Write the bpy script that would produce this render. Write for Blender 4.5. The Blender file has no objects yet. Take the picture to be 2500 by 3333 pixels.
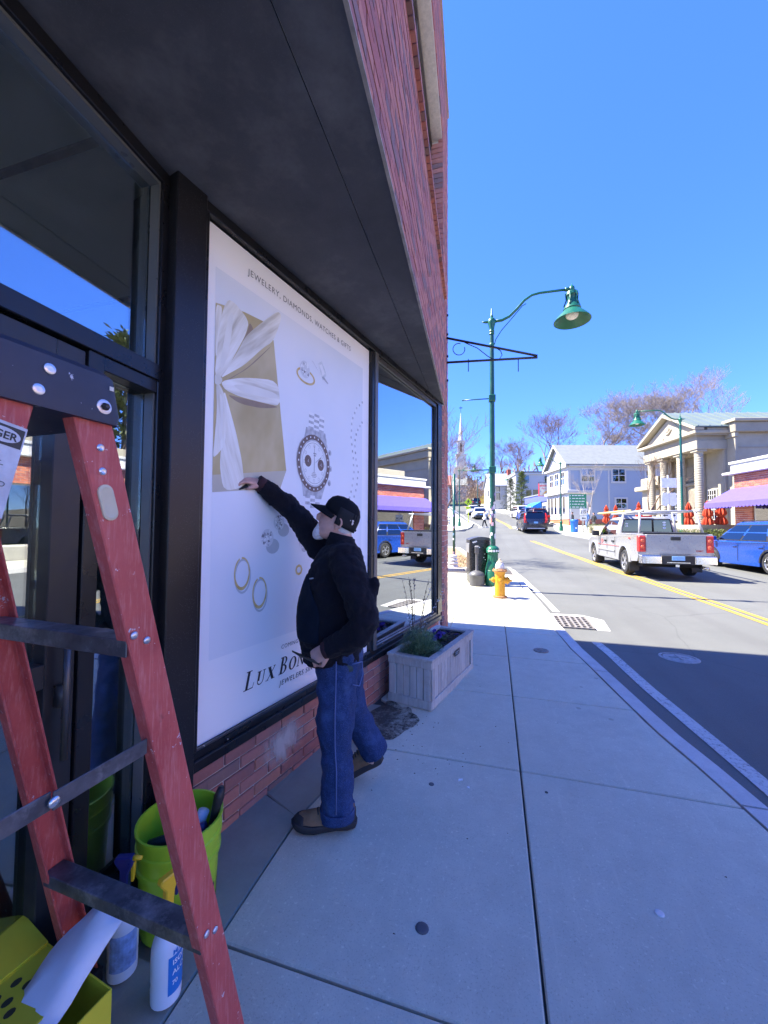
import bpy, bmesh, math, random
from mathutils import Vector, Matrix
random.seed(7)
R = math.radians
scene = bpy.context.scene
COL = scene.collection

# ------------------------------------------------------------------ camera
cam_d = bpy.data.cameras.new('camera'); cam = bpy.data.objects.new('camera', cam_d); COL.objects.link(cam)
cam_d.sensor_fit = 'HORIZONTAL'; cam_d.sensor_width = 36.0; cam_d.lens = 36.0 * 1265 / 2500
cam_d.clip_start = 0.05; cam_d.clip_end = 2000
cam.matrix_world = (Matrix.Translation((0, 0, 1.55)) @ Matrix.Rotation(R(15.8), 4, 'Z')
                    @ Matrix.Rotation(R(90) + math.atan(50 / 1265), 4, 'X') @ Matrix.Rotation(R(0.35), 4, 'Z'))
scene.camera = cam
# ------------------------------------------------------------------ sky, sun, exposure
world = bpy.data.worlds.new('World'); scene.world = world; world.use_nodes = True
wn = world.node_tree.nodes; wl = world.node_tree.links
sky = wn.new('ShaderNodeTexSky'); sky.sky_type = 'NISHITA'; sky.sun_disc = False
sky.sun_elevation = R(52); sky.sun_rotation = R(-90); sky.altitude = 0; sky.air_density = 0.5; sky.dust_density = 0.0; sky.ozone_density = 8.0
gm = wn.new('ShaderNodeGamma'); gm.inputs['Gamma'].default_value = 0.62
hs = wn.new('ShaderNodeHueSaturation'); hs.inputs['Saturation'].default_value = 1.43; hs.inputs['Hue'].default_value = 0.526; hs.inputs['Value'].default_value = 1.0
wl.new(sky.outputs[0], gm.inputs['Color']); wl.new(gm.outputs[0], hs.inputs['Color']); wl.new(hs.outputs[0], wn['Background'].inputs[0]); wn['Background'].inputs[1].default_value = 0.15
sun_d = bpy.data.lights.new('sun', 'SUN'); sun = bpy.data.objects.new('sun', sun_d); COL.objects.link(sun)
sun_d.energy = 2.5; sun_d.angle = R(0.5); sun_d.color = (1.0, 0.93, 0.80)
sun.rotation_euler = Vector((math.cos(R(52)), 0.03, -math.sin(R(52)))).to_track_quat('-Z', 'Y').to_euler()
vs = scene.view_settings; vs.view_transform = 'Standard'; vs.look = 'None'; vs.gamma = 1.0; vs.exposure = 2.95; vs.use_curve_mapping = False
scene.render.engine = 'CYCLES'

# ------------------------------------------------------------------ helpers
GY = [-60, 0, 5, 8.8, 11.3, 15, 18.5, 22, 26, 34, 40, 45, 52, 62, 75, 92, 120, 150, 220, 400]
GZ = [-1.2, 0, .10, .155, .18, .22, .32, .46, .67, 1.12, 1.55, 1.98, 2.75, 3.6, 4.8, 6.7, 10, 13.5, 20, 24]
def lerp_tab(t, X, Y):
    if t <= X[0]: return Y[0]
    for i in range(len(X) - 1):
        if t <= X[i + 1]:
            f = (t - X[i]) / (X[i + 1] - X[i]); return Y[i] + f * (Y[i + 1] - Y[i])
    return Y[-1]
def g(y): return lerp_tab(y, GY, GZ)

class MB:
    def __init__(s): s.v = []; s.f = []; s.m = []; s.mi = 0
    def add(s, vs_, fs_):
        o = len(s.v); s.v += [tuple(p) for p in vs_]; s.f += [tuple(i + o for i in f) for f in fs_]; s.m += [s.mi] * len(fs_)
        return s
    def box(s, x0, x1, y0, y1, z0, z1, T=None):
        p = [Vector(q) for q in ((x0, y0, z0), (x1, y0, z0), (x1, y1, z0), (x0, y1, z0), (x0, y0, z1), (x1, y0, z1), (x1, y1, z1), (x0, y1, z1))]
        if T is not None: p = [T @ q for q in p]
        return s.add(p, [(3, 2, 1, 0), (4, 5, 6, 7), (0, 1, 5, 4), (1, 2, 6, 5), (2, 3, 7, 6), (3, 0, 4, 7)])
    def rbox(s, x0, x1, y0, y1, z0, z1, r, T=None, n=3):
        # box with the vertical edges rounded and the top edge chamfered
        pts = []
        for cx, cy, a0 in ((x1 - r, y1 - r, 0), (x0 + r, y1 - r, 90), (x0 + r, y0 + r, 180), (x1 - r, y0 + r, 270)):
            for k in range(n + 1):
                a = R(a0 + 90 * k / n); pts.append((cx + r * math.cos(a), cy + r * math.sin(a)))
        return s.loft([[(x, y, z0) for x, y in pts], [(x, y, z1 - r * .5) for x, y in pts],
                       [((x - (x0 + x1) / 2) * (1 - r / (x1 - x0)) + (x0 + x1) / 2, (y - (y0 + y1) / 2) * (1 - r / (y1 - y0)) + (y0 + y1) / 2, z1) for x, y in pts]], T)
    def loft(s, rings, T=None, cap0=True, cap1=True, closed=True):
        n = len(rings[0]); vs_ = []
        for r in rings:
            for p in r:
                q = Vector(p); vs_.append(T @ q if T is not None else q)
        fs = []
        for i in range(len(rings) - 1):
            for k in range(n if closed else n - 1):
                k2 = (k + 1) % n; fs.append((i * n + k, i * n + k2, (i + 1) * n + k2, (i + 1) * n + k))
        if cap0: fs.append(tuple(reversed(range(n))))
        if cap1: fs.append(tuple(range((len(rings) - 1) * n, len(rings) * n)))
        return s.add(vs_, fs)
    def tube(s, pts, rad, n=8, caps=True, flat=None, T=None):
        pts = [Vector(p) for p in pts]
        if not isinstance(rad, (list, tuple)): rad = [rad] * len(pts)
        rings = []; ref = None
        for i, p in enumerate(pts):
            t = (pts[min(i + 1, len(pts) - 1)] - pts[max(i - 1, 0)])
            if t.length < 1e-9: t = Vector((0, 0, 1))
            t.normalize()
            if ref is None:
                ref = Vector((1, 0, 0)) if abs(t.x) < .8 else Vector((0, 1, 0))
                if flat is not None: ref = Vector(flat)
            a = (ref - t * ref.dot(t)); a.normalize(); b = t.cross(a); ref = a
            r = rad[i]; ra, rb = r if isinstance(r, tuple) else (r, r)
            rings.append([p + a * ra * math.cos(2 * math.pi * k / n) + b * rb * math.sin(2 * math.pi * k / n) for k in range(n)])
        return s.loft(rings, T, caps, caps)
    def lathe(s, prof, c=(0, 0, 0), n=16, T=None, caps=True, sx=1, sy=1):
        rings = [[(c[0] + r * sx * math.cos(2 * math.pi * k / n), c[1] + r * sy * math.sin(2 * math.pi * k / n), c[2] + z) for k in range(n)] for r, z in prof]
        return s.loft(rings, T, caps, caps)
    def prism(s, pts, o, u, v, w, T=None):
        # 2-D outline pts in axes u,v from o, extruded by vector w
        o, u, v, w = Vector(o), Vector(u), Vector(v), Vector(w)
        a = [o + u * p[0] + v * p[1] for p in pts]
        return s.loft([a, [q + w for q in a]], T)
    def poly(s, pts): return s.add([Vector(p) for p in pts], [tuple(range(len(pts)))])
    def ell(s, c, rx, ry, rz, n=12, m=8, T=None):
        rings = [[(c[0] + rx * math.sin(math.pi * (i + .001) / m * .998) * math.cos(2 * math.pi * k / n), c[1] + ry * math.sin(math.pi * (i + .001) / m * .998) * math.sin(2 * math.pi * k / n), c[2] - rz * math.cos(math.pi * i / m)) for k in range(n)] for i in range(m + 1)]
        return s.loft(rings, T)
    def build(s, name, mat, parent=None, smooth=False, bevel=0, loc=None, rot=None, seg=1):
        me = bpy.data.meshes.new(name); me.from_pydata([tuple(p) for p in s.v], [], s.f)
        mats = mat if isinstance(mat, (list, tuple)) else [mat]
        for m_ in mats: me.materials.append(m_)
        if len(mats) > 1: me.polygons.foreach_set('material_index', s.m)
        bm = bmesh.new(); bm.from_mesh(me); bmesh.ops.recalc_face_normals(bm, faces=bm.faces); bm.to_mesh(me); bm.free()
        if smooth:
            me.polygons.foreach_set('use_smooth', [True] * len(me.polygons))
            if smooth is not True:
                me.set_sharp_from_angle(angle=R(smooth))
        me.update()
        return link(name, me, parent, loc, rot, bevel, seg)

def link(name, me, parent=None, loc=None, rot=None, bevel=0, seg=1):
    o = bpy.data.objects.new(name, me); COL.objects.link(o)
    if loc is not None: o.location = loc
    if rot is not None: o.rotation_euler = rot
    if parent is not None:
        o.parent = parent
        if parent.get('_w'): o.matrix_parent_inverse = parent.matrix_basis.inverted()
    if bevel:
        b = o.modifiers.new('bevel', 'BEVEL'); b.width = bevel; b.segments = seg; b.limit_method = 'ANGLE'; b.angle_limit = R(40)
    return o
WORLDROOTS = []
def thing(name, label, cat, loc=(0, 0, 0), rz=0, group=None, world=False):
    o = bpy.data.objects.new(name, None); COL.objects.link(o); o.empty_display_size = .2
    o.location = loc; o.rotation_euler = (0, 0, rz); o['label'] = label; o['category'] = cat
    if group: o['group'] = group
    if world: o['_w'] = 1; WORLDROOTS.append(o)
    return o
def worldpart(o):
    # lets an object built in world coordinates carry children built in world coordinates
    return o
def tag(o, label, cat, group=None):
    o['label'] = label; o['category'] = cat
    if group: o['group'] = group
    return o
def struct(o): o['kind'] = 'structure'; return o
def stuff(o): o['kind'] = 'stuff'; return o
def copy_tree(o, parent=None):
    c = o.copy(); COL.objects.link(c); c.parent = parent
    for ch in o.children: copy_tree(ch, c)
    return c

# ------------------------------------------------------------------ materials
def newmat(name):
    m = bpy.data.materials.new(name); m.use_nodes = True; nt = m.node_tree
    return m, nt, nt.nodes, nt.links, nt.nodes['Principled BSDF']
def node(nt, t, **kw):
    n = nt.nodes.new(t)
    for k, v in kw.items():
        if k in n.inputs: n.inputs[k].default_value = v
        else: setattr(n, k, v)
    return n
def noise(nt, scale, detail=4, rough=.6, vec=None, dims='3D'):
    n = node(nt, 'ShaderNodeTexNoise'); n.inputs['Scale'].default_value = scale; n.inputs['Detail'].default_value = detail; n.inputs['Roughness'].default_value = rough
    if vec is not None: nt.links.new(vec, n.inputs['Vector'])
    return n.outputs['Fac']
def ramp(nt, fac, stops, interp='LINEAR'):
    r = node(nt, 'ShaderNodeValToRGB'); r.color_ramp.interpolation = interp
    e = r.color_ramp.elements
    while len(e) < len(stops): e.new(.5)
    for i, (p, c) in enumerate(stops):
        e[i].position = p; e[i].color = (c[0], c[1], c[2], 1) if isinstance(c, (tuple, list)) else (c, c, c, 1)
    nt.links.new(fac, r.inputs[0]); return r.outputs[0]
def mix(nt, fac, a, b, mode='MIX'):
    n = node(nt, 'ShaderNodeMix', data_type='RGBA', blend_type=mode)
    for k, v in ((0, fac), (6, a), (7, b)):
        if hasattr(v, 'links'): nt.links.new(v, n.inputs[k])
        elif k == 0: n.inputs[0].default_value = v
        else: n.inputs[k].default_value = (v[0], v[1], v[2], 1)
    return n.outputs[2]
def math_(nt, op, a, b=0.0):
    n = node(nt, 'ShaderNodeMath', operation=op)
    for k, v in ((0, a), (1, b)):
        if hasattr(v, 'links'): nt.links.new(v, n.inputs[k])
        else: n.inputs[k].default_value = v
    return n.outputs[0]
def objco(nt): return node(nt, 'ShaderNodeTexCoord').outputs['Object']
def bump(nt, bsdf, h, strength=.3, dist=.01):
    b = node(nt, 'ShaderNodeBump'); b.inputs['Strength'].default_value = strength; b.inputs['Distance'].default_value = dist
    nt.links.new(h, b.inputs['Height']); nt.links.new(b.outputs[0], bsdf.inputs['Normal'])
_mc = {}
def mat(name, rgb, rough=.6, metal=0.0, var=.12, scale=6.0, bmp=0.0, bscale=80.0, spec=.5, coat=0.0, trans=0.0, dirt=0.0, dirtc=(.12, .1, .08)):
    if name in _mc: return _mc[name]
    m, nt, N, L, b = newmat(name)
    co = objco(nt)
    f = noise(nt, scale, 5, .65, co)
    lo = [c * (1 - var) for c in rgb]; hi = [min(1, c * (1 + var)) for c in rgb]
    c = ramp(nt, f, [(.3, lo), (.7, hi)])
    if dirt:
        d = noise(nt, scale * .6, 6, .75, co)
        c = mix(nt, ramp(nt, d, [(.52, 0.0), (.75, dirt)]), c, dirtc)
    L.new(c, b.inputs['Base Color'])
    rr = ramp(nt, noise(nt, scale * 3, 3, .5, co), [(.3, max(0, rough - .08)), (.7, min(1, rough + .08))]); L.new(rr, b.inputs['Roughness'])
    b.inputs['Metallic'].default_value = metal; b.inputs['Specular IOR Level'].default_value = spec
    if coat: b.inputs['Coat Weight'].default_value = coat; b.inputs['Coat Roughness'].default_value = .04
    if trans: b.inputs['Transmission Weight'].default_value = trans
    if bmp: bump(nt, b, noise(nt, bscale, 4, .6, co), bmp, .004)
    _mc[name] = m; return m

def concrete_mat(name, base, speck=.5, stain=True, tint=(1, 1, 1), patch=0.0):
    m, nt, N, L, b = newmat(name); co = objco(nt)
    big = noise(nt, 1.1, 5, .6, co); mid = noise(nt, 9, 5, .7, co); fine = noise(nt, 160, 3, .7, co); fine2 = noise(nt, 70, 2, .6, co)
    c = ramp(nt, big, [(.28, [x * .84 for x in base]), (.72, [min(1, x * 1.12) for x in base])])
    c = mix(nt, ramp(nt, mid, [(.35, .0), (.7, .38)]), c, [x * .66 for x in base])
    c = mix(nt, ramp(nt, fine, [(.56, 0.0), (.68, speck)]), c, [x * .42 for x in base])
    c = mix(nt, ramp(nt, fine2, [(.62, 0.0), (.72, speck * .7)]), c, [min(1, x * 1.5) for x in base])
    if stain:
        v = node(nt, 'ShaderNodeTexVoronoi', feature='F1'); v.inputs['Scale'].default_value = 2.3; L.new(co, v.inputs['Vector'])
        c = mix(nt, ramp(nt, v.outputs['Distance'], [(.035, .55), (.05, 0.0)]), c, [x * .45 for x in base])
        st = noise(nt, .55, 7, .72, co); c = mix(nt, ramp(nt, st, [(.47, 0.0), (.62, .42)]), c, [x * .62 for x in base])
        # faint scratches and drip lines
        mp = node(nt, 'ShaderNodeMapping'); mp.inputs['Scale'].default_value = (14, 1.2, 1); mp.inputs['Rotation'].default_value = (0, 0, .35); L.new(co, mp.inputs[0])
        c = mix(nt, ramp(nt, noise(nt, 1.6, 5, .6, mp.outputs[0]), [(.6, 0.0), (.72, .16)]), c, [min(1, x * 1.35) for x in base])
    L.new(c, b.inputs['Base Color']); b.inputs['Roughness'].default_value = .88; b.inputs['Specular IOR Level'].default_value = .25
    h = math_(nt, 'ADD', math_(nt, 'MULTIPLY', fine, .6), mid); bump(nt, b, h, .35, .004)
    return m

def brick_mat(name, cols):
    # colour varies from brick to brick (object or mesh island), with soft grime
    m, nt, N, L, b = newmat(name); co = objco(nt)
    oi = node(nt, 'ShaderNodeObjectInfo').outputs['Random']; ge = node(nt, 'ShaderNodeNewGeometry').outputs['Random Per Island']
    rnd = math_(nt, 'FRACT', math_(nt, 'ADD', oi, ge))
    n_ = len(cols); c = ramp(nt, rnd, [(i / n_, c_) for i, c_ in enumerate(cols)], 'CONSTANT')
    mp = node(nt, 'ShaderNodeMapping'); L.new(co, mp.inputs[0]); L.new(node(nt, 'ShaderNodeCombineXYZ').outputs[0], mp.inputs['Location'])
    f = noise(nt, 30, 5, .7, co); c = mix(nt, ramp(nt, f, [(.35, 0.0), (.75, .28)]), c, (.14, .08, .07))
    c = mix(nt, ramp(nt, noise(nt, 90, 3, .6, co), [(.6, 0.0), (.75, .3)]), c, (.5, .42, .38))
    L.new(c, b.inputs['Base Color']); b.inputs['Roughness'].default_value = .85
    bump(nt, b, noise(nt, 120, 4, .7, co), .5, .003)
    return m

def glass_mat(name, refl=.5, tint=(.55, .62, .6), rough=0.0):
    # pane: mirror-like reflection that grows with the viewing angle over a tinted see-through body
    m, nt, N, L, b = newmat(name); N.remove(b)
    t = node(nt, 'ShaderNodeBsdfTransparent'); t.inputs[0].default_value = (*tint, 1)
    gl = node(nt, 'ShaderNodeBsdfGlossy'); gl.inputs['Roughness'].default_value = rough; gl.inputs[0].default_value = (.93, .97, 1, 1)
    lw = node(nt, 'ShaderNodeLayerWeight'); lw.inputs[0].default_value = .5
    f = ramp(nt, lw.outputs['Facing'], [(0.0, refl * .45), (.5, refl), (1.0, min(1, refl * 1.5))])
    ms = node(nt, 'ShaderNodeMixShader'); L.new(f, ms.inputs[0]); L.new(t.outputs[0], ms.inputs[1]); L.new(gl.outputs[0], ms.inputs[2])
    L.new(ms.outputs[0], N['Material Output'].inputs[0]); return m

MAT_CONC = concrete_mat('sidewalk_concrete', (.60, .58, .455))
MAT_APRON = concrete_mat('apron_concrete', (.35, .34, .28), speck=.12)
MAT_CURB = concrete_mat('granite_curb', (.55, .53, .50), speck=.4, stain=False)
MAT_BASE = mat('joint_dirt', (.07, .062, .055), .95, var=.4, scale=20)
BRICKS = brick_mat('facade_brick', [(.50, .19, .145), (.43, .15, .12), (.55, .23, .17), (.36, .15, .13), (.48, .20, .165), (.27, .16, .145), (.52, .21, .15)])
MAT_MORTAR = mat('mortar', (.62, .56, .51), .95, var=.15, scale=30, bmp=.4, bscale=200)
MAT_BLACKFRAME = mat('black_frame', (.012, .012, .014), .32, var=.2, scale=4, spec=.5)
MAT_FRAMEGREY = mat('frame_edge', (.10, .10, .105), .35, metal=.5, var=.15)
def soffit_mat():
    m, nt, N, L, b = newmat('soffit_board'); co = objco(nt)
    f = noise(nt, 1.4, 6, .68, co)
    c = ramp(nt, f, [(.35, (.052, .055, .064)), (.52, (.075, .077, .086)), (.70, (.15, .15, .155))])
    c = mix(nt, ramp(nt, noise(nt, 240, 2, .5, co), [(.6, 0.0), (.7, .5)]), c, (.11, .11, .12))
    L.new(c, b.inputs['Base Color']); b.inputs['Roughness'].default_value = .8; bump(nt, b, noise(nt, 200, 3, .6, co), .4, .002); return m
MAT_SOFFIT = soffit_mat()
def column_mat():
    m, nt, N, L, b = newmat('column_flaked_paint'); co = objco(nt)
    v = node(nt, 'ShaderNodeTexVoronoi', feature='F1'); v.inputs['Scale'].default_value = 130; L.new(co, v.inputs['Vector'])
    sp = ramp(nt, v.outputs['Distance'], [(.16, 1.0), (.24, 0.0)]); lim = ramp(nt, noise(nt, 9, 3, .6, co), [(.42, 0.0), (.58, 1.0)])
    k = math_(nt, 'MULTIPLY', sp, lim); c = mix(nt, k, (.012, .012, .014), (.05, .05, .055)); L.new(c, b.inputs['Base Color'])
    b.inputs['Roughness'].default_value = .34; bump(nt, b, k, .5, .002); return m
MAT_COLUMN = column_mat()
MAT_GLASS = glass_mat('shop_glass', .62, (.42, .48, .46)); MAT_GLASS_DOOR = glass_mat('door_glass', .52, (.86, .92, .88))
def asphalt_mat():
    m, nt, N, L, b = newmat('asphalt'); co = objco(nt)
    big = noise(nt, .25, 6, .65, co); fine = noise(nt, 90, 3, .75, co); sp = noise(nt, 200, 2, .6, co)
    c = ramp(nt, big, [(.3, (.108, .112, .104)), (.7, (.150, .154, .143))])
    mp = node(nt, 'ShaderNodeMapping'); mp.inputs['Scale'].default_value = (1.6, .05, 1); mp.inputs['Rotation'].default_value = (0, 0, R(-6)); L.new(co, mp.inputs[0])
    c = mix(nt, ramp(nt, noise(nt, 1.0, 3, .5, mp.outputs[0]), [(.45, 0.0), (.65, .35)]), c, (.09, .088, .085))
    c = mix(nt, ramp(nt, fine, [(.55, 0.0), (.7, .45)]), c, (.06, .06, .06)); c = mix(nt, ramp(nt, sp, [(.62, 0.0), (.72, .45)]), c, (.24, .23, .22))
    cr = node(nt, 'ShaderNodeTexVoronoi', feature='DISTANCE_TO_EDGE'); cr.inputs['Scale'].default_value = .35; cr.inputs['Randomness'].default_value = 1
    w = node(nt, 'ShaderNodeMix', data_type='VECTOR'); w.inputs[0].default_value = .14; L.new(co, w.inputs[4])
    nz = node(nt, 'ShaderNodeTexNoise'); nz.inputs['Scale'].default_value = 1.6; L.new(co, nz.inputs['Vector']); L.new(nz.outputs['Color'], w.inputs[5]); L.new(w.outputs[1], cr.inputs['Vector'])
    c = mix(nt, ramp(nt, cr.outputs['Distance'], [(.0015, .35), (.004, 0.0)]), c, (.06, .06, .06))
    L.new(c, b.inputs['Base Color']); b.inputs['Roughness'].default_value = .85; b.inputs['Specular IOR Level'].default_value = .3
    bump(nt, b, fine, .5, .006); return m
MAT_ASPH = asphalt_mat()
def paint_mat(name, rgb, wear=.35):
    m, nt, N, L, b = newmat(name); co = objco(nt)
    f = noise(nt, 35, 5, .8, co); f2 = noise(nt, 3, 4, .6, co); k = ramp(nt, math_(nt, 'ADD', math_(nt, 'MULTIPLY', f, .75), math_(nt, 'MULTIPLY', f2, .25)), [(.5, 0.0), (.62, wear * 2)])
    L.new(mix(nt, k, rgb, (.16, .155, .15)), b.inputs['Base Color']); b.inputs['Roughness'].default_value = .8; bump(nt, b, noise(nt, 90, 3, .7, co), .3, .004); return m
MAT_WHITE_LINE = paint_mat('white_road_paint', (.5, .5, .48), .5); MAT_YELLOW_LINE = paint_mat('yellow_road_paint', (.50, .30, .03), .3)
MAT_GRASS = mat('grass_ground', (.16, .17, .06), .95, var=.35, scale=2.0, bmp=.5, bscale=25)
MAT_DRY = mat('dry_hill', (.20, .16, .10), .95, var=.35, scale=1.2, bmp=.5, bscale=20)

# ================================================================== GROUND, ROAD, SIDEWALKS
def strip(name, left, right, ys, dz, m, kind=True, x_of=None):
    mb = MB(); rows = []
    for y in ys:
        rows.append([(left(y), y, g(y) + dz), (right(y), y, g(y) + dz)])
    vs_ = [p for r in rows for p in r]; fs = [(2 * i, 2 * i + 1, 2 * i + 3, 2 * i + 2) for i in range(len(rows) - 1)]
    mb.add(vs_, fs); return mb.build(name, m)
def frange(a, b, st):
    r = []; t = a
    while t < b - 1e-6: r.append(t); t += st
    return r + [b]
# terrain sheet out to the horizon
def terr(x, y):
    z = g(y) - .35
    if y > 30: z -= 0
    d = max(0, abs(x - 2 + .12 * max(0, y - 30)) - 14)
    if y > 45: z += min(8, d * .10) * min(1, (y - 45) / 40)
    if x > 10 and 22 < y < 60: z += .8 * min(1, (x - 10) / 3) * min(1, (y - 22) / 2)
    return z
mb = MB(); XS = [-900, -400, -150, -80, -50, -34, -24, -16, -10, -6, -2, 2, 6, 8, 11, 15, 20, 28, 40, 60, 90, 150, 400, 900]; YS = [-300, -100, -40, -10, 5, 12, 18, 20, 25, 30, 34, 40, 46, 52, 60, 70, 82, 95, 110, 130, 160, 200, 260, 400, 700, 1400]
nx = len(XS); mb.add([(x, y, terr(x, y)) for y in YS for x in XS], [(j * nx + i, j * nx + i + 1, (j + 1) * nx + i + 1, (j + 1) * nx + i) for j in range(len(YS) - 1) for i in range(nx - 1)])
struct(mb.build('ground', MAT_DRY, smooth=True))
# carriageway edges (x as a function of y); left side street opens between y 12.5 and 36
CL_Y = [-40, 2.3, 2.9, 3.4, 4.4, 5.2, 6.4, 8.0, 9.2, 12.2, 13.4]; CL_X = [2.9, 1.48, 1.38, 1.27, 1.14, 1.03, .94, .86, .79, .69, .64]
RC_Y = [-40, 8, 15, 20, 26, 30, 34, 37, 40.2, 46, 52, 60, 80, 100, 150]; RC_X = [12.5, 11.0, 10.25, 9.3, 7.9, 6.95, 5.95, 5.5, 5.6, 6.2, 5.2, 3.4, -.5, -4.5, -18]
LC_Y = [36, 40.8, 44.5, 51, 60, 80, 100, 150]; LC_X = [-2.6, -2.3, -2.3, -3.9, -5.2, -8.6, -12.5, -26]
YEL_Y = [-40, 7.95, 9.82, 12.96, 18.76, 24.3, 29, 36, 45.4, 51, 64.7, 80, 100, 150]; YEL_X = [5.2, 4.36, 4.31, 4.21, 3.76, 3.11, 2.42, 2.0, 1.45, .46, -1.03, -4.2, -8.2, -21.5]
def xr(y): return lerp_tab(y, RC_Y, RC_X)
def xl(y): return lerp_tab(y, CL_Y, CL_X) if y < 13.4 else (-30 if y < 36 else lerp_tab(y, LC_Y, LC_X))
def xy_(y): return lerp_tab(y, YEL_Y, YEL_X)
ysr = frange(-40, 34, 1.0) + frange(34.5, 150, 2.5)
struct(strip('road', lambda y: (lerp_tab(y, CL_Y, CL_X) + .02 if y <= 13.2 else (-40 if y < 36 else xl(y))) - .1, lambda y: xr(y) + .3, ysr, -.13, MAT_ASPH))
# pavement markings
def band(name, fx, w, y0, y1, m, dz=-.126, st=.5):
    return struct(strip(name, lambda y: fx(y) - w / 2, lambda y: fx(y) + w / 2, frange(y0, y1, st), dz, m))
WL_Y = [-40, 3.0, 3.7, 4.6, 5.7, 6.36]; WL_X = [3.1, 1.65, 1.57, 1.46, 1.39, 1.29]
band('edge_line', lambda y: lerp_tab(y, WL_Y, WL_X), .12, -20, 6.0, MAT_WHITE_LINE, -.125)
band('edge_line', lambda y: lerp_tab(y, [7.75, 9.57, 12.4, 15.7], [1.10, 1.0, .80, .46]), .12, 7.8, 15.2, MAT_WHITE_LINE, -.125)
band('centre_line', lambda y: xy_(y) - .10, .10, -20, 28.5, MAT_YELLOW_LINE, -.124)
band('centre_line', lambda y: xy_(y) + .10, .10, -20, 28.5, MAT_YELLOW_LINE, -.124)
band('centre_line', lambda y: xy_(y) - .12, .11, 40.5, 150, MAT_YELLOW_LINE, -.122, 2)
band('centre_line', lambda y: xy_(y) + .12, .11, 40.5, 150, MAT_YELLOW_LINE, -.122, 2)
band('edge_line', lambda y: xl(y) + .75, .14, 44, 120, MAT_WHITE_LINE, -.12, 2)
band('edge_line', lambda y: xr(y) - .35, .12, 29, 37, MAT_WHITE_LINE, -.122)
band('edge_line', lambda y: xr(y) - .6, .12, 50, 100, MAT_WHITE_LINE, -.12, 2)
for k in range(7):   # crosswalk bars
    x = -1.6 + k * 1.15
    if k in (0, 1, 3): struct(strip('crosswalk_bar', lambda y, x=x: x, lambda y, x=x: x + .5, frange(41.3, 43.3, .5), -.118, MAT_WHITE_LINE))
struct(strip('lane_dash', lambda y: xr(y) - 2.2, lambda y: xr(y) - 2.1, [22, 23, 24], -.12, MAT_WHITE_LINE))

# sidewalk: each slab its own piece, joints recessed between them
U = Vector((math.sin(R(11.7)), math.cos(R(11.7)), 0)); Nn = Vector((U.y, -U.x, 0)); P0 = Vector((-1.346, 1.535, 0))
V = Vector((-math.sin(R(2.8)), math.cos(R(2.8)), 0)); Mn = Vector((V.y, -V.x, 0)); Q0 = Vector((-1.437, 1.39, 0))
def sf_x(y): return P0.x + (y - P0.y) * U.x / U.y            # storefront line
def cin(y): return lerp_tab(y, CL_Y, CL_X) - .145            # inner edge of curb
sw_base = struct(strip('sidewalk', lambda y: -1.55 if y < 5.65 else -3.2, lambda y: cin(y) + .02, frange(-12, 13.2, .5), -.022, MAT_BASE))
def slab(pts, m, h=.09, parent=sw_base, name='slab', dz=0.0):
    c = Vector((sum(p[0] for p in pts) / len(pts), sum(p[1] for p in pts) / len(pts)))
    q = []
    for p in pts:
        d = c - Vector(p); d.normalize(); q.append((p[0] + d.x * .006, p[1] + d.y * .006))
    mb = MB(); top = [(x, y, g(y) + dz) for x, y in q]; bot = [(x, y, g(y) - h) for x, y in q]
    mb.loft([bot, top]); return mb.build(name, m, parent, bevel=.006)
JY = [-6.0, -4.0, -2.7, -1.4, -.05, 1.27, 2.60, 3.66, 4.68, 5.72, 6.76, 7.60, 8.46, 9.5, 10.6, 12.0]
for i in range(len(JY) - 1):
    a, b_ = JY[i], JY[i + 1]; n_ = 6
    ys = [a + (b_ - a) * k / n_ for k in range(n_ + 1)]
    lx = lambda y: max(-.99, sf_x(y) + .28) if y < 3.2 else (sf_x(y) + .02 if y < 5.6 else -.62)
    slab([(.15, a), (.15, b_)] + [(lx(y), y) for y in reversed(ys)], MAT_CONC)
    slab([(.15, b_), (.15, a)] + [(cin(y), y) for y in ys], MAT_CONC)
    if a > 5.6: slab([(-.62, a), (-.62, b_), (-2.4, b_), (-2.4, a)], MAT_CONC)
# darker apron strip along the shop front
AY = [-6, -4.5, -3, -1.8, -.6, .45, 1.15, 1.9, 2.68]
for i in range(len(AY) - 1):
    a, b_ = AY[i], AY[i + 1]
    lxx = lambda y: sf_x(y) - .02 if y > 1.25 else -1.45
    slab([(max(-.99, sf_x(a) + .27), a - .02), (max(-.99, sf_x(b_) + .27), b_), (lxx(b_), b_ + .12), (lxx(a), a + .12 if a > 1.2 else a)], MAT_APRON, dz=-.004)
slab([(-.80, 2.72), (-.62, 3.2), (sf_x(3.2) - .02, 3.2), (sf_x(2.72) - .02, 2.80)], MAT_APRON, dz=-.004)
# granite curb stones
ccol = struct(MB().box(-.05, .05, -.05, .05, -.05, 0).build('curb', MAT_CURB, None, loc=(1.2, 3.5, g(3.5) - .2)))
ccol['_w'] = 1
for (a, b_) in [(-10, -7.5), (-7.5, -5.2), (-5.2, -3), (-3, -1.1), (-1.1, .9), (.9, 2.62), (2.62, 4.5), (4.5, 6.35), (6.35, 8.2), (8.2, 10.1), (10.1, 12.0), (12.0, 13.3)]:
    ys = frange(a + .008, b_ - .008, .35); mb = MB(); rings = []
    for y in ys:
        xo, xi, z = lerp_tab(y, CL_Y, CL_X), cin(y) + .008, g(y)
        rings.append([(xi, y, z - .25), (xo + .015, y, z - .25), (xo, y, z - .012), (xo - .012, y, z + .002), (xi, y, z + .002)])
    mb.loft(rings); mb.build('curb_stone', MAT_CURB, ccol)
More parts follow.
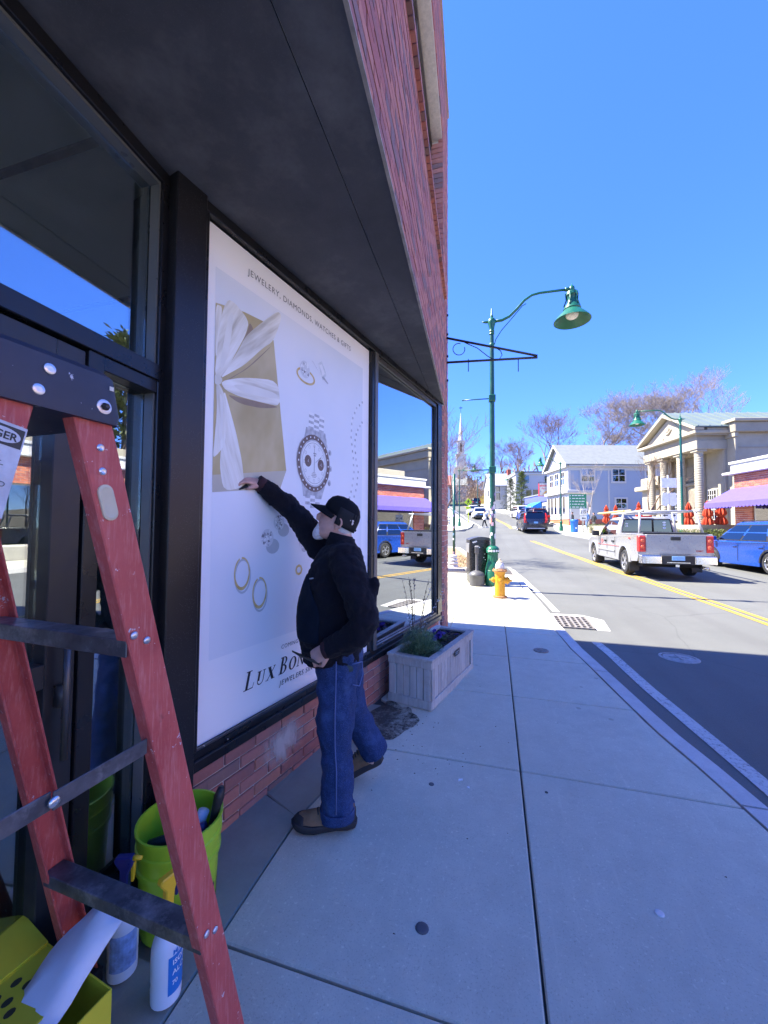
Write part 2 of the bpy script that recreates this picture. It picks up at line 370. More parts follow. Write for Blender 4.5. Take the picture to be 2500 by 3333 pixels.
# soil-stained patch of pavement by the planter
def stain_mat():
    m, nt, N, L, b = newmat('spilled_soil'); co = objco(nt)
    f = noise(nt, 5, 6, .75, co); f2 = noise(nt, 40, 4, .7, co)
    c = ramp(nt, f2, [(.3, (.035, .03, .026)), (.7, (.09, .078, .065))]); L.new(c, b.inputs['Base Color']); b.inputs['Roughness'].default_value = .95
    L.new(ramp(nt, math_(nt, 'ADD', math_(nt, 'MULTIPLY', f, .7), math_(nt, 'MULTIPLY', f2, .3)), [(.40, .15), (.55, .85)]), b.inputs['Alpha']); return m
mb = MB(); pts = []
for k in range(26):
    a = 2 * math.pi * k / 26; r = 1 + .16 * math.sin(3 * a + 1) + .1 * math.sin(7 * a)
    pts.append((-.80 + .19 * r * math.cos(a) + .05 * math.sin(a), 2.92 + .34 * r * math.sin(a)))
pts = [(max(x, sf_x(y) + .02), y, g(y) + .003) for x, y in pts]; mb.poly(pts); stuff(mb.build('spilled_soil', stain_mat()))
# scattered grit, leaf bits and gum spots on the pavement
mb = MB(); rnd = random.Random(3)
for k in range(70):
    if k < 48: x = -.55 + rnd.gauss(0, .33); y = 2.75 + rnd.gauss(0, .28)
    else: x = rnd.uniform(-.8, 1.1); y = rnd.uniform(1.2, 5.2)
    if x < sf_x(y) + .05 or x > cin(y): continue
    r = rnd.uniform(.0015, .0042); a = rnd.uniform(0, 6.28); z = g(y)
    mb.loft([[(x + r * math.cos(a + t) * 1.8, y + r * math.sin(a + t), z) for t in (0, 2, 4)], [(x + .6 * r * math.cos(a + t) * 1.8, y + .6 * r * math.sin(a + t), z + r * .7) for t in (0, 2, 4)]])
stuff(mb.build('pavement_grit', mat('grit_brown', (.07, .045, .03), .9, var=.5, scale=30)))
for nm, x, y, r, c in (('gum_spot', -.27, 1.52, .023, (.10, .10, .11)), ('gum_spot', -.36, 2.33, .014, (.12, .12, .125)), ('gum_spot', .62, 1.83, .016, (.6, .6, .58)), ('gum_spot', .28, 2.44, .008, (.06, .06, .06)), ('gum_spot', -.15, 2.36, .008, (.75, .75, .74))):
    mb = MB(); mb.lathe([(r * 1.05, -.001), (r, .0025), (r * .6, .0032)], (0, 0, 0), 14, sx=1.1)
    struct(mb.build(nm, mat('gum%d' % int(c[0] * 1000), c, .9), None, True, loc=(x, y, g(y)))) 
# litter: pale paper chips
for (x, y, a) in ((-.20, 2.41, .3), (-1.02, 2.70, 1.0)):
    mb = MB(); mb.prism([(-.014, -.006), (.012, -.008), (.016, .006), (-.008, .009)], (0, 0, 0), (1, 0, .15), (0, 1, .1), (0, 0, .003))
    tag(mb.build('paper_scrap', mat('paper_scrap', (.8, .8, .78), .8), None, loc=(x, y, g(y) + .002), rot=(0, 0, a)), 'tiny white paper scrap lying on the pavement slab' if x > -1 else 'tiny white scrap at the foot of the brick wall', 'litter')
# valve cover in pavement, manhole in road, catch basin with grate
MAT_IRON = mat('cast_iron', (.24, .22, .20), .7, metal=.3, var=.3, scale=20, bmp=.4, bscale=60)
def cover(name, x, y, r, dz, label, cat, m):
    t = thing(name, label, cat, (x, y, g(y) + dz))
    mb = MB(); mb.lathe([(r, -.03), (r, .004), (r * .86, .006), (r * .86, .002), (r * .8, .002)], n=24); mb.build('rim', m, t, 30)
    mb = MB(); mb.lathe([(r * .79, -.02), (r * .79, .004), (r * .1, .006)], n=24); mb.build('lid', m, t, 30)
    mb = MB(); mb.box(-r * .5, r * .5, -.012, .012, .004, .012); mb.box(-.012, .012, -r * .5, r * .5, .005, .013); mb.build('lifting_bar', m, t)
cover('valve_cover', .53, 5.0, .085, .004, 'small round metal valve cover set in the pavement slab', 'valve cover', MAT_IRON)
cover('manhole_cover', 2.17, 5.62, .21, -.132, 'round pale manhole cover in the shaded road', 'manhole cover', mat('worn_iron', (.30, .29, .28), .6, metal=.2, var=.3, scale=15))
t = thing('catch_basin', 'rectangular iron drain grate in a concrete apron at the curb', 'drain grate', (1.26, 6.98, g(6.98) - .13))
mb = MB(); mb.prism([(-.36, -.52), (.42, -.50), (.50, .35), (.22, .62), (-.36, .60)], (0, 0, -.05), (1, 0, 0), (0, 1, .035), (0, 0, .056)); mb.build('concrete_apron', MAT_CURB, t)
for i in range(7):
    mb = MB(); x = -.30 + .085 * i; mb.box(x, x + .03, -.30, .42, .008, .030, Matrix.Rotation(R(2), 4, 'X')); mb.build('grate_bar', MAT_IRON, t)
for j in range(7):
    mb = MB(); y = -.29 + .113 * j; mb.box(-.30, .24, y, y + .028, .006, .026, Matrix.Rotation(R(2), 4, 'X')); mb.build('grate_bar', MAT_IRON, t)
mb = MB(); mb.box(-.31, .25, -.31, .43, .0065, .0075, Matrix.Rotation(R(2), 4, 'X')); mb.build('grate_shadow_pit', mat('drain_pit', (.01, .01, .01), .95), t)
# far side pavements
def walk(name, fl, fr, y0, y1, dz=0.0, st=1.0): return struct(strip(name, fl, fr, frange(y0, y1, st), dz, MAT_CONC))
def walk3(name, fl, fr, y0, y1, edge, st=1.0):
    o = walk(name, fl, fr, y0, y1, .0, st)
    mb = MB(); ys = frange(y0, y1, st); rings = []
    for y in ys:
        x = edge(y); s_ = 1 if abs(edge(y) - fl(y)) < .01 else -1; z = g(y)
        rings.append([(x, y, z - .3), (x, y, z + .006), (x + s_ * .16, y, z + .006), (x + s_ * .16, y, z - .3)])
    mb.loft(rings); c = mb.build('kerb', MAT_CURB, o); return o
walk3('pavement_opposite', xr, lambda y: xr(y) + 3.2 + (2.2 if y > 33 else 0), -30, 46, xr)
walk3('pavement_far_right', xr, lambda y: xr(y) + 2.2, 47, 150, xr, 3)
walk3('pavement_far_left', lambda y: xl(y) - 2.2, xl, 46, 150, xl, 3)
# corner island across the side street
pts = [(-9, 36.0), (-4.6, 36.3), (-3.2, 37.2), (-2.5, 39.0), (-2.25, 41.5), (-2.3, 46.2), (-4.6, 46.2), (-9, 46.2)]
mb = MB(); mb.loft([[(x, y, g(y) - .3) for x, y in pts], [(x, y, g(y) + .01) for x, y in pts]]); struct(mb.build('corner_pavement', MAT_CONC, bevel=.03))
mb = MB(); mb.poly([(x, y, g(y) + .016) for x, y in [(-8, 37.2), (-4.4, 37.5), (-3.4, 38.6), (-3.6, 40.3), (-8, 40.0)]]); struct(mb.build('cobble_patch', mat('cobble', (.42, .38, .36), .9, var=.5, scale=5)))
# planting bed at the near corner
mb = MB(); rings = []
bed = [(-4.2, 12.4), (-.95, 12.8), (-.80, 13.2), (-.88, 14.8), (-1.16, 17.7), (-1.9, 21.3), (-3.0, 22.2), (-5.0, 22.4), (-5.0, 12.4)]
mb.loft([[(x, y, g(y) - .2) for x, y in bed], [(x, y, g(y) + .02) for x, y in bed]]); struct(mb.build('mulch_bed', mat('mulch', (.30, .20, .11), .95, var=.5, scale=9, bmp=.8, bscale=40)))
mb = MB()
for i in range(6):
    (x0, y0), (x1, y1) = bed[i], bed[i + 1]; d = Vector((x1 - x0, y1 - y0, 0)); L_ = d.length; d.normalize(); n_ = Vector((d.y, -d.x, 0))
    A = Vector((x0, y0, g(y0))); B = Vector((x1, y1, g(y1)))
    mb.loft([[A - n_ * .06 - Vector((0, 0, .2)), A + n_ * .14 - Vector((0, 0, .2)), A + n_ * .14 + Vector((0, 0, .06)), A - n_ * .06 + Vector((0, 0, .06))],
             [B - n_ * .06 - Vector((0, 0, .2)), B + n_ * .14 - Vector((0, 0, .2)), B + n_ * .14 + Vector((0, 0, .06)), B - n_ * .06 + Vector((0, 0, .06))]])
struct(mb.build('bed_kerb', MAT_CURB))

# ================================================================== BRICK SHOP BUILDING
bld = thing('brick_shop_building', 'red brick corner shop with black soffit and angled shop front', 'building', (-1.6, 2.5, .06), world=True)
def SP(s, n, z): return P0 + U * s + Nn * n + Vector((0, 0, z))
def DP(v, n, z): return Q0 + V * v + Mn * n + Vector((0, 0, z))
def wbox(mb, fn, s0, s1, n0, n1, z0, z1):
    p = [fn(*q) for q in ((s0, n0, z0), (s1, n0, z0), (s1, n1, z0), (s0, n1, z0), (s0, n0, z1), (s1, n0, z1), (s1, n1, z1), (s0, n1, z1))]
    return mb.add(p, [(3, 2, 1, 0), (4, 5, 6, 7), (0, 1, 5, 4), (1, 2, 6, 5), (2, 3, 7, 6), (3, 0, 4, 7)])
ZS = 3.15
# --- low brick wall under the shop windows
lw_ = MB(); wbox(lw_, SP, -.02, 3.46, -.2, -.012, -.05, .405); low = lw_.build('low_wall', MAT_MORTAR, bld)
def brick_mesh(w, h, d, name):
    mb = MB(); mb.box(0, w, 0, d, 0, h); me = bpy.data.meshes.new(name); me.from_pydata([tuple(p) for p in mb.v], [], mb.f)
    bm = bmesh.new(); bm.from_mesh(me); bmesh.ops.bevel(bm, geom=[e for e in bm.edges if all(v.co.y < .001 for v in e.verts)], offset=.003, segments=1, affect='EDGES'); bmesh.ops.recalc_face_normals(bm, faces=bm.faces); bm.to_mesh(me); bm.free()
    me.materials.append(BRICKS); return me
BW, BH, BJ = .196, .057, .0105
bm_full = brick_mesh(BW, BH, .09, 'brick'); bm_half = brick_mesh(BW / 2 - BJ / 2, BH, .09, 'brick_half')
rz_sf = math.atan2(U.y, U.x)
rnd = random.Random(5)
for c in range(6):
    z = .405 - (c + 1) * (BH + BJ) + BJ * .6; s = -.02 - (BW + BJ) * (.5 if c % 2 else 0)
    while s < 3.44:
        s0 = s; w = BW
        if s0 < -.02 and s0 + BW > -.02 + .03: me_, s0 = bm_half, -.02 + BJ
        elif s0 < -.02: s += BW + BJ; continue
        else: me_ = bm_full
        if s0 + BW > 3.45: me_ = bm_half
        p = SP(s0, rnd.uniform(-.0015, .002), z)
        # bricks run along +U with their faces towards the street
        o = bpy.data.objects.new('brick', me_); COL.objects.link(o); o.parent = low; o.matrix_parent_inverse = bld.matrix_basis.inverted() if False else Matrix()
        o.rotation_euler = (0, rnd.uniform(-.004, .004), rz_sf); o.location = p; o['_mir'] = 1
        s += BW + BJ
# white efflorescence on the low wall
def efflo():
    m, nt, N, L, b = newmat('lime_bloom'); co = objco(nt); b.inputs['Base Color'].default_value = (.72, .68, .66, 1); b.inputs['Roughness'].default_value = .95
    mp = node(nt, 'ShaderNodeMapping'); mp.inputs['Scale'].default_value = (9, 9, 3.5); L.new(co, mp.inputs[0])
    gr = node(nt, 'ShaderNodeTexGradient', gradient_type='SPHERICAL'); m2 = node(nt, 'ShaderNodeMapping'); m2.inputs['Scale'].default_value = (3.2, 3.2, 5.2); L.new(co, m2.inputs[0]); L.new(m2.outputs[0], gr.inputs[0])
    f = math_(nt, 'MULTIPLY', gr.outputs['Fac'], noise(nt, 1.6, 6, .7, mp.outputs[0])); L.new(ramp(nt, f, [(.15, 0.0), (.42, .7)]), b.inputs['Alpha']); return m
mb = MB(); mb.add([U * a + Vector((0, 0, z)) for a, z in ((-.34, -.2), (.34, -.2), (.34, .2), (-.34, .2))], [(0, 1, 2, 3)]); mb.build('lime_stain', efflo(), bld, loc=SP(.60, .0045, .26))
# --- brick pier at the far end and the brick base behind the planter
def bx(y): return -.605 - math.tan(R(2.8)) * (y - 4.8)
YE = 5.75
pier_pts = [(SP(3.50, 0, 0).x, SP(3.50, 0, 0).y), (bx(5.02), 5.02), (bx(YE), YE), (-1.35, YE), (SP(3.50, -.3, 0).x, SP(3.50, -.3, 0).y)]
def inset(pts, d):
    c = Vector((sum(p[0] for p in pts) / len(pts), sum(p[1] for p in pts) / len(pts))); r = []
    for p in pts: q = Vector(p) - c; r.append(tuple(c + q * (1 - d / q.length)))
    return r
mb = MB(); pp = inset(pier_pts, .012); mb.loft([[(x, y, -.1) for x, y in pp], [(x, y, ZS) for x, y in pp]]); pier = mb.build('pier', MAT_MORTAR, bld)
def face_bricks(a, b_, z0, z1, parent, off=0):
    a, b_ = Vector((*a, 0)), Vector((*b_, 0)); d = b_ - a; L_ = d.length; d.normalize(); n_ = Vector((d.y, -d.x, 0)); k = 0; z = z0
    while z < z1 - .03:
        xs = [0.0]; x = (BW / 2 if (k + off) % 2 else BW) if L_ > .25 else L_
        while x < L_ - .02: xs.append(x); x += BW + BJ
        xs.append(L_ + BJ)
        for i in range(len(xs) - 1):
            mb = MB(); p0 = a + d * (xs[i] + (0 if i == 0 else BJ / 2)); p1 = a + d * min(L_, xs[i + 1] - BJ / 2)
            if (p1 - p0).length < .02: continue
            j = rnd.uniform(-.001, .002); q0, q1 = p0 + n_ * j, p1 + n_ * j; hh = BH
            mb.loft([[q0 - n_ * .05 + Vector((0, 0, z)), q1 - n_ * .05 + Vector((0, 0, z)), q1 - n_ * .05 + Vector((0, 0, z + hh)), q0 - n_ * .05 + Vector((0, 0, z + hh))],
                     [q0 + Vector((0, 0, z)), q1 + Vector((0, 0, z)), q1 + Vector((0, 0, z + hh)), q0 + Vector((0, 0, z + hh))]])
            mb.build('brick', BRICKS, parent)
        z += BH + BJ; k += 1
face_bricks(pier_pts[0], pier_pts[1], .1, ZS, pier)
face_bricks((bx(5.025), 5.025), (bx(YE), YE), .1, ZS, pier, 1)
# --- soffit
sof_pts = [(bx(-4), -4), (bx(5.05), 5.05), (SP(3.5, -.08, 0).x, SP(3.5, -.08, 0).y), (SP(-.1, -.08, 0).x, SP(-.1, -.08, 0).y), (DP(0, -.05, 0).x, DP(0, -.05, 0).y), (DP(-5.5, -.05, 0).x, DP(-5.5, -.05, 0).y)]
# two boards with a fine joint between them
def split_line(y): return bx(y) - .36
mb = MB(); A = [(bx(-4) - .004, -4), (bx(5.0) - .004, 5.0), (SP(3.42, -.08, 0).x, SP(3.42, -.08, 0).y), (split_line(-4) + .003, -4)]
mb.loft([[(x, y, ZS) for x, y in A], [(x, y, ZS + .05) for x, y in A]]); so = mb.build('soffit', MAT_SOFFIT, bld)
mb = MB(); A = [(split_line(-4) - .003, -4), (SP(3.42, -.085, 0).x, SP(3.42, -.085, 0).y), sof_pts[3], sof_pts[4], sof_pts[5]]
mb.loft([[(x, y, ZS + .0015) for x, y in A], [(x, y, ZS + .05) for x, y in A]]); mb.build('soffit_board', MAT_SOFFIT, so)
mb = MB(); A = [(bx(-4) - .03, -4), (bx(5.1) - .03, 5.1), (-1.6, 5.1), (-1.6, -4)]; mb.loft([[(x, y, ZS + .06) for x, y in A], [(x, y, ZS + .12) for x, y in A]]); mb.build('soffit_backing', MAT_SOFFIT, bld)
# --- upper brick wall with a recessed ribbon window
ZT = 7.9; WY0, WY1, WZ0, WZ1 = -2.2, 4.82, 4.62, 6.55
def uwall(mb, y0, y1, z0, z1, d0=.012, d1=.35): 
    p = [(bx(y) - d, y, z) for z in (z0, z1) for y, d in ((y0, d0), (y1, d0), (y1, d1), (y0, d1))]
    mb.add(p, [(3, 2, 1, 0), (4, 5, 6, 7), (0, 1, 5, 4), (1, 2, 6, 5), (2, 3, 7, 6), (3, 0, 4, 7)])
mb = MB(); uwall(mb, -4, YE, ZS + .012, WZ0 - .06); uwall(mb, -4, YE - .006, WZ1, ZT - .012); uwall(mb, WY1 + .012, YE - .012, WZ0 - .06, WZ1); uwall(mb, -4, WY0, WZ0 - .06, WZ1)
upper = mb.build('upper_wall', MAT_MORTAR, bld)
allb = []
c = 0; z = ZS + .002
while z < ZT - .04:
    y = -4.0 + (BW + BJ) / 2 * (c % 2)
    while y < YE:
        y1 = min(y + BW, YE)
        if y1 - y > .03 and not (z > WZ0 - .09 and z < WZ1 - .01 and y1 > WY0 and y < WY1):
            allb.append((y, y1, z))
        elif y1 - y > .03 and z > WZ0 - .09 and z < WZ1 - .01 and y < WY1 < y1: allb.append((WY1, y1, z))
        y += BW + BJ
    z += BH + BJ; c += 1
allb.sort(key=lambda t: (0 if 1.0 < t[0] < 5.6 else 1, abs(t[0] - 2.6) + abs(t[2] - 3.4) * 1.6))
rest = MB()
for i, (y0, y1, z) in enumerate(allb):
    j = rnd.uniform(-.002, .002); mb = MB() if i < 200 else rest
    p = [(bx(y) + j - d, y, zz) for zz in (z, z + BH) for y, d in ((y0, 0), (y1, 0), (y1, .06), (y0, .06))]
    mb.add(p, [(3, 2, 1, 0), (4, 5, 6, 7), (0, 1, 5, 4), (1, 2, 6, 5), (2, 3, 7, 6), (3, 0, 4, 7)])
    if i < 200: mb.build('brick', BRICKS, upper)
stuff(rest.build('brick_field', BRICKS, upper))
# rowlock sill, steel angle along the soffit edge, window in the recess
mb = MB(); y = WY0
while y < WY1 + .15:
    p = [(bx(yy) + .035 - d, yy, zz) for zz in (WZ0 - .075, WZ0 - .012) for yy, d in ((y, 0), (y + .057, 0), (y + .057, .2), (y, .2))]
    mb.add(p, [(3, 2, 1, 0), (4, 5, 6, 7), (0, 1, 5, 4), (1, 2, 6, 5), (2, 3, 7, 6), (3, 0, 4, 7)]); y += .0675
stuff(mb.build('sill_bricks', BRICKS, upper))
mb = MB(); A = [(bx(-4) + .004, -4), (bx(5.05) + .004, 5.05), (bx(5.05) - .012, 5.05), (bx(-4) - .012, -4)]; mb.loft([[(x, y, ZS - .006) for x, y in A], [(x, y, ZS + .004) for x, y in A]]); mb.build('steel_angle', mat('dusty_steel', (.36, .32, .28), .8, var=.3, scale=12), bld)
win = MB(); uwall(win, WY0, WY1, WZ0 - .01, WZ0 + .07, .16, .22); uwall(win, WY0, WY1, WZ1 - .08, WZ1, .14, .22); uwall(win, WY1 - .07, WY1, WZ0, WZ1, .15, .22)
for yy in (3.5, 2.2, .9, -.4, -1.6): uwall(win, yy, yy + .06, WZ0, WZ1, .15, .22)
upw = win.build('upper_window', mat('bronze_frame', (.07, .055, .045), .5, var=.15), bld)
mb = MB(); uwall(mb, WY0, WY1 - .07, WZ0 + .07, WZ1 - .08, .185, .19); mb.build('pane', glass_mat('upper_glass', .75, (.2, .22, .22)), upw)
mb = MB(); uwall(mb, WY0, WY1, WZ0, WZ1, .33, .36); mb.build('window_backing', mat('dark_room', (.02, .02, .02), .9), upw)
# brick return of the window recess
mb = MB(); z = WZ0
while z < WZ1 - .05:
    p = [(bx(WY1) - d, yy, zz) for zz in (z, z + BH) for yy, d in ((WY1 - .006, .002), (WY1 + .02, .002), (WY1 + .02, .16), (WY1 - .006, .16))]
    mb.add(p, [(3, 2, 1, 0), (4, 5, 6, 7), (0, 1, 5, 4), (1, 2, 6, 5), (2, 3, 7, 6), (3, 0, 4, 7)]); z += BH + BJ
stuff(mb.build('recess_bricks', BRICKS, upper))
# body of the building behind the facade
mb = MB(); mb.prism([(-1.62, -4), (-1.62, 5.3), (-9, 5.9), (-9, -4)], (0, 0, -.1), (1, 0, 0), (0, 1, 0), (0, 0, .12)); mb.build('shop_floor', mat('shop_floor', (.50, .47, .43), .6), bld)
mb = MB(); mb.box(-9, -.72, 5.58, YE - .014, -.1, ZT - .1); mb.build('end_wall', BRICKS, bld)
mb = MB(); mb.box(-9, -8.9, -4, 5.58, -.1, ZT - .1); mb.build('rear_wall', BRICKS, bld)
mb = MB(); mb.box(-9, -.62, -4.1, -4.0, -.1, ZT - .1); mb.build('near_wall', BRICKS, bld)
mb = MB(); mb.box(-9, -1.0, -4, 5.58, ZT - .25, ZT - .13); mb.build('roof', mat('roof_felt', (.05, .05, .05), .9), bld)
mb = MB(); mb.box(-9, -1.62, -4, 5.4, 3.22, 3.3); ce = mb.build('shop_ceiling', mat('shop_ceiling', (.80, .84, .80), .9, var=.03), bld)
for k in range(9):
    mb = MB(); mb.box(-5, -1.65, -2.6 + k * .95, -2.57 + k * .95, 3.205, 3.219); mb.build('ceiling_rail', MAT_BLACKFRAME, ce)
mb = MB(); mb.box(-4.2, -4.1, -4, 5.4, 0, 3.2); mb.build('partition_wall', mat('partition', (.62, .64, .60), .9), bld)
mb = MB(); uwall(mb, -4.05, YE + .03, ZT - .06, ZT, -.02, .4); mb.build('coping', mat('coping', (.42, .34, .32), .8), bld)
# --- column between door and poster
mb = MB(); wbox(mb, SP, -.165, -.008, -.14, .02, .0, ZS + .01); mb.build('column', MAT_COLUMN, bld, bevel=.004)
mb = MB(); wbox(mb, SP, -.155, -.03, -.34, -.143, .0, ZS + .01); mb.build('column_reveal', MAT_BLACKFRAME, bld)
# --- shop window framing (one frame part, its panes below it)
fr = MB()
wbox(fr, SP, -.006, 3.46, -.10, .010, .405, .452)        # sill, lower step
wbox(fr, SP, -.006, 3.46, -.10, -.004, .455, .492)       # sill, upper step
wbox(fr, SP, -.006, 3.50, -.10, .004, 3.098, ZS)         # head
wbox(fr, SP, 1.672, 1.715, -.10, -.001, .492, 3.098)     # mullion, dark half
wbox(fr, SP, 3.36, 3.50, -.10, .0, .492, 3.098)          # end jamb
wbox(fr, SP, -.004, .022, -.10, -.001, .492, 3.098)
frame = fr.build('window_frame', MAT_BLACKFRAME, bld, bevel=.003)
mb = MB(); wbox(mb, SP, 1.717, 1.768, -.10, .006, .492, 3.098); mb.build('mullion_cover', mat('mullion_grey', (.16, .155, .15), .4, metal=.4), frame, bevel=.003)
mb = MB(); wbox(mb, SP, -.006, 3.46, -.003, .0115, .4525, .4555); mb.build('sill_edge', MAT_FRAMEGREY, frame)
mb = MB(); wbox(mb, SP, 1.77, 3.34, -.04, -.014, .493, .513); wbox(mb, SP, 3.325, 3.345, -.04, -.014, .513, 3.07); wbox(mb, SP, 1.77, 3.34, -.04, -.018, 3.055, 3.095); mb.build('glazing_bead', MAT_FRAMEGREY, frame)
mb = MB(); wbox(mb, SP, .022, 1.672, -.018, -.006, .493, .503); mb.build('glazing_bead', MAT_FRAMEGREY, frame)
mb = MB(); wbox(mb, SP, 1.768, 3.36, -.052, -.046, .492, 3.098); mb.build('window_pane', MAT_GLASS, frame)
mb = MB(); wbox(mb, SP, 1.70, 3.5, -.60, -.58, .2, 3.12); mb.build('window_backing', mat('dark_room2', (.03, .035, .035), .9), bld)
for s_, z_ in ((.06, .499), (1.02, .499), (.2, .466), (1.9, .505)):
    mb = MB(); mb.lathe([(.004, 0), (.004, .005), (.002, .006)], n=8, T=Matrix.Translation(SP(s_, -.004, z_))); mb.build('screw', mat('screw', (.7, .7, .7), .3, metal=.8), frame)
# --- entrance: transom, head bar, door, side light
ef = MB()
wbox(ef, DP, -5, .04, -.09, .02, 3.09, ZS)             # head
wbox(ef, DP, -.045, .04, -.09, .02, .02, 3.09)           # right jamb
wbox(ef, DP, -5, -.045, -.09, .03, 2.185, 2.255)         # transom bar
wbox(ef, DP, -.355, -.295, -.09, .02, .02, 2.185)        # post between door and side light
wbox(ef, DP, -.295, -.045, -.09, .02, 2.13, 2.185)       # side light head
wbox(ef, DP, -.295, -.045, -.09, .02, .02, .16)
ent = ef.build('entrance_frame', MAT_BLACKFRAME, bld, bevel=.003)
mb = MB(); wbox(mb, DP, -.0535, -.046, -.04, .006, 2.255, 3.09); wbox(mb, DP, -.0535, -.046, -.04, .006, .16, 2.13); wbox(mb, DP, -5, -.053, -.09, .005, 3.076, 3.089); mb.build('glazing_bead', mat('bead_grey', (.13, .14, .14), .35, metal=.2, var=.03), ent)
mb = MB(); wbox(mb, DP, -5, -.054, -.05, -.044, 2.256, 3.075); mb.build('transom_pane', MAT_GLASS_DOOR, ent)
mb = MB(); wbox(mb, DP, -.294, -.054, -.05, -.044, .162, 2.128); mb.build('side_light_pane', MAT_GLASS_DOOR, ent)
dr = MB()
wbox(dr, DP, -.46, -.362, -.07, .012, .03, 2.175); wbox(dr, DP, -1.32, -.46, -.07, .012, 2.08, 2.175); wbox(dr, DP, -1.42, -1.32, -.07, .012, .03, 2.175); wbox(dr, DP, -1.32, -.46, -.07, .012, .03, .26); wbox(dr, DP, -1.32, -.46, -.07, .012, 1.02, 1.10)
door = dr.build('door', mat('door_black', (.022, .022, .024), .38, var=.2), bld, bevel=.003)
mb = MB(); wbox(mb, DP, -1.32, -.46, -.042, -.036, 1.10, 2.08); mb.build('door_pane', MAT_GLASS_DOOR, door)
mb = MB(); wbox(mb, DP, -1.32, -.46, -.042, -.036, .26, 1.02); mb.build('lower_pane', glass_mat('lower_glass', .35, (.45, .52, .48), .02), door)
mb = MB(); wbox(mb, DP, -.43, -.405, .012, .05, .95, 1.02); mb.tube([DP(-.418, .05, .78), DP(-.418, .05, 1.2)], .011, 8); mb.build('door_handle', MAT_FRAMEGREY, door, True)
mb = MB(); wbox(mb, DP, -5, -1.42, -.09, .01, .02, .3); wbox(mb, DP, -1.52, -1.42, -.09, .02, .02, 2.185); ef2 = mb.build('entrance_sill', MAT_BLACKFRAME, bld)
mb = MB(); wbox(mb, DP, -5, -1.52, -.05, -.044, .3, 2.185); mb.build('shop_pane', MAT_GLASS_DOOR, ent)
# iron sign bracket on the corner
t = thing('sign_bracket', 'black iron scrolled sign bracket on the brick corner, empty of a sign', 'sign bracket', (bx(5.55), 5.55, 4.1), world=True)
MAT_BLKIRON = mat('black_iron', (.018, .018, .02), .45, var=.2)
A0 = Vector((bx(5.5) - .01, 5.5, 4.10)); dirb = Vector((.966, .26, 0)); 
def BP(a, z): return A0 + dirb * a + Vector((0, 0, z))
mb = MB(); mb.box(-.012, .012, -.03, .03, 3.55 - 4.1, 4.75 - 4.1, Matrix.Translation(BP(0, 0))); mb.build('wall_plate', MAT_BLKIRON, t)
for z_ in (-.45, -.1, .22, .5): 
    mb = MB(); mb.tube([BP(0, z_), BP(.035, z_)], .016, 6); mb.build('bolt', MAT_BLKIRON, t)
mb = MB(); mb.tube([BP(0, .17), BP(1.30, -.09)], .017, 8); mb.build('top_bar', MAT_BLKIRON, t, True)
mb = MB(); mb.tube([BP(0, -.19), BP(1.30, -.115)], .017, 8); mb.build('bottom_bar', MAT_BLKIRON, t, True)
pts = [BP(.185 + .085 * math.cos(a), .005 + .085 * math.sin(a)) for a in [R(20 - 18 * k) for k in range(18)]]
mb = MB(); mb.tube(pts, .006, 6); mb.build('scroll', MAT_BLKIRON, t, True)
mb = MB(); mb.tube([BP(.27, .10), BP(.45, .02), BP(.60, -.10), BP(.68, -.145), BP(.76, -.14), BP(.80, -.08), BP(.78, -.02), BP(.72, .02)], .006, 6); mb.build('scroll', MAT_BLKIRON, t, True)
for a in (.32, 1.03):
    mb = MB(); mb.tube([BP(a, -.14), BP(a, -.32)], .006, 6); mb.build('hanger_pin', MAT_BLKIRON, t, True)
# --- poster filling the window beside the column
def PP(s, z, k=0): return SP(s, -.034 + .0006 * k, z)      # a point on the poster, k layers of print up
PS0, PS1, PZ0, PZ1 = .030, 1.670, .502, 3.096

# ================================================================== POSTER
def chaikin(P, it=2):
    for _ in range(it):
        Q = []
        for i in range(len(P)):
            a, b_ = P[i], P[(i + 1) % len(P)]; Q += [(a[0] * .8 + b_[0] * .2, a[1] * .8 + b_[1] * .2), (a[0] * .2 + b_[0] * .8, a[1] * .2 + b_[1] * .8)]
        P = Q
    return P
def satin(name, ang, lo, mid, hi, sc=20):
    m, nt, N, L, b = newmat(name); co = objco(nt); a = R(ang); ac = U * -math.sin(a) + Vector((0, 0, math.cos(a))); al = U * math.cos(a) + Vector((0, 0, math.sin(a)))
    def dot(v, k): n = node(nt, 'ShaderNodeVectorMath', operation='DOT_PRODUCT'); L.new(co, n.inputs[0]); n.inputs[1].default_value = v * k; return n.outputs['Value']
    cx = node(nt, 'ShaderNodeCombineXYZ'); L.new(dot(ac, sc), cx.inputs[0]); L.new(dot(al, 2.2), cx.inputs[1])
    L.new(ramp(nt, noise(nt, 1.0, 3, .55, cx.outputs[0]), [(.30, lo), (.48, mid), (.66, hi)]), b.inputs['Base Color']); b.inputs['Roughness'].default_value = .4; return m
def flat(name, pts, m, k, parent): 
    if name in ('ribbon', 'ribbon_light', 'fold_tone', 'ribbon_knot'): pts = chaikin(pts)
    mb = MB(); mb.poly([PP(s, z, k) for s, z in pts]); return mb.build(name, m, parent)
def ink(name, rgb, rgb2=None, scale=3.0, rough=.45):
    if name in _mc: return _mc[name]
    m, nt, N, L, b = newmat(name); co = objco(nt)
    c = ramp(nt, noise(nt, scale, 3, .5, co), [(.35, rgb), (.65, rgb2 or rgb)]); L.new(c, b.inputs['Base Color']); b.inputs['Roughness'].default_value = rough; b.inputs['Specular IOR Level'].default_value = .3
    _mc[name] = m; return m
mb = MB(); wbox(mb, SP, .016, 1.664, -.044, -.034, .497, 3.088)
poster = mb.build('shop_poster', ink('poster_white', (.97, .97, .97), (.95, .955, .965), .8))
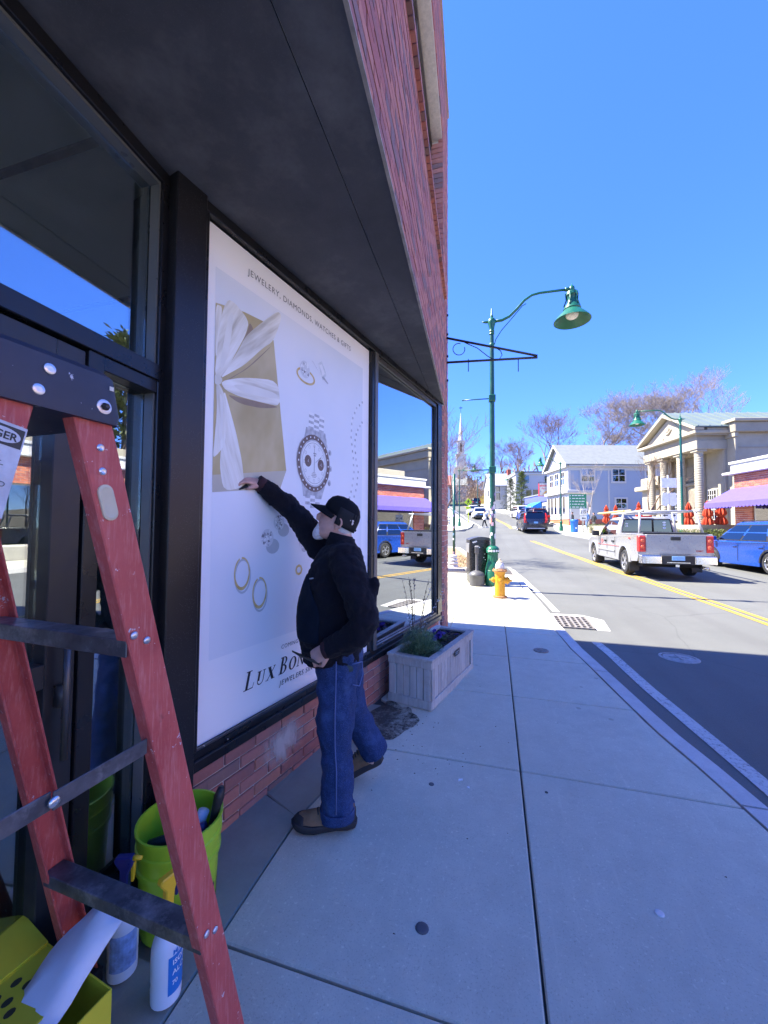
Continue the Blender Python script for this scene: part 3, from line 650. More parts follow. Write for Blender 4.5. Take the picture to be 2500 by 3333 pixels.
tag(poster, 'tall white jewellery poster filling the shop window behind the man', 'poster')
flat('print_panel', [(.086, 2.878), (1.558, 2.892), (1.558, .885), (.098, .885)], ink('panel_grey', (.80, .84, .88), (.88, .90, .925), 1.3), 1, poster)
GOLD = satin('gift_gold', 75, (.46, .36, .15), (.54, .44, .21), (.64, .54, .30), 4); GOLD2 = ink('gift_gold_side', (.58, .54, .42), (.50, .47, .38), 4); SAT = ink('ribbon_satin', (.80, .79, .70), (.70, .70, .63), 7); SAT2 = ink('ribbon_satin_deep', (.66, .64, .54), (.76, .75, .68), 9); BRN = ink('gift_fold', (.30, .22, .15), (.36, .28, .19), 9)
SN = [satin('satin%d' % i, a, (.56, .52, .40), (.80, .78, .68), (.96, .95, .89)) for i, a in enumerate((80, 45, 60, 8, -70, -80))]
flat('gift_box', [(.128, 2.70), (.275, 2.735), (.43, 2.752), (.505, 2.672), (.634, 1.901), (.094, 1.808), (.090, 2.69)], GOLD, 2, poster)
flat('gift_box_side', [(.634, 1.901), (.584, 1.787), (.096, 1.721), (.094, 1.808)], GOLD2, 2, poster)
flat('fold_tone', [(.316, 2.698), (.348, 2.665), (.279, 2.578), (.240, 2.500), (.302, 2.644)], BRN, 3, poster)
flat('fold_tone', [(.503, 2.651), (.414, 2.555), (.293, 2.420), (.165, 2.314), (.16, 2.305), (.322, 2.440)], BRN, 3, poster)
flat('fold_tone', [(.572, 2.284), (.423, 2.236), (.260, 2.216), (.167, 2.241), (.259, 2.250), (.422, 2.269)], BRN, 3, poster)
flat('ribbon', [(.088, 2.682), (.124, 2.690), (.129, 2.667), (.116, 2.507), (.094, 2.382)], SN[0], 4, poster)
flat('ribbon', [(.122, 2.306), (.233, 2.489), (.288, 2.606), (.410, 2.743), (.54, 2.876), (.572, 2.85), (.502, 2.668), (.414, 2.588), (.283, 2.439), (.182, 2.356)], SN[1], 4, poster)
flat('ribbon', [(.092, 2.324), (.101, 2.428), (.127, 2.666), (.175, 2.765), (.311, 2.703), (.288, 2.614), (.224, 2.486), (.164, 2.365), (.122, 2.306)], SN[2], 5, poster)
flat('ribbon_light', [(.12, 2.36), (.14, 2.5), (.17, 2.66), (.20, 2.70), (.19, 2.55), (.15, 2.38)], ink('satin_hi', (.86, .85, .78), (.80, .79, .72), 6), 6, poster)
flat('ribbon', [(.126, 2.297), (.284, 2.372), (.544, 2.443), (.572, 2.288), (.422, 2.270), (.258, 2.254), (.158, 2.260)], SN[3], 5, poster)
flat('ribbon_light', [(.20, 2.305), (.34, 2.345), (.53, 2.36), (.55, 2.33), (.40, 2.300), (.26, 2.285)], _mc['satin_hi'], 6, poster)
flat('ribbon', [(.153, 2.265), (.186, 2.180), (.235, 2.058), (.282, 1.900), (.300, 1.765), (.163, 1.730), (.134, 1.863), (.147, 2.009), (.147, 2.154)], SN[4], 4, poster)
flat('ribbon', [(.101, 2.285), (.131, 2.273), (.168, 2.211), (.171, 2.087), (.165, 1.977), (.124, 1.919), (.091, 1.892), (.101, 1.999), (.111, 2.144)], SN[5], 5, poster)
flat('ribbon_light', [(.125, 2.24), (.145, 2.21), (.15, 2.10), (.145, 2.0), (.13, 1.98), (.135, 2.1)], _mc['satin_hi'], 6, poster)
flat('ribbon_knot', [(.092, 2.322), (.121, 2.328), (.141, 2.308), (.127, 2.278), (.093, 2.268)], SAT2, 7, poster)
def ell_ring(name, c, ro, ri, m, k, parent, n=40, a0=0, a1=360, thick=None):
    mb = MB(); st = []
    for i in range(n + 1):
        a = R(a0 + (a1 - a0) * i / n); f = thick(a) if thick else 1
        st.append((PP(c[0] + ro[0] * math.cos(a), c[1] + ro[1] * math.sin(a), k), PP(c[0] + (ro[0] + (ri[0] - ro[0]) * f) * math.cos(a), c[1] + (ro[1] + (ri[1] - ro[1]) * f) * math.sin(a), k)))
    for i in range(n): mb.add([st[i][0], st[i + 1][0], st[i + 1][1], st[i][1]], [(0, 1, 2, 3)])
    return mb.build(name, m, parent)
def ell_disc(name, c, r, m, k, parent, n=32):
    return flat(name, [(c[0] + r[0] * math.cos(2 * math.pi * i / n), c[1] + r[1] * math.sin(2 * math.pi * i / n)) for i in range(n)], m, k, parent)
SIL = ink('steel_print', (.38, .40, .43), (.62, .64, .67), 30); DRK = ink('watch_brown', (.16, .11, .10), (.20, .15, .13), 10); GRY = ink('print_grey', (.30, .31, .33)); DIALW = ink('dial_white', (.84, .87, .88)); GLD = ink('print_gold', (.62, .44, .14), (.74, .60, .30), 25); WHT = ink('print_white', (.88, .9, .92)); SHD = ink('print_soft_shadow', (.50, .54, .57), (.56, .60, .63), 4)
# watch: bracelet links, lugs, bezel, dial, sub-dials, hands
for j in range(6):
    for i in range(3):
        z0 = 2.335 - j * .020; s0 = .852 + i * .058 - .001 * j
        flat('watch_link', [(s0, z0), (s0 + .055, z0), (s0 + .055, z0 - .018), (s0, z0 - .018)], SIL if (i + j) % 2 else WHT, 2, poster)
flat('watch_lug', [(.822, 2.222), (1.038, 2.222), (1.068, 2.12), (.792, 2.10)], SIL, 2, poster); flat('watch_lug', [(.779, 1.86), (1.045, 1.85), (1.000, 1.745), (.802, 1.755)], SIL, 2, poster)
for j in range(4):
    for i in range(3):
        z0 = 1.765 - j * .022; s0 = .822 + i * .054; flat('watch_link', [(s0, z0), (s0 + .05, z0), (s0 + .05, z0 - .02), (s0, z0 - .02)], WHT if (i + j) % 2 else SIL, 3, poster)
WC = (.912, 1.988)
for dz in (.103, -.012, -.118): ell_disc('watch_crown', (1.105 - abs(dz) * .1, 1.988 + dz), (.020, .022), SIL, 3, poster, 12); ell_disc('watch_crown', (1.10 - abs(dz) * .1, 1.985 + dz), (.010, .012), GRY, 4, poster, 8)
ell_disc('watch_case', WC, (.187, .203), SIL, 3, poster); ell_ring('watch_bezel', WC, (.180, .197), (.148, .163), DRK, 4, poster)
for i in range(24):
    a = R(15 * i); c = (WC[0] + .164 * math.cos(a), WC[1] + .18 * math.sin(a)); flat('bezel_mark', [(c[0] - .005, c[1] - .006), (c[0] + .005, c[1] - .006), (c[0] + .005, c[1] + .006), (c[0] - .005, c[1] + .006)], WHT, 5, poster)
ell_disc('watch_dial', WC, (.138, .153), DIALW, 4, poster); ell_ring('dial_ring', WC, (.128, .142), (.125, .139), GRY, 5, poster)
for i in range(12):
    a = R(30 * i); ell_ring('hour_marker', (WC[0] + .108 * math.cos(a), WC[1] + .121 * math.sin(a)), (.011, .012), (.008, .009), SIL, 5, poster, 10)
for c in ((.845, 1.996), (.987, 1.986)):
    ell_disc('sub_dial', c, (.036, .040), DRK, 5, poster, 20)
    for a in (60, 200, 320): flat('sub_hand', [(c[0] - .002, c[1]), (c[0] + .002, c[1]), (c[0] + .02 * math.cos(R(a)), c[1] + .022 * math.sin(R(a)))], WHT, 6, poster)
flat('watch_hand', [(WC[0] - .003, WC[1] - .06), (WC[0] + .003, WC[1] - .06), (WC[0] + .002, WC[1] + .125), (WC[0] - .002, WC[1] + .125)], GRY, 6, poster); flat('watch_hand', [(WC[0] - .003, WC[1] - .004), (WC[0] + .075, WC[1] + .055), (WC[0] + .078, WC[1] + .048)], GRY, 6, poster)
for j, w in enumerate((.03, .05, .06, .04)): flat('dial_print', [(.912 - w / 2, 1.925 - .010 * j), (.912 + w / 2, 1.925 - .010 * j), (.912 + w / 2, 1.921 - .010 * j), (.912 - w / 2, 1.921 - .010 * j)], GRY, 5, poster)
for j, w in enumerate((.035, .025)): flat('dial_print', [(.918 - w / 2, 2.06 - .014 * j), (.918 + w / 2, 2.06 - .014 * j), (.918 + w / 2, 2.053 - .014 * j), (.918 - w / 2, 2.053 - .014 * j)], GRY, 5, poster)
# rings, loose stones, tennis necklace, hoops
def gem(c, rx, rz, k=3):
    rn = random.Random(int(c[0] * 999)); tones = [ink('gem_a', (.90, .92, .94)), ink('gem_b', (.42, .44, .47)), ink('gem_c', (.70, .73, .76)), ink('gem_d', (.22, .23, .26))]
    ell_disc('gem_body', c, (rx, rz), tones[2], k, poster, 18)
    mbs = [MB() for _ in tones]
    for i in range(34):
        a = rn.uniform(0, 6.28); r = math.sqrt(rn.random()) * .85; q = (c[0] + rx * r * math.cos(a), c[1] + rz * r * math.sin(a)); w = rx * rn.uniform(.12, .3); b = rn.uniform(0, 6.28)
        mbs[rn.choice((0, 0, 1, 2, 3))].poly([PP(q[0] + w * math.cos(b + t), q[1] + w * math.sin(b + t), k + 1 + .02 * i) for t in (0, 2.0, 3.6)])
    for q, t in zip(mbs, tones):
        if q.f: q.build('gem_facets', t, poster)
ell_ring('ring_band', (.812, 2.562), (.098, .052), (.082, .038), GLD, 3, poster); gem((.80, 2.605), .052, .058, 4)
flat('ring_baguette', [(.870, 2.696), (.888, 2.69), (.975, 2.625), (.957, 2.640)], SIL, 3, poster); flat('ring_baguette', [(.940, 2.70), (.985, 2.735), (1.045, 2.655), (1.0, 2.60)], ink('baguette', (.60, .66, .68), (.78, .82, .84), 30), 3, poster); flat('ring_baguette', [(.958, 2.695), (.985, 2.712), (1.022, 2.655), (.998, 2.63)], WHT, 4, poster); flat('ring_baguette', [(1.01, 2.63), (1.067, 2.60), (1.06, 2.59), (.985, 2.62)], SIL, 3, poster)
for c, r in (((.577, 1.576), .046), ((.482, 1.484), .050), ((.796, 1.438), .029)):
    ell_disc('gem_tone', (c[0] + r * .9, c[1] - r * 1.0), (r * 1.1, r * .9), SHD, 2, poster, 18); gem(c, r, r * 1.05)
def path_print(pts, r, m, k):
    for i, (s, z) in enumerate(pts): ell_disc('necklace_stone', (s, z), (r, r), m if i % 2 else SIL, k, poster, 8)
def resample(P, st):
    out = []; 
    for i in range(len(P) - 1):
        a, b_ = Vector(P[i]), Vector(P[i + 1]); n_ = max(1, int((b_ - a).length / st))
        for q in range(n_): out.append(tuple(a + (b_ - a) * q / n_))
    return out
path_print(resample([(1.553, 2.60), (1.465, 2.528), (1.393, 2.406), (1.385, 2.269), (1.419, 2.106), (1.432, 1.995), (1.402, 1.857), (1.36, 1.76), (1.32, 1.66)], .024), .011, WHT, 2)
path_print(resample([(1.553, 2.43), (1.469, 2.333), (1.438, 2.235), (1.462, 2.102), (1.496, 2.004), (1.476, 1.876), (1.425, 1.771), (1.38, 1.68)], .024), .011, WHT, 2)
for c in ((.297, 1.294), (.428, 1.172)):
    ell_ring('hoop_tone', (c[0] + .006, c[1] - .014), (.058, .095), (.048, .083), SHD, 2, poster)
    ell_ring('hoop_earring', c, (.055, .090), (.040, .072), GLD, 3, poster, a0=-250, a1=95, thick=lambda a: .55 + .45 * max(0, -math.sin(a)))
ell_ring('star_stud', (.768, 1.271), (.036, .036), (.02, .02), GLD, 3, poster, 8)
# lettering
def text_mesh(name, body, size, m, parent=None, shear=0.0, space=1.0, fn=None, off=0.0, align='LEFT', extrude=0.0):
    cu = bpy.data.curves.new(name, 'FONT'); cu.body = body; cu.size = size; cu.shear = shear; cu.space_character = space; cu.offset = off; cu.align_x = align; cu.resolution_u = 3; cu.extrude = extrude
    ob = bpy.data.objects.new(name, cu); COL.objects.link(ob); dg = bpy.context.evaluated_depsgraph_get(); me = bpy.data.meshes.new_from_object(ob.evaluated_get(dg)); COL.objects.unlink(ob); bpy.data.objects.remove(ob)
    if fn:
        for v in me.vertices: v.co = fn(v.co.x, v.co.y, v.co.z)
    me.materials.clear(); me.materials.append(m); me.name = name
    return stuff(link(name, me, parent))
def text_fit(name, body, s0, s1, z, h, m, parent, k=3, shear=0.0, off=0.0, space=1.15):
    cu = bpy.data.curves.new(name, 'FONT'); cu.body = body; cu.size = 1; cu.space_character = space
    ob = bpy.data.objects.new(name, cu); COL.objects.link(ob); dg = bpy.context.evaluated_depsgraph_get(); me = bpy.data.meshes.new_from_object(ob.evaluated_get(dg)); COL.objects.unlink(ob); bpy.data.objects.remove(ob)
    xs = [v.co.x for v in me.vertices]; ys = [v.co.y for v in me.vertices]; x0, x1 = min(xs), max(xs); ch = .69
    for v in me.vertices: v.co = PP(s0 + (v.co.x - x0) / (x1 - x0) * (s1 - s0) + shear * v.co.y / ch * h, z + v.co.y / ch * h, k)
    me.materials.clear(); me.materials.append(m); return stuff(link(name, me, parent))
text_fit('headline_text', 'JEWELERY, DIAMONDS, WATCHES & GIFTS', .294, 1.362, 2.961, .036, ink('text_grey', (.20, .21, .23)), poster)
text_fit('notice_text', 'COMING SOON', .616, .895, .803, .024, _mc['text_grey'], poster)
text_fit('sub_text', 'JEWELERS SINCE', .600, .985, .585, .030, ink('text_black', (.03, .03, .035)), poster, shear=.2)
def serif(ch, s0, z0, h, w):
    mb = MB(); P = lambda x, y: PP(s0 + (x * w + .24 * y) * h, z0 + y * h, 3)
    def quad(*q): mb.poly([P(*p) for p in q])
    def rect(x0, x1, y0, y1): quad((x0, y0), (x1, y0), (x1, y1), (x0, y1))
    def arc(cx, cy, ro, ri, a0, a1, n=14):
        pr = None
        for i in range(n + 1):
            a = R(a0 + (a1 - a0) * i / n); o = (cx + ro[0] * math.cos(a), cy + ro[1] * math.sin(a)); q = (cx + ri[0] * math.cos(a), cy + ri[1] * math.sin(a))
            if pr: quad(pr[0], o, q, pr[1])
            pr = (o, q)
    if ch == 'L': rect(.14, .36, 0, 1); rect(0, .14, 0, .05); rect(0, .14, .95, 1); rect(.36, .52, .95, 1); rect(.36, .85, 0, .05); quad((.80, .05), (.85, .05), (.90, .30), (.86, .30))
    if ch == 'U': rect(.12, .34, .3, 1); rect(.72, .80, .3, 1); arc(.46, .3, (.34, .32), (.26, .25), 180, 360); rect(0, .12, .95, 1); rect(.34, .46, .95, 1); rect(.60, .72, .95, 1); rect(.80, .92, .95, 1)
    if ch == 'X': quad((.05, 1), (.32, 1), (.90, 0), (.63, 0)); quad((.80, 1), (.88, 1), (.18, 0), (.10, 0)); rect(0, .05, .95, 1); rect(.32, .4, .95, 1); rect(.66, .8, .95, 1); rect(0, .1, 0, .05); rect(.18, .3, 0, .05); rect(.9, 1, 0, .05)
    if ch == 'B': rect(.14, .36, 0, 1); rect(0, .14, 0, .05); rect(0, .14, .95, 1); arc(.40, .75, (.36, .25), (.18, .20), -90, 90); arc(.42, .26, (.42, .26), (.22, .21), -90, 90); rect(.36, .42, .0, .05); rect(.36, .42, .95, 1); rect(.36, .44, .48, .53)
    if ch == 'O': arc(.48, .5, (.48, .52), (.25, .45), 0, 360, 28)
    if ch == 'N': rect(.12, .20, 0, 1); rect(.80, .88, 0, 1); quad((.08, 1), (.34, 1), (.88, 0), (.74, 0)); rect(0, .12, 0, .05); rect(.2, .32, 0, .05); rect(.68, .8, .95, 1); rect(.88, 1, .95, 1)
    if ch == 'D': rect(.14, .36, 0, 1); rect(0, .14, 0, .05); rect(0, .14, .95, 1); arc(.38, .5, (.52, .5), (.30, .44), -90, 90)
    mb.build('letter', _mc['text_black'], poster)
x = .322
for ch, h, w in (('L', .098, .80), ('U', .074, .95), ('X', .074, 1.0), (' ', .03, .8), ('B', .098, .80), ('O', .074, .95), ('N', .074, 1.0), ('D', .074, .95)):
    if ch != ' ': serif(ch, x, .652, h, w)
    x += h * w + (.008 if ch != ' ' else 0)

# ================================================================== STEPLADDER
MAT_RED = None
def fiberglass():
    m, nt, N, L, b = newmat('red_fibreglass'); co = objco(nt)
    c = ramp(nt, noise(nt, 6, 5, .7, co), [(.3, (.40, .055, .05)), (.7, (.56, .11, .095))])
    mp = node(nt, 'ShaderNodeMapping'); mp.inputs['Scale'].default_value = (60, 60, 6); L.new(co, mp.inputs[0])
    c = mix(nt, ramp(nt, noise(nt, 2.2, 4, .7, mp.outputs[0]), [(.50, 0.0), (.70, .5)]), c, (.66, .27, .24))
    c = mix(nt, ramp(nt, noise(nt, 14, 6, .8, co), [(.60, 0.0), (.66, .75)]), c, (.55, .55, .62)) if False else c
    pt = noise(nt, 16, 5, .7, co); c = mix(nt, ramp(nt, pt, [(.655, 0.0), (.675, .9)]), c, (.55, .56, .64))
    c = mix(nt, ramp(nt, noise(nt, 55, 4, .7, co), [(.68, 0.0), (.70, .8)]), c, (.75, .74, .75))
    c = mix(nt, ramp(nt, noise(nt, 5, 6, .8, co), [(.62, 0.0), (.72, .6)]), c, (.10, .035, .035))
    L.new(c, b.inputs['Base Color']); b.inputs['Roughness'].default_value = .55; bump(nt, b, noise(nt, 150, 3, .7, mp.outputs[0]), .3, .002); return m
MAT_RED = fiberglass()
MAT_TREAD = mat('worn_tread', (.11, .11, .12), .40, metal=.45, var=.5, scale=14, dirt=.8, dirtc=(.42, .41, .42))
MAT_CAP = mat('navy_cap', (.016, .020, .034), .55, var=.2, scale=8, dirt=0.0, bmp=.2)
def capmat():
    m, nt, N, L, b = newmat('ladder_cap_plastic'); co = objco(nt)
    c = ramp(nt, noise(nt, 8, 4, .6, co), [(.3, (.020, .027, .048)), (.7, (.032, .042, .070))]); c = mix(nt, ramp(nt, noise(nt, 30, 5, .7, co), [(.655, 0.0), (.68, .9)]), c, (.55, .58, .64))
    L.new(c, b.inputs['Base Color']); b.inputs['Roughness'].default_value = .5; bump(nt, b, noise(nt, 60, 4, .6, co), .2, .002); return m
MAT_CAP = capmat(); MAT_RIVET = mat('rivet_steel', (.62, .64, .68), .3, metal=.85, var=.15)
A = Vector((-.732, .575, 1.761)); e = Vector((.047, .999, 0)).normalized(); sd = Vector((.999, -.047, 0)).normalized(); Z = Vector((0, 0, 1))
lad = thing('stepladder', 'red fibreglass stepladder with dark navy cap standing by the shop door', 'stepladder', (-.95, .75, .02), world=True)
def channel(mb, top, bot, w, d, inner):  # C-section rail: web along e, flanges towards `inner`
    t = .006
    prof = [(0, 0), (w, 0), (w, d), (w - t, d), (w - t, t), (t, t), (t, d), (0, d)]
    r = []
    for P in (top, bot): r.append([P - e * (w - a) + inner * b_ for a, b_ in prof])
    mb.loft(r)
def rail(top, bot, inner, w=.072, d=.034):
    mb = MB(); channel(mb, top, bot, w, d, inner); return mb.build('rail', MAT_RED, lad, bevel=.0025)
F1 = A + e * .46 + sd * .03; F1.z = .04
A2 = A - sd * .46; F2 = F1 - sd * .64; 
r1 = rail(A + Z * .05, F1, -sd); r2 = rail(A2 + Z * .05, F2, sd)
BL_ = A - e * .105; FB = BL_ - e * .36 + sd * .03; FB.z = .03
r3 = rail(BL_ + Z * .05, FB, -sd); r4 = rail(BL_ - sd * .46 + Z * .05, FB - sd * .64, sd)
for P in (F1, F2, FB, FB - sd * .64):
    mb = MB(); mb.box(-.05, .05, -.05, .03, 0, .05, Matrix.Translation((P.x, P.y - .03, g(P.y) + .001))); mb.build('foot', mat('rubber', (.02, .02, .02), .8), lad, bevel=.006)
def on(a, b_, z): return a + (b_ - a) * ((a.z - z) / (a.z - b_.z))
for z in (1.465, 1.165, .865, .565, .265):    # treads between the climbing rails
    p, q = on(BL_, FB, z), on(BL_ - sd * .46, FB - sd * .64, z)
    mb = MB(); c0, c1 = p - sd * .004, q + sd * .004
    prof = [(-.075, 0), (-.075, -.030), (-.072, -.030), (-.071, -.004), (-.004, -.004), (-.003, -.030), (0, -.030), (0, 0)]
    mb.loft([[c0 + e * a + Z * b_ for a, b_ in prof], [c1 + e * a + Z * b_ for a, b_ in prof]]); tr = mb.build('tread', MAT_TREAD, lad, bevel=.002)
    for k in range(5):
        mb = MB(); u = e * (-.068 + .0135 * k); mb.loft([[c0 + u + Z * .0002, c0 + u + e * .006 + Z * .0002, c0 + u + e * .006 + Z * .002, c0 + u + Z * .002], [c1 + u + Z * .0002, c1 + u + e * .006 + Z * .0002, c1 + u + e * .006 + Z * .002, c1 + u + Z * .002]]); mb.build('tread_rib', MAT_TREAD, tr)
    for da in (-.055, -.02):
        mb = MB(); M_ = Matrix.Translation(p + e * da + Z * -.02 + sd * .001) @ sd.to_track_quat('Z', 'Y').to_matrix().to_4x4()
        mb.lathe([(.0085, 0), (.008, .003), (.004, .005)], n=12, T=M_); mb.build('rivet', MAT_RIVET, lad, True)
for z in (1.315, .525):                     # rear cross braces
    p, q = on(A, F1, z) - sd * .004, on(A2, F2, z) + sd * .004
    prof = [(-.062, 0), (-.062, -.036), (-.058, -.036), (-.057, -.004), (-.012, -.004), (-.008, -.026), (-.004, -.026), (-.006, 0)]
    mb = MB(); mb.loft([[p + e * a + Z * b_ for a, b_ in prof], [q + e * a + Z * b_ for a, b_ in prof]]); br = mb.build('rear_brace', MAT_TREAD, lad, bevel=.002)
    for da in (-.05, -.02):
        mb = MB(); M_ = Matrix.Translation(on(A, F1, z) + e * da + Z * (-.01 - .6 * (da + .02)) + sd * .001) @ sd.to_track_quat('Z', 'Y').to_matrix().to_4x4()
        mb.lathe([(.0085, 0), (.008, .003), (.004, .005)], n=12, T=M_); mb.build('rivet', MAT_RIVET, br, True)
for off in (.0, -.53):                         # folding spreaders
    p = on(A, F1, 1.075) - e * .07 + sd * (off - (.012 if off == 0 else -.012)); q = on(BL_, FB, 1.075) + sd * (off - (.012 if off == 0 else -.012)); mid = (p + q) / 2
    for a, b_, sh in ((p, mid, 0), (mid, q, .006)):
        mb = MB(); u = (b_ - a).normalized(); o = -sd * sh
        mb.loft([[a + o + Z * z_ + sd * w for w, z_ in ((0, -.016), (.004, -.016), (.004, .016), (0, .016))], [b_ + o + Z * z_ + sd * w for w, z_ in ((0, -.016), (.004, -.016), (.004, .016), (0, .016))]]); mb.build('spreader', MAT_TREAD, lad, bevel=.001)
    mb = MB(); M_ = Matrix.Translation(mid + sd * .004) @ sd.to_track_quat('Z', 'Y').to_matrix().to_4x4(); mb.lathe([(.010, 0), (.009, .004), (.004, .006)], n=12, T=M_); mb.build('rivet', MAT_RIVET, lad, True)
# top cap: a hollow moulding with rounded ends
cap_c = A - sd * .22 - e * .085
mb = MB()
def capring(w0, w1, l0, l1, z, r):
    pts = []
    for cx, cy, a0 in ((l1 - r, w1 - r, 0), (l0 + r, w1 - r, 90), (l0 + r, w0 + r, 180), (l1 - r, w0 + r, 270)):
        for k in range(5):
            a = R(a0 + 22.5 * k); pts.append((cx + r * math.cos(a), cy + r * math.sin(a)))
    return [cap_c + e * x + sd * y + Z * (z - cap_c.z) for x, y in pts]
mb.loft([capring(-.235, .232, -.16, .112, 1.748, .02), capring(-.236, .234, -.165, .116, 1.765, .024), capring(-.234, .232, -.160, .105, 1.838, .03), capring(-.226, .224, -.152, .093, 1.848, .03)])
cap = mb.build('top_cap', MAT_CAP, lad, 35)
def stud(pos, r, h, m, nm, parent, n=16):
    M_ = Matrix.Translation(pos) @ sd.to_track_quat('Z', 'Y').to_matrix().to_4x4(); mb = MB(); mb.lathe([(r, 0), (r * .95, h * .6), (r * .6, h), (r * .25, h * .85)], n=n, T=M_); return mb.build(nm, m, parent, 40)
side = cap_c + sd * .2335; 
for du, zz in ((-.020, 1.815), (-.035, 1.775), (-.115, 1.81), (-.13, 1.77)): stud(side + e * du + Z * (zz - cap_c.z), .0095, .003, MAT_RIVET, 'rivet', cap)
stud(side + e * .074 + Z * (1.778 - cap_c.z), .0145, .002, MAT_RIVET, 'washer', cap); stud(side + e * .074 + sd * .002 + Z * (1.778 - cap_c.z), .0075, .008, mat('old_bolt', (.10, .085, .08), .5, metal=.7), 'bolt', cap, 6)
mb = MB(); mb.box(-.004, .004, -.004, .004, 0, .001, Matrix.Translation(side + e * .087 + sd * .0 + Z * (1.817 - cap_c.z)) @ sd.to_track_quat('Z', 'Y').to_matrix().to_4x4()); mb.build('paint_fleck', mat('cream_fleck', (.75, .70, .58), .7), cap)
# rivets, oval cream plug and sticker on the rails
def on_web(z, da): return on(A, F1, z) - e * (.036 - da) + sd * .0005
for z, da in ((1.70, .012), (1.655, .005)): stud(on_web(z, da), .0075, .004, MAT_RIVET, 'rivet', lad)
q = on_web(1.595, .0); dn = (F1 - A).normalized(); rx_ = dn.cross(sd).normalized(); mb = MB(); pts = []
for sx_, a0 in ((1, -90), (-1, 90)):
    for k in range(9): a = R(a0 + 22.5 * k); pts.append((.018 * sx_ + .013 * math.cos(a), .013 * math.sin(a)))
mb.loft([[q + dn * x_ * 1.15 + rx_ * y_ * 1.15 + sd * h_ for x_, y_ in pts] for h_ in (0, .004)] + [[q + dn * x_ * .98 + rx_ * y_ * .9 + sd * .0055 for x_, y_ in pts]] + [[q + dn * x_ * .9 + rx_ * y_ * .7 + sd * .0045 for x_, y_ in pts]])
mb.build('end_plug', mat('cream_plastic', (.56, .50, .34), .5, var=.12), lad, 30)
LD = (FB - BL_).normalized(); LR = Vector(LD.cross(sd)).normalized()
if LR.dot(e) < 0: LR = -LR
def LP(a, b_, k=0): return BL_ - e * .036 + LD * a + LR * b_ + sd * (.0012 + .0006 * k)
def sticker(pts, m, k, nm): mb = MB(); mb.poly([LP(a, b_, k) for a, b_ in pts]); return mb.build(nm, m, r3)
PAPW = mat('sticker_white', (.55, .58, .62), .6, var=.25, scale=15); PAPB = mat('sticker_black', (.03, .035, .035), .5, var=.3)
sticker([(.05, -.030), (.05, .026), (.20, .026), (.20, -.030)], PAPW, 0, 'sticker'); sticker([(.055, -.028), (.055, .0235), (.087, .0235), (.087, -.028)], PAPB, 1, 'sticker_band')
mb = MB(); mb.poly([LP(.071 + .012 * math.sin(t * .3), -.004 + .024 * math.cos(t * .3), 2) for t in range(21)]); mb.build('sticker_oval', PAPW, r3)
text_mesh('sticker_text', 'GER', .017, PAPB, r3, fn=lambda x, y, z: LP(.077 - y, -.016 + x, 3), off=.0004)
text_mesh('sticker_text', 'D', .012, PAPB, r3, fn=lambda x, y, z: LP(.152 - y, .008 + x, 3))
for k in range(4): sticker([(.10 + .006 * k, -.028), (.10 + .006 * k, -.004 + .004 * k), (.101 + .006 * k, -.004 + .004 * k), (.101 + .006 * k, -.028)], PAPB, 2, 'sticker_rule')

# ================================================================== BUCKET, BOTTLES, RAG BOX
LIME = mat('lime_plastic', (.36, .60, .03), .4, var=.08, trans=0.0); NAVY = mat('navy_plastic', (.012, .018, .12), .35); YELP = mat('yellow_plastic', (.80, .50, .02), .4); BOTW = mat('bottle_white', (.70, .76, .86), .35, var=.05); LBLB = mat('label_blue', (.02, .20, .60), .5); BLKP = mat('black_plastic', (.015, .015, .016), .5)
bx_, by_ = -1.20, 1.31
t = thing('bucket', 'lime green plastic bucket of tools at the foot of the stepladder', 'bucket', (bx_, by_, g(by_)))
mb = MB(); mb.lathe([(.126, 0), (.130, .004), (.140, .23), (.150, .235), (.150, .252), (.144, .256), (.147, .30), (.153, .302), (.153, .318), (.148, .322), (.150, .362), (.156, .366), (.156, .378), (.148, .378), (.132, .01), (.02, .008)], n=40); mb.build('body', LIME, t, 35)
mb = MB(); mb.tube([(.155 * math.cos(a), .155 * math.sin(a) * .35 - .10 - .06 * math.sin(a), .24 - .12 * math.sin(a)) for a in [R(180 * k / 14) for k in range(15)]], .0025, 6); mb.build('handle', BLKP, t, True)
for k in range(7):
    a = R(-75 + 17 * k); mb = MB(); 
    mb.add([((.1335 + .0015) * math.cos(a + d) * (1 + zz * .2), (.1335 + .0015) * math.sin(a + d) * (1 + zz * .2), zz) for d, zz in ((-.05, .03), (.05, .03), (.11, .13), (.01, .13))], [(0, 1, 2, 3)]); mb.build('printed_stripe', mat('stripe_grey', (.07, .08, .06), .5), t)
tools = thing('squeegee', 'black handled squeegee leaning out of the lime green bucket', 'squeegee', (bx_ + .07, by_ + .04, g(by_) + .1))
mb = MB(); mb.tube([(-.02, -.03, -.08), (.035, .02, .25), (.052, .03, .33), (.058, .034, .365)], [.012, .014, .021, .012], 12); mb.build('handle', BLKP, tools, True)
tl = thing('scraper_set', 'dark blue brush and scraper handles lying inside the lime green bucket', 'hand tools', (bx_, by_, g(by_) + .28))
mb = MB(); mb.tube([(-.10, -.05, 0), (.10, .02, .06)], [.018, .02], 10); mb.build('brush_handle', NAVY, tl, True)
mb = MB(); mb.box(-.05, .06, -.06, .0, -.04, .02, Matrix.Rotation(.3, 4, 'X')); mb.build('black_pad', BLKP, tl, bevel=.01)
mb = MB(); mb.tube([(.03, .05, .0), (.05, .07, .08)], .022, 12); mb.build('white_roll', BOTW, tl, True)
mb = MB(); mb.tube([(-.06, .02, .0), (-.055, .03, .085)], .0045, 6); mb.build('pencil', YELP, tl, True)
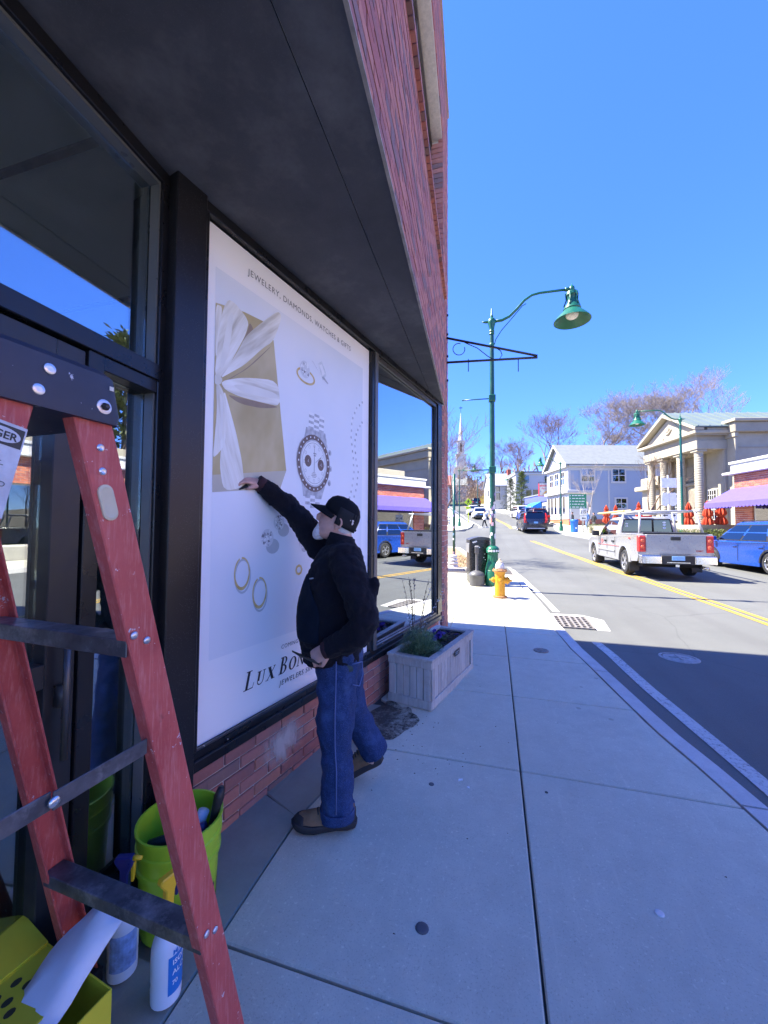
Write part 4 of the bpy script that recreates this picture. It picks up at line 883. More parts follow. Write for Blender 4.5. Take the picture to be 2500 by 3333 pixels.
mb = MB(); mb.tube([(-.055, .03, .085), (-.0545, .031, .10)], .0047, 6); mb.build('pencil_eraser', mat('eraser', (.6, .25, .22), .6), tl, True)
def spray(x, y, rz, label, lbl, words):
    t = thing('spray_bottle', label, 'spray bottle', (x, y, g(y)), rz, 'spray bottles by the bucket')
    mb = MB(); mb.lathe([(.038, 0), (.045, .006), (.046, .05), (.0445, .06), (.046, .07), (.046, .165), (.040, .19), (.024, .215), (.017, .228), (.017, .24)], n=24); mb.build('body', BOTW, t, 35)
    mb = MB(); 
    for z0, z1, m_ in ((.04, .155, 0),):
        mb.add([(.0465 * math.cos(R(a)), .0465 * math.sin(R(a)), z) for z in (z0, z1) for a in range(-115, 11, 14)], [(i, i + 1, i + 10, i + 9) for i in range(8)])
    lb = mb.build('label', lbl, t)
    mb = MB(); mb.lathe([(.019, .232), (.020, .262), (.013, .268)], n=14); mb.build('collar', NAVY if words else YELP, t, 30)
    mb = MB(); mb.prism([(-.012, .262), (.012, .262), (.016, .33), (.030, .36), (.026, .385), (-.030, .385), (-.034, .37), (-.014, .34)], (0, -.013, 0), (1, 0, 0), (0, 0, 1), (0, .026, 0)); mb.build('sprayer_body', YELP if words else NAVY, t, bevel=.004)
    mb = MB(); mb.prism([(.02, .37), (.034, .36), (.030, .30), (.022, .30)], (0, -.007, 0), (1, 0, 0), (0, 0, 1), (0, .014, 0)); mb.build('trigger', NAVY if words else YELP, t, bevel=.002)
    mb = MB(); mb.tube([(.026, 0, .376), (.055, 0, .374)], [.009, .006], 10); mb.build('nozzle', NAVY if words else YELP, t, True)
    if words:
        for i, wd in enumerate(words):
            text_mesh('label_text', wd, .022 if i < 3 else .018, mat('label_white', (.85, .88, .92), .5) if i else LBLB, lb, fn=lambda x_, y_, z_, i=i: Vector((.0472 * math.cos(R(-100) + x_ / .0465), .0472 * math.sin(R(-100) + x_ / .0465), .158 - .030 * i + y_)), off=.0003)
    return t
spray(-1.035, 1.085, R(75), 'white spray bottle with blue label standing before the lime bucket', LBLB, ['MAX', 'ISOPROPYL', 'ALCOHOL', '70'])
spray(-1.235, 1.10, R(20), 'white spray bottle with navy sprayer head behind the rag box', mat('label_pale', (.25, .38, .72), .5, var=.5, scale=22), None)
BOXY = mat('rag_box_yellow', (.66, .58, .03), .6, var=.06); INKB = mat('box_ink', (.04, .04, .02), .6)
t = thing('rag_box', 'yellow cardboard box of rags under the stepladder', 'box', (-1.20, .66, g(.66)), R(-7))
mb = MB(); w, d, h = .30, .48, .26
mb.box(-w / 2, w / 2, -d / 2, d / 2, 0, .004); mb.box(w / 2 - .004, w / 2, -d / 2, d / 2, .004, h); mb.box(-w / 2, -w / 2 + .004, -d / 2, d / 2, .004, h); mb.box(-w / 2 + .004, w / 2 - .004, d / 2 - .004, d / 2, .004, h); mb.box(-w / 2 + .004, w / 2 - .004, -d / 2, -d / 2 + .004, .004, h); mb.build('carton', BOXY, t)
mb = MB(); mb.prism([(0, 0), (-.13, .03), (-.13, .034), (0, .004)], (-w / 2, -d / 2, h), (1, 0, 0), (0, 0, 1), (0, d, 0)); fl = mb.build('flap', BOXY, t)
mb = MB(); mb.box(-w / 2 + .005, w / 2 - .10, -d / 2 + .005, d / 2 - .005, h - .006, h - .002); lid = mb.build('lid_panel', BOXY, t)
for i in range(8):
    for j in range(3): mb = MB(); mb.lathe([(.010, 0), (.010, .0006)], (-.11 + .035 * j, -.17 + .045 * i + .01 * (j % 2), h - .0015), 10, sy=1.3); mb.build('printed_dot', INKB, lid)
text_mesh('box_text', 'RAGS', .042, INKB, t, fn=lambda x_, y_, z_: Vector((w / 2 + .0008, -.02 + x_ * 1.15, .20 + y_)), off=.001)
for k in range(6): mb = MB(); mb.box(w / 2, w / 2 + .0008, -.03 + .01 * (k % 3), .19 - .03 * (k % 2), .175 - .018 * k, .178 - .018 * k); mb.build('printed_line', INKB, t)
mb = MB(); rows = []; rn = random.Random(4)
for i in range(9):
    u = i / 8; rows.append([(.0 + .03 * u + (.17 - .04 * u) * (q / 4 - .5) + .006 * math.sin(3 * q + i), .10 + .20 * u + .008 * math.sin(q * 2.4 + i * .8), h - .02 + .15 * u - .02 * abs(q - 2) / 2 + .012 * math.sin(q * 2.2 + i * .5) + .004 * rn.random()) for q in range(5)])
mb.add([p for r in rows for p in r], [(i * 5 + q, i * 5 + q + 1, i * 5 + q + 6, i * 5 + q + 5) for i in range(8) for q in range(4)])
rg = mb.build('rag', mat('white_rag', (.74, .78, .86), .9, var=.06), None, True, loc=t.location, rot=t.rotation_euler); tag(rg, 'white rag pulled up out of the yellow box', 'rag')
sm = rg.modifiers.new('s', 'SOLIDIFY'); sm.thickness = .004

# ================================================================== THE MAN AT THE POSTER
SKIN = mat('skin', (.62, .36, .29), .5, var=.10, scale=25, bmp=.15, bscale=180, spec=.4)
def fleece():
    m, nt, N, L, b = newmat('black_fleece'); co = objco(nt)
    c = ramp(nt, noise(nt, 4, 4, .6, co), [(.3, (.0055, .0055, .009)), (.7, (.011, .0105, .016))]); c = mix(nt, ramp(nt, noise(nt, 260, 3, .7, co), [(.5, 0.0), (.7, .5)]), c, (.026, .025, .034)); L.new(c, b.inputs['Base Color'])
    b.inputs['Roughness'].default_value = .95; b.inputs['Specular IOR Level'].default_value = .15; b.inputs['Sheen Weight'].default_value = .04; b.inputs['Sheen Roughness'].default_value = .6
    bump(nt, b, math_(nt, 'ADD', noise(nt, 220, 4, .8, co), math_(nt, 'MULTIPLY', noise(nt, 18, 3, .6, co), 1.2)), .55, .006); return m
def denim():
    m, nt, N, L, b = newmat('denim'); co = objco(nt)
    c = ramp(nt, noise(nt, 7, 5, .7, co), [(.28, (.012, .026, .075)), (.55, (.022, .045, .125)), (.78, (.06, .11, .24))]); c = mix(nt, ramp(nt, noise(nt, 300, 2, .6, co), [(.5, 0.0), (.7, .5)]), c, (.09, .16, .36)); L.new(c, b.inputs['Base Color'])
    b.inputs['Roughness'].default_value = .85; b.inputs['Specular IOR Level'].default_value = .2
    mp = node(nt, 'ShaderNodeMapping'); mp.inputs['Scale'].default_value = (8, 8, 16); L.new(co, mp.inputs[0])
    bump(nt, b, math_(nt, 'ADD', math_(nt, 'MULTIPLY', noise(nt, 320, 2, .6, co), .3), noise(nt, 1.2, 4, .6, mp.outputs[0])), .55, .012); return m
FLEECE = fleece(); DENIM = denim(); CAPM = mat('cap_cloth', (.008, .009, .012), .9, var=.2, bmp=.4, bscale=300, spec=.2); CAPG = mat('cap_panel_grey', (.024, .025, .027), .9, var=.2, bmp=.4, bscale=300, spec=.2)
WHAIR = mat('white_hair', (.72, .70, .70), .85, var=.15, scale=60, bmp=.6, bscale=220); SUEDE = mat('tan_suede', (.20, .12, .065), .9, var=.25, scale=12, bmp=.4, bscale=150); SOLE = mat('shoe_rubber', (.025, .022, .024), .7, var=.2)
man = thing('person', 'man in black fleece, black cap and jeans pressing vinyl on the poster', 'person', (-.74, 2.08, .05), math.atan2(-.3122, -.95))
def remesh(o, vox, smooth=6, fac=.5):
    r = o.modifiers.new('remesh', 'REMESH'); r.mode = 'VOXEL'; r.voxel_size = vox; r.use_smooth_shade = True
    s = o.modifiers.new('smooth', 'SMOOTH'); s.iterations = smooth; s.factor = fac
    return o
def folds(o, strength, size, name):
    tx = bpy.data.textures.new(name, 'CLOUDS'); tx.noise_scale = size; tx.noise_depth = 2
    d = o.modifiers.new('folds', 'DISPLACE'); d.texture = tx; d.strength = strength; d.mid_level = .5; d.texture_coords = 'LOCAL'
def ring(cx, cy, z, rx, ry, n=20, p=2.3, tilt=0):
    out = []
    for k in range(n):
        a = 2 * math.pi * k / n; c, s = math.cos(a), math.sin(a); x = rx * abs(c) ** (2 / p) * (1 if c > 0 else -1); y = ry * abs(s) ** (2 / p) * (1 if s > 0 else -1)
        out.append((cx + x, cy + y, z + tilt * x))
    return out
def hand(mb, M_, curls, spread=.08, thumb=((.02, .045, -.01), (.055, .062, -.018), (.082, .052, -.03)), side=1):
    S = lambda p: M_ @ Vector((p[0], p[1] * side, p[2]))
    mb.loft([[S(p) for p in ring_yz(x, w, h)] for x, w, h in ((-.03, .026, .021), (0, .029, .018), (.03, .040, .016), (.065, .043, .015), (.088, .041, .012), (.095, .036, .008))])
    for i, (y, L_, r) in enumerate(((.030, .070, .0092), (.010, .078, .0094), (-.011, .072, .0090), (-.030, .056, .0080))):
        a = 0; p = Vector((.088, y, .0)); pts = [Vector((.06, y * .9, 0)), p.copy()]; yaw = spread * (1.5 - i) * .5
        for seg, f in ((.42, .55), (.31, .85), (.27, .6)):
            a += curls[i] * f; d = Vector((math.cos(a) * math.cos(yaw), math.sin(yaw), -math.sin(a))); p = p + d * L_ * seg; pts.append(p.copy())
        mb.tube([S(q) for q in pts], [r * 1.05, r * 1.08, r, r * .94, r * .72], 10)
    mb.tube([S((.0, .022, -.004))] + [S(q) for q in thumb], [.016, .0135, .011, .008], 10)
def ring_yz(x, w, h, n=14): return [(x, w * math.cos(2 * math.pi * k / n), h * math.sin(2 * math.pi * k / n)) for k in range(n)]
def frame_at(o, x, up):
    x = Vector(x).normalized(); z = Vector(up); z = (z - x * z.dot(x)).normalized(); y = z.cross(x)
    return Matrix.Translation(o) @ Matrix((x, y, z)).transposed().to_4x4()
HT = Matrix.Translation((.118, 0, 1.535)) @ Matrix.Rotation(R(-22), 4, 'Y') @ Matrix.Rotation(R(4), 4, 'Z')
LSH, LEL, LWR = (.055, .195, 1.315), (-.035, .285, 1.04), (.145, .235, .892); RSH, REL, RWR = (.19, -.17, 1.33), (.385, -.14, 1.585), (.570, -.02, 1.752)
LHIP, LKN, LAN = (.10, .10, .80), (.105, .145, .43), (.09, .17, .09); RHIP, RKN, RAN = (.09, -.10, .80), (.035, -.14, .43), (-.10, -.17, .17)
mb = MB()   # one continuous body
mb.loft([[HT @ Vector(p) for p in ring(cx, 0, z, rx, ry, 24, 2.15)] for cx, z, rx, ry in ((.045, -.118, .030, .025), (.040, -.112, .045, .040), (.028, -.090, .064, .056), (.015, -.055, .078, .066), (.004, -.015, .089, .072), (-.004, .025, .096, .077), (-.010, .06, .097, .078), (-.014, .09, .088, .070), (-.016, .112, .065, .05), (-.016, .122, .03, .025))])
mb.tube([HT @ Vector(p) for p in ((.078, 0, .030), (.094, 0, .010), (.108, 0, -.012), (.104, 0, -.026), (.086, 0, -.030))], [(.009, .009), (.011, .012), (.0135, .014), (.013, .016), (.008, .01)], 10)   # nose
for s_ in (-1, 1):
    mb.ell((0, 0, 0), .020, .013, .013, 10, 6, HT @ Matrix.Translation((.070, s_ * .034, -.022)))       # cheek
    mb.ell((0, 0, 0), .012, .022, .008, 10, 6, HT @ Matrix.Translation((.080, s_ * .030, .036)))         # brow
    E_ = HT @ Matrix.Translation((-.012, s_ * .076, -.012)) @ Matrix.Rotation(s_ * R(-22), 4, 'Z') @ Matrix.Rotation(R(12), 4, 'Y')
    pts = [(.018 * math.cos(t) * (1 if math.sin(t) > -.2 else .7) - .004, s_ * (.006 + .004 * math.sin(t)), .031 * math.sin(t)) for t in [R(k * 30 - 60) for k in range(11)]]
    mb.tube([E_ @ Vector(p) for p in pts], .0052, 8); mb.ell((0, 0, 0), .012, .004, .022, 10, 6, E_ @ Matrix.Translation((-.002, s_ * .003, 0))); mb.ell((0, 0, 0), .008, .006, .010, 8, 6, E_ @ Matrix.Translation((.008, s_ * .002, -.028)))
mb.tube([HT @ Vector((.075, 0, -.060)), HT @ Vector((.088, 0, -.066)), HT @ Vector((.082, 0, -.075))], [.010, .011, .009], 8)
mb.tube([(.085, 0, 1.30), (.085, 0, 1.40), (.105, 0, 1.47), (.12, 0, 1.53)], [.075, .066, .060, .058], 16)                # neck
mb.loft([ring((a + b_) / 2, 0, z, (a - b_) / 2 - .05, w - .05, 20) for z, a, b_, w in ((1.36, .18, .0, .16), (1.25, .27, -.04, .22), (1.05, .30, -.06, .22), (.88, .28, -.05, .20), (.78, .24, -.03, .18))])
mb.tube([(.08, .12, 1.31), LSH, LEL, LWR], [.06, .058, .045, .030], 14); mb.tube([(.14, -.1, 1.30), RSH, REL, RWR], [.06, .058, .045, .030], 14)
for h_, k_, a_ in ((LHIP, LKN, LAN), (RHIP, RKN, RAN)): mb.tube([(h_[0], h_[1] * .8, .86), h_, k_, a_, (a_[0] + .02, a_[1], a_[2] - .06)], [.085, .082, .055, .042, .04], 14)
# right hand pressing a card on the poster, left hand closed round a tool
MR = frame_at(RWR, (.095, .105, .012), (-.25, .5, .85)); hand(mb, MR, (.75, .8, .85, .9), .02, ((.03, .036, -.014), (.066, .040, -.030), (.092, .022, -.034)), 1)
ML = frame_at(LWR, (.090, -.025, -.062), (.35, .75, .5)); hand(mb, ML, (1.75, 1.9, 2.0, 2.05), .0, ((.03, .040, -.012), (.062, .050, -.026), (.088, .034, -.036)), 1)
body = mb.build('body', SKIN, man); remesh(body, .0042, 4, .5)
# beard, moustache, hair
mb = MB(); mb.loft([[HT @ Vector(p) for p in ring(cx, 0, z, rx, ry, 16, 2.2)] for cx, z, rx, ry in ((.072, -.140, .012, .012), (.068, -.130, .028, .026), (.066, -.108, .038, .040), (.066, -.085, .036, .044), (.070, -.066, .028, .040), (.080, -.050, .014, .028))]); b1 = mb.build('beard', WHAIR, man); remesh(b1, .005, 3); folds(b1, .008, .012, 'beard_lumps')
mb = MB(); mb.loft([[HT @ Vector(p) for p in ring(-.045, 0, z, rx, ry, 20, 2.1)] for z, rx, ry in ((-.062, .040, .052), (-.045, .055, .066), (.0, .0665, .0765), (.04, .066, .0795))]); b2 = mb.build('hair', WHAIR, man); remesh(b2, .005, 3); folds(b2, .004, .01, 'hair_lumps')
for s_ in (-1, 1):
    mb = MB(); mb.ell((0, 0, 0), .006, .010, .006, 10, 6, HT @ Matrix.Translation((.083, s_ * .030, .016))); mb.build('eye', mat('eye_dark', (.12, .10, .09), .2), body, True)
# cap: crown with dark mesh rear panels and a curved brim
mb = MB(); prof = ((.022, .104, .086), (.05, .106, .087), (.08, .102, .083), (.108, .088, .072), (.128, .064, .052), (.138, .030, .025))
mb.loft([[HT @ Vector(p) for p in ring(-.010, 0, z, rx, ry, 28, 2.1, tilt=.10)] for z, rx, ry in prof]); crown = mb.build('cap_crown', CAPM, man, True)
for s_ in (-1, 1):
    mb = MB(); rows = []
    for z, rx, ry in ((-.020, .103, .0885), (.012, .1065, .0890), (.05, .1075, .0885), (.078, .1035, .0850)):
        rows.append([HT @ Vector((-.010 + rx * math.cos(R(a)), s_ * ry * math.sin(R(a)), z + .10 * rx * math.cos(R(a)))) for a in range(78, 176, 12)])
    n_ = len(rows[0]); mb.add([p for r in rows for p in r], [(i * n_ + k, i * n_ + k + 1, (i + 1) * n_ + k + 1, (i + 1) * n_ + k) for i in range(3) for k in range(n_ - 1)])
    o = mb.build('cap_panel', CAPG, crown, True); sm = o.modifiers.new('s', 'SOLIDIFY'); sm.thickness = .003
mb = MB(); rows = []
for u in (0, .33, .66, 1.0):
    row = []
    for k in range(13):
        a = R(-72 + 12 * k); rad = 1 + u * .78 * max(0, math.cos(a)) ** .6; x = -.010 + .104 * math.cos(a) * rad; y = .085 * math.sin(a) * (1 + u * .06)
        row.append(HT @ Vector((x, y, .034 + .10 * .1 * math.cos(a) - u * .012 - .028 * abs(math.sin(a)) ** 2 + .010 * (1 - u))))
    rows.append(row)
n_ = 13; mb.add([p for r in rows for p in r], [(i * n_ + k, i * n_ + k + 1, (i + 1) * n_ + k + 1, (i + 1) * n_ + k) for i in range(3) for k in range(n_ - 1)])
br = mb.build('cap_brim', CAPM, crown, True); sm = br.modifiers.new('s', 'SOLIDIFY'); sm.thickness = .005; sm.offset = 0
mb = MB(); mb.ell((0, 0, 0), .008, .008, .004, 10, 6, HT @ Matrix.Translation((-.012, 0, .139))); mb.build('cap_button', CAPM, crown, True)
mb = MB(); mb.box(-.004, .004, -.02, .02, -.006, .006, HT @ Matrix.Translation((-.115, 0, -.012))); mb.build('cap_strap', CAPM, crown)
# fleece jacket
mb = MB()
mb.loft([ring((a + b_) / 2, 0, z, (a - b_) / 2, w, 28, 2.4) for z, a, b_, w in ((1.435, .165, .020, .076), (1.41, .172, .012, .090), (1.37, .205, -.015, .165), (1.30, .250, -.035, .195), (1.216, .282, -.052, .205), (1.097, .318, -.056, .208), (.978, .326, -.052, .205), (.90, .318, -.045, .20), (.82, .298, -.034, .194), (.775, .284, -.026, .188), (.770, .27, -.01, .17))])
mb.tube([(.10, .07, 1.33), (.065, .165, 1.335), (.025, .225, 1.24), (-.03, .275, 1.10), (-.045, .285, 1.035), (-.01, .28, .985), (.07, .258, .93), (.128, .24, .897), (.142, .236, .890)], [.080, .088, .086, .078, .074, .070, .061, .052, .047], 18)
mb.ell((0, 0, 0), .030, .03, .045, 10, 8, Matrix.Translation((-.092, .255, 1.21)))
mb.tube([(.13, -.06, 1.30), (.185, -.155, 1.33), (.28, -.155, 1.45), (.36, -.145, 1.555), (.40, -.13, 1.60), (.47, -.085, 1.665), (.53, -.045, 1.718), (.556, -.028, 1.741)], [.085, .088, .078, .070, .065, .058, .051, .047], 18)
jk = mb.build('jacket', FLEECE, man); remesh(jk, .0075, 8, .5); folds(jk, .034, .075, 'jacket_folds'); folds(jk, .010, .03, 'jacket_nap')
mb = MB(); mb.loft([ring(cx, 0, z, rx, ry, 24, 2.2, tilt=.25) for z, cx, rx, ry in ((1.385, .092, .088, .105), (1.43, .098, .078, .084), (1.462, .104, .074, .078), (1.464, .104, .070, .074), (1.43, .10, .070, .074))]); o = mb.build('collar', FLEECE, jk, True)
# sleeve cuffs, chest panel, logo stitch
CUFF = mat('cuff_knit', (.05, .018, .022), .9, var=.2, bmp=.5, bscale=200)
for a_, b_ in ((Vector((.132, .239, .896)), Vector(LWR) + Vector((.012, -.003, -.008))), (Vector((.548, -.034, 1.733)), Vector(RWR) + Vector((.006, .006, .004)))):
    mb = MB(); mb.tube([a_, b_], [.046, .043], 16); mb.build('cuff', CUFF, jk, True)
PANEL = mat('chest_panel_navy', (.005, .010, .020), .9, var=.25, bmp=.4, bscale=220, spec=.2)
def on_torso(z, a): # point on the jacket front, a = angle from straight ahead towards his left
    tab = ((1.30, .250, -.035, .195), (1.216, .282, -.052, .205), (1.097, .318, -.056, .208), (.978, .326, -.052, .205), (.90, .318, -.045, .20), (.82, .298, -.034, .194))
    zs = [t_[0] for t_ in tab][::-1]; f_ = [lerp_tab(z, zs, [t_[k] for t_ in tab][::-1]) for k in (1, 2, 3)]
    cx, rx, ry = (f_[0] + f_[1]) / 2, (f_[0] - f_[1]) / 2, f_[2]; c, s = math.cos(a), math.sin(a); p = 2.4
    return Vector((cx + (rx + .004) * abs(c) ** (2 / p) * (1 if c > 0 else -1), (ry + .004) * abs(s) ** (2 / p) * (1 if s > 0 else -1), z))
mb = MB(); rows = []
for i in range(9):
    z = .90 + .345 * i / 8; a1 = R(78 - 46 * max(0, (z - 1.08) / .17)); rows.append([on_torso(z, R(3) + (a1 - R(3)) * k / 8) for k in range(9)])
mb.add([p for r in rows for p in r], [(i * 9 + k, i * 9 + k + 1, (i + 1) * 9 + k + 1, (i + 1) * 9 + k) for i in range(8) for k in range(8)])
o = mb.build('chest_panel', PANEL, jk, True); sm = o.modifiers.new('s', 'SOLIDIFY'); sm.thickness = .010; sm.offset = .2; ss = o.modifiers.new('ss', 'SUBSURF'); ss.levels = 1; ss.render_levels = 1; folds(o, .012, .06, 'panel_folds')
mb = MB(); q = on_torso(1.235, R(52)); mb.box(-.004, .004, -.012, .012, -.003, .003, Matrix.Translation(q + Vector((.010, .012, 0))) @ Matrix.Rotation(R(-35), 4, 'Z')); mb.build('chest_logo', mat('logo_grey', (.35, .36, .38), .7), jk)
# jeans
mb = MB(); mb.loft([ring((a + b_) / 2, 0, z, (a - b_) / 2, w, 24, 2.4) for z, a, b_, w in ((.90, .235, -.03, .185), (.84, .235, -.035, .192), (.76, .225, -.03, .195), (.70, .205, -.01, .18))])
mb.loft([ring((a + b_) / 2, y, z, (a - b_) / 2, w, 20, 2.4) for z, a, b_, y, w in ((.80, .222, -.015, .085, .105), (.70, .212, -.005, .098, .103), (.60, .204, .002, .112, .098), (.50, .204, .006, .124, .092), (.44, .196, .012, .132, .088), (.38, .180, .016, .140, .086), (.30, .174, .014, .150, .084), (.20, .174, .008, .160, .082), (.10, .170, .006, .168, .082), (.045, .166, .008, .170, .080))])
def oring(c, t, rx, ry, n=20): 
    t = Vector(t).normalized(); a = Vector((1, 0, 0)); a = (a - t * a.dot(t)).normalized(); b_ = t.cross(a); return [Vector(c) + a * rx * math.cos(2 * math.pi * k / n) + b_ * ry * math.sin(2 * math.pi * k / n) for k in range(n)]
mb.loft([oring(c, d, rx, ry) for c, d, rx, ry in (((.085, -.09, .80), (0, 0, 1), .115, .10), ((.07, -.105, .65), (.1, 0, 1), .102, .098), ((.045, -.13, .50), (.2, 0, 1), .092, .09), ((.015, -.145, .40), (.4, 0, 1), .085, .086), ((-.04, -.158, .29), (.5, 0, 1), .080, .082), ((-.095, -.168, .19), (.5, 0, 1), .078, .080), ((-.118, -.17, .148), (.5, 0, 1), .076, .078))])
jn = mb.build('jeans', DENIM, man); remesh(jn, .0085, 6, .5); folds(jn, .022, .07, 'jean_folds'); folds(jn, .012, .14, 'jean_big')
mb = MB(); mb.loft([ring(.088, .170, z, .088, .087, 24, 2.3) for z in (.040, .046, .082, .088)], cap0=False, cap1=False); o = mb.build('hem_cuff', DENIM, jn, True); sm = o.modifiers.new('s', 'SOLIDIFY'); sm.thickness = .006; folds(o, .010, .06, 'hem_folds')
mb = MB(); mb.tube([(.10, .205, .82), (.10, .212, .70), (.102, .222, .55), (.10, .232, .42), (.09, .243, .30), (.088, .251, .10)], .003, 6); mb.build('side_seam', mat('seam_thread', (.10, .15, .32), .8), jn, True)
mb = MB(); mb.tube([(.02, .188, .80), (-.012, .165, .80), (-.030, .12, .79), (-.034, .10, .72), (-.018, .16, .68), (.015, .196, .70)], .003, 6); mb.build('pocket_seam', mat('seam_thread', (.10, .15, .32), .8), jn, True)
mb = MB(); mb.loft([ring((a + b_) / 2, 0, z, (a - b_) / 2, w, 24, 2.4) for z, a, b_, w in ((.795, .235, -.030, .185), (.755, .225, -.030, .188))]); o = mb.build('shirt_tail', mat('shirt_green', (.035, .06, .06), .9, var=.2), man, True)
# shoes
def shoe(M_, name):
    t = MB(); outl = [(-.01, .0), (.0, .032), (.03, .040), (.09, .037), (.15, .044), (.20, .052), (.25, .048), (.285, .034), (.302, .0), (.285, -.032), (.25, -.042), (.20, -.042), (.15, -.036), (.09, -.034), (.03, -.037), (.0, -.030)]
    def o_(sc, z, dx=0): return [M_ @ Vector(((x - .14) * sc + .14 + dx, y * sc, z + (.018 * max(0, (x - .2) / .1) if z > .001 else .010 * max(0, (x - .22) / .08)))) for x, y in outl]
    t.loft([o_(.97, 0), o_(1.05, .008), o_(1.06, .030), o_(1.0, .034)]); so = t.build('shoe', SOLE, man, 40)
    t = MB(); rows = []
    for x, w, h, z0 in ((-.004, .022, .070, .03), (.015, .036, .088, .03), (.05, .040, .092, .03), (.09, .038, .088, .03), (.13, .040, .074, .03), (.17, .045, .060, .03), (.21, .048, .050, .034), (.25, .043, .042, .038), (.278, .030, .032, .040), (.292, .014, .018, .042)):
        rows.append([M_ @ Vector((x, w * math.cos(a) * (1 if math.sin(a) < .4 else .82), z0 + h * max(0, math.sin(a)) ** .7)) for a in [R(180 * k / 12) for k in range(13)]])
    t.loft(rows, closed=False, cap0=True, cap1=True); up = t.build('upper', SUEDE, so, True)
    t = MB(); rows = [[M_ @ Vector((x, (w + .003) * math.cos(a), z0 + (h + .003) * max(0, math.sin(a)) ** .7)) for a in [R(180 * k / 12) for k in range(13)]] for x, w, h, z0 in ((.248, .044, .036, .036), (.262, .040, .036, .036), (.282, .030, .032, .037), (.298, .014, .018, .040))]
    t.loft(rows, closed=False); t.build('toe_guard', SOLE, so, True)
    t = MB(); t.loft([[M_ @ Vector((x, (w + .0025) * math.cos(a), z0 + h * max(0, math.sin(a)) ** .7)) for a in [R(180 * k / 12) for k in range(13)]] for x, w, h, z0 in ((-.010, .022, .055, .03), (.015, .037, .060, .03), (.045, .041, .045, .03))], closed=False); t.build('heel_guard', SOLE, so, True)
    for k in range(5):
        x = .105 + .018 * k; z = .030 + lerp_tab(x, [.09, .13, .17, .21], [.088, .074, .060, .050]); t = MB(); t.tube([M_ @ Vector((x, -.026, z - .010)), M_ @ Vector((x + .006, 0, z + .005)), M_ @ Vector((x, .026, z - .010))], .0032, 6); t.build('lace', SOLE, so, True)
shoe(Matrix.Translation((.005, .172, -.004)) @ Matrix.Rotation(R(4), 4, 'Z'), 'l')
shoe(Matrix.Translation((-.150, -.172, .105)) @ Matrix.Rotation(R(-6), 4, 'Z') @ Matrix.Rotation(R(27), 4, 'Y'), 'r')
# tools in his hands: things of their own
P_ = man.matrix_basis
tip = MR @ Vector((.128, .012, -.046))
mb = MB(); mb.box(-.055, .02, -.035, .035, -.004, .004, MR @ Matrix.Translation((.120, .012, -.046)) @ Matrix.Rotation(R(30), 4, 'Y')); cd = mb.build('squeegee_card', BLKP, None, bevel=.002, loc=man.location, rot=man.rotation_euler); tag(cd, 'black plastic squeegee card pinched in his raised hand', 'squeegee card')
mb = MB(); d_ = Vector((.085, .02, .045)).normalized(); q = ML @ Vector((.085, .030, -.020)) + Vector((.03, .03, .03)); mb.loft([[q + d_ * a + Vector((0, w, h)) for w, h in ((-.009, -.004), (.009, -.004), (.009, .005), (-.009, .005))] for a in (-.05, .055)] + [[q + d_ * .10 + Vector((0, w, h + .004)) for w, h in ((-.002, -.003), (.002, -.003), (.002, .003), (-.002, .003))]]); kn = mb.build('utility_knife', BLKP, None, loc=man.location, rot=man.rotation_euler); tag(kn, 'slim black knife held in his lowered hand', 'knife')

# ================================================================== WOODEN PLANTER
WOOD = None
def wood():
    m, nt, N, L, b = newmat('weathered_wood'); co = objco(nt)
    oi = node(nt, 'ShaderNodeObjectInfo').outputs['Random']; tc = node(nt, 'ShaderNodeTexCoord'); mp = node(nt, 'ShaderNodeMapping'); mp.inputs['Scale'].default_value = (30, 30, 2.2); L.new(tc.outputs['Object'], mp.inputs[0])
    cx = node(nt, 'ShaderNodeCombineXYZ'); L.new(math_(nt, 'MULTIPLY', oi, 40), cx.inputs[0]); L.new(cx.outputs[0], mp.inputs['Location'])
    c = ramp(nt, noise(nt, 1.5, 6, .7, mp.outputs[0]), [(.25, (.20, .18, .16)), (.5, (.40, .375, .345)), (.75, (.60, .575, .545))])
    c = mix(nt, .5, c, ramp(nt, oi, [(0, (.36, .335, .31)), (1, (.58, .56, .53))])); c = mix(nt, ramp(nt, noise(nt, 4, 6, .75, co), [(.5, 0.0), (.75, .55)]), c, (.22, .19, .165))
    L.new(c, b.inputs['Base Color']); b.inputs['Roughness'].default_value = .85; bump(nt, b, noise(nt, 2.2, 5, .7, mp.outputs[0]), .35, .003); return m
WOOD = wood()
pl_rz = -math.atan2(.266, 1.03); pz = g(3.7)
pln = thing('planter_box', 'weathered grey wooden planter box beside the shop window', 'planter', (-.55, 3.76, pz - .004), pl_rz)
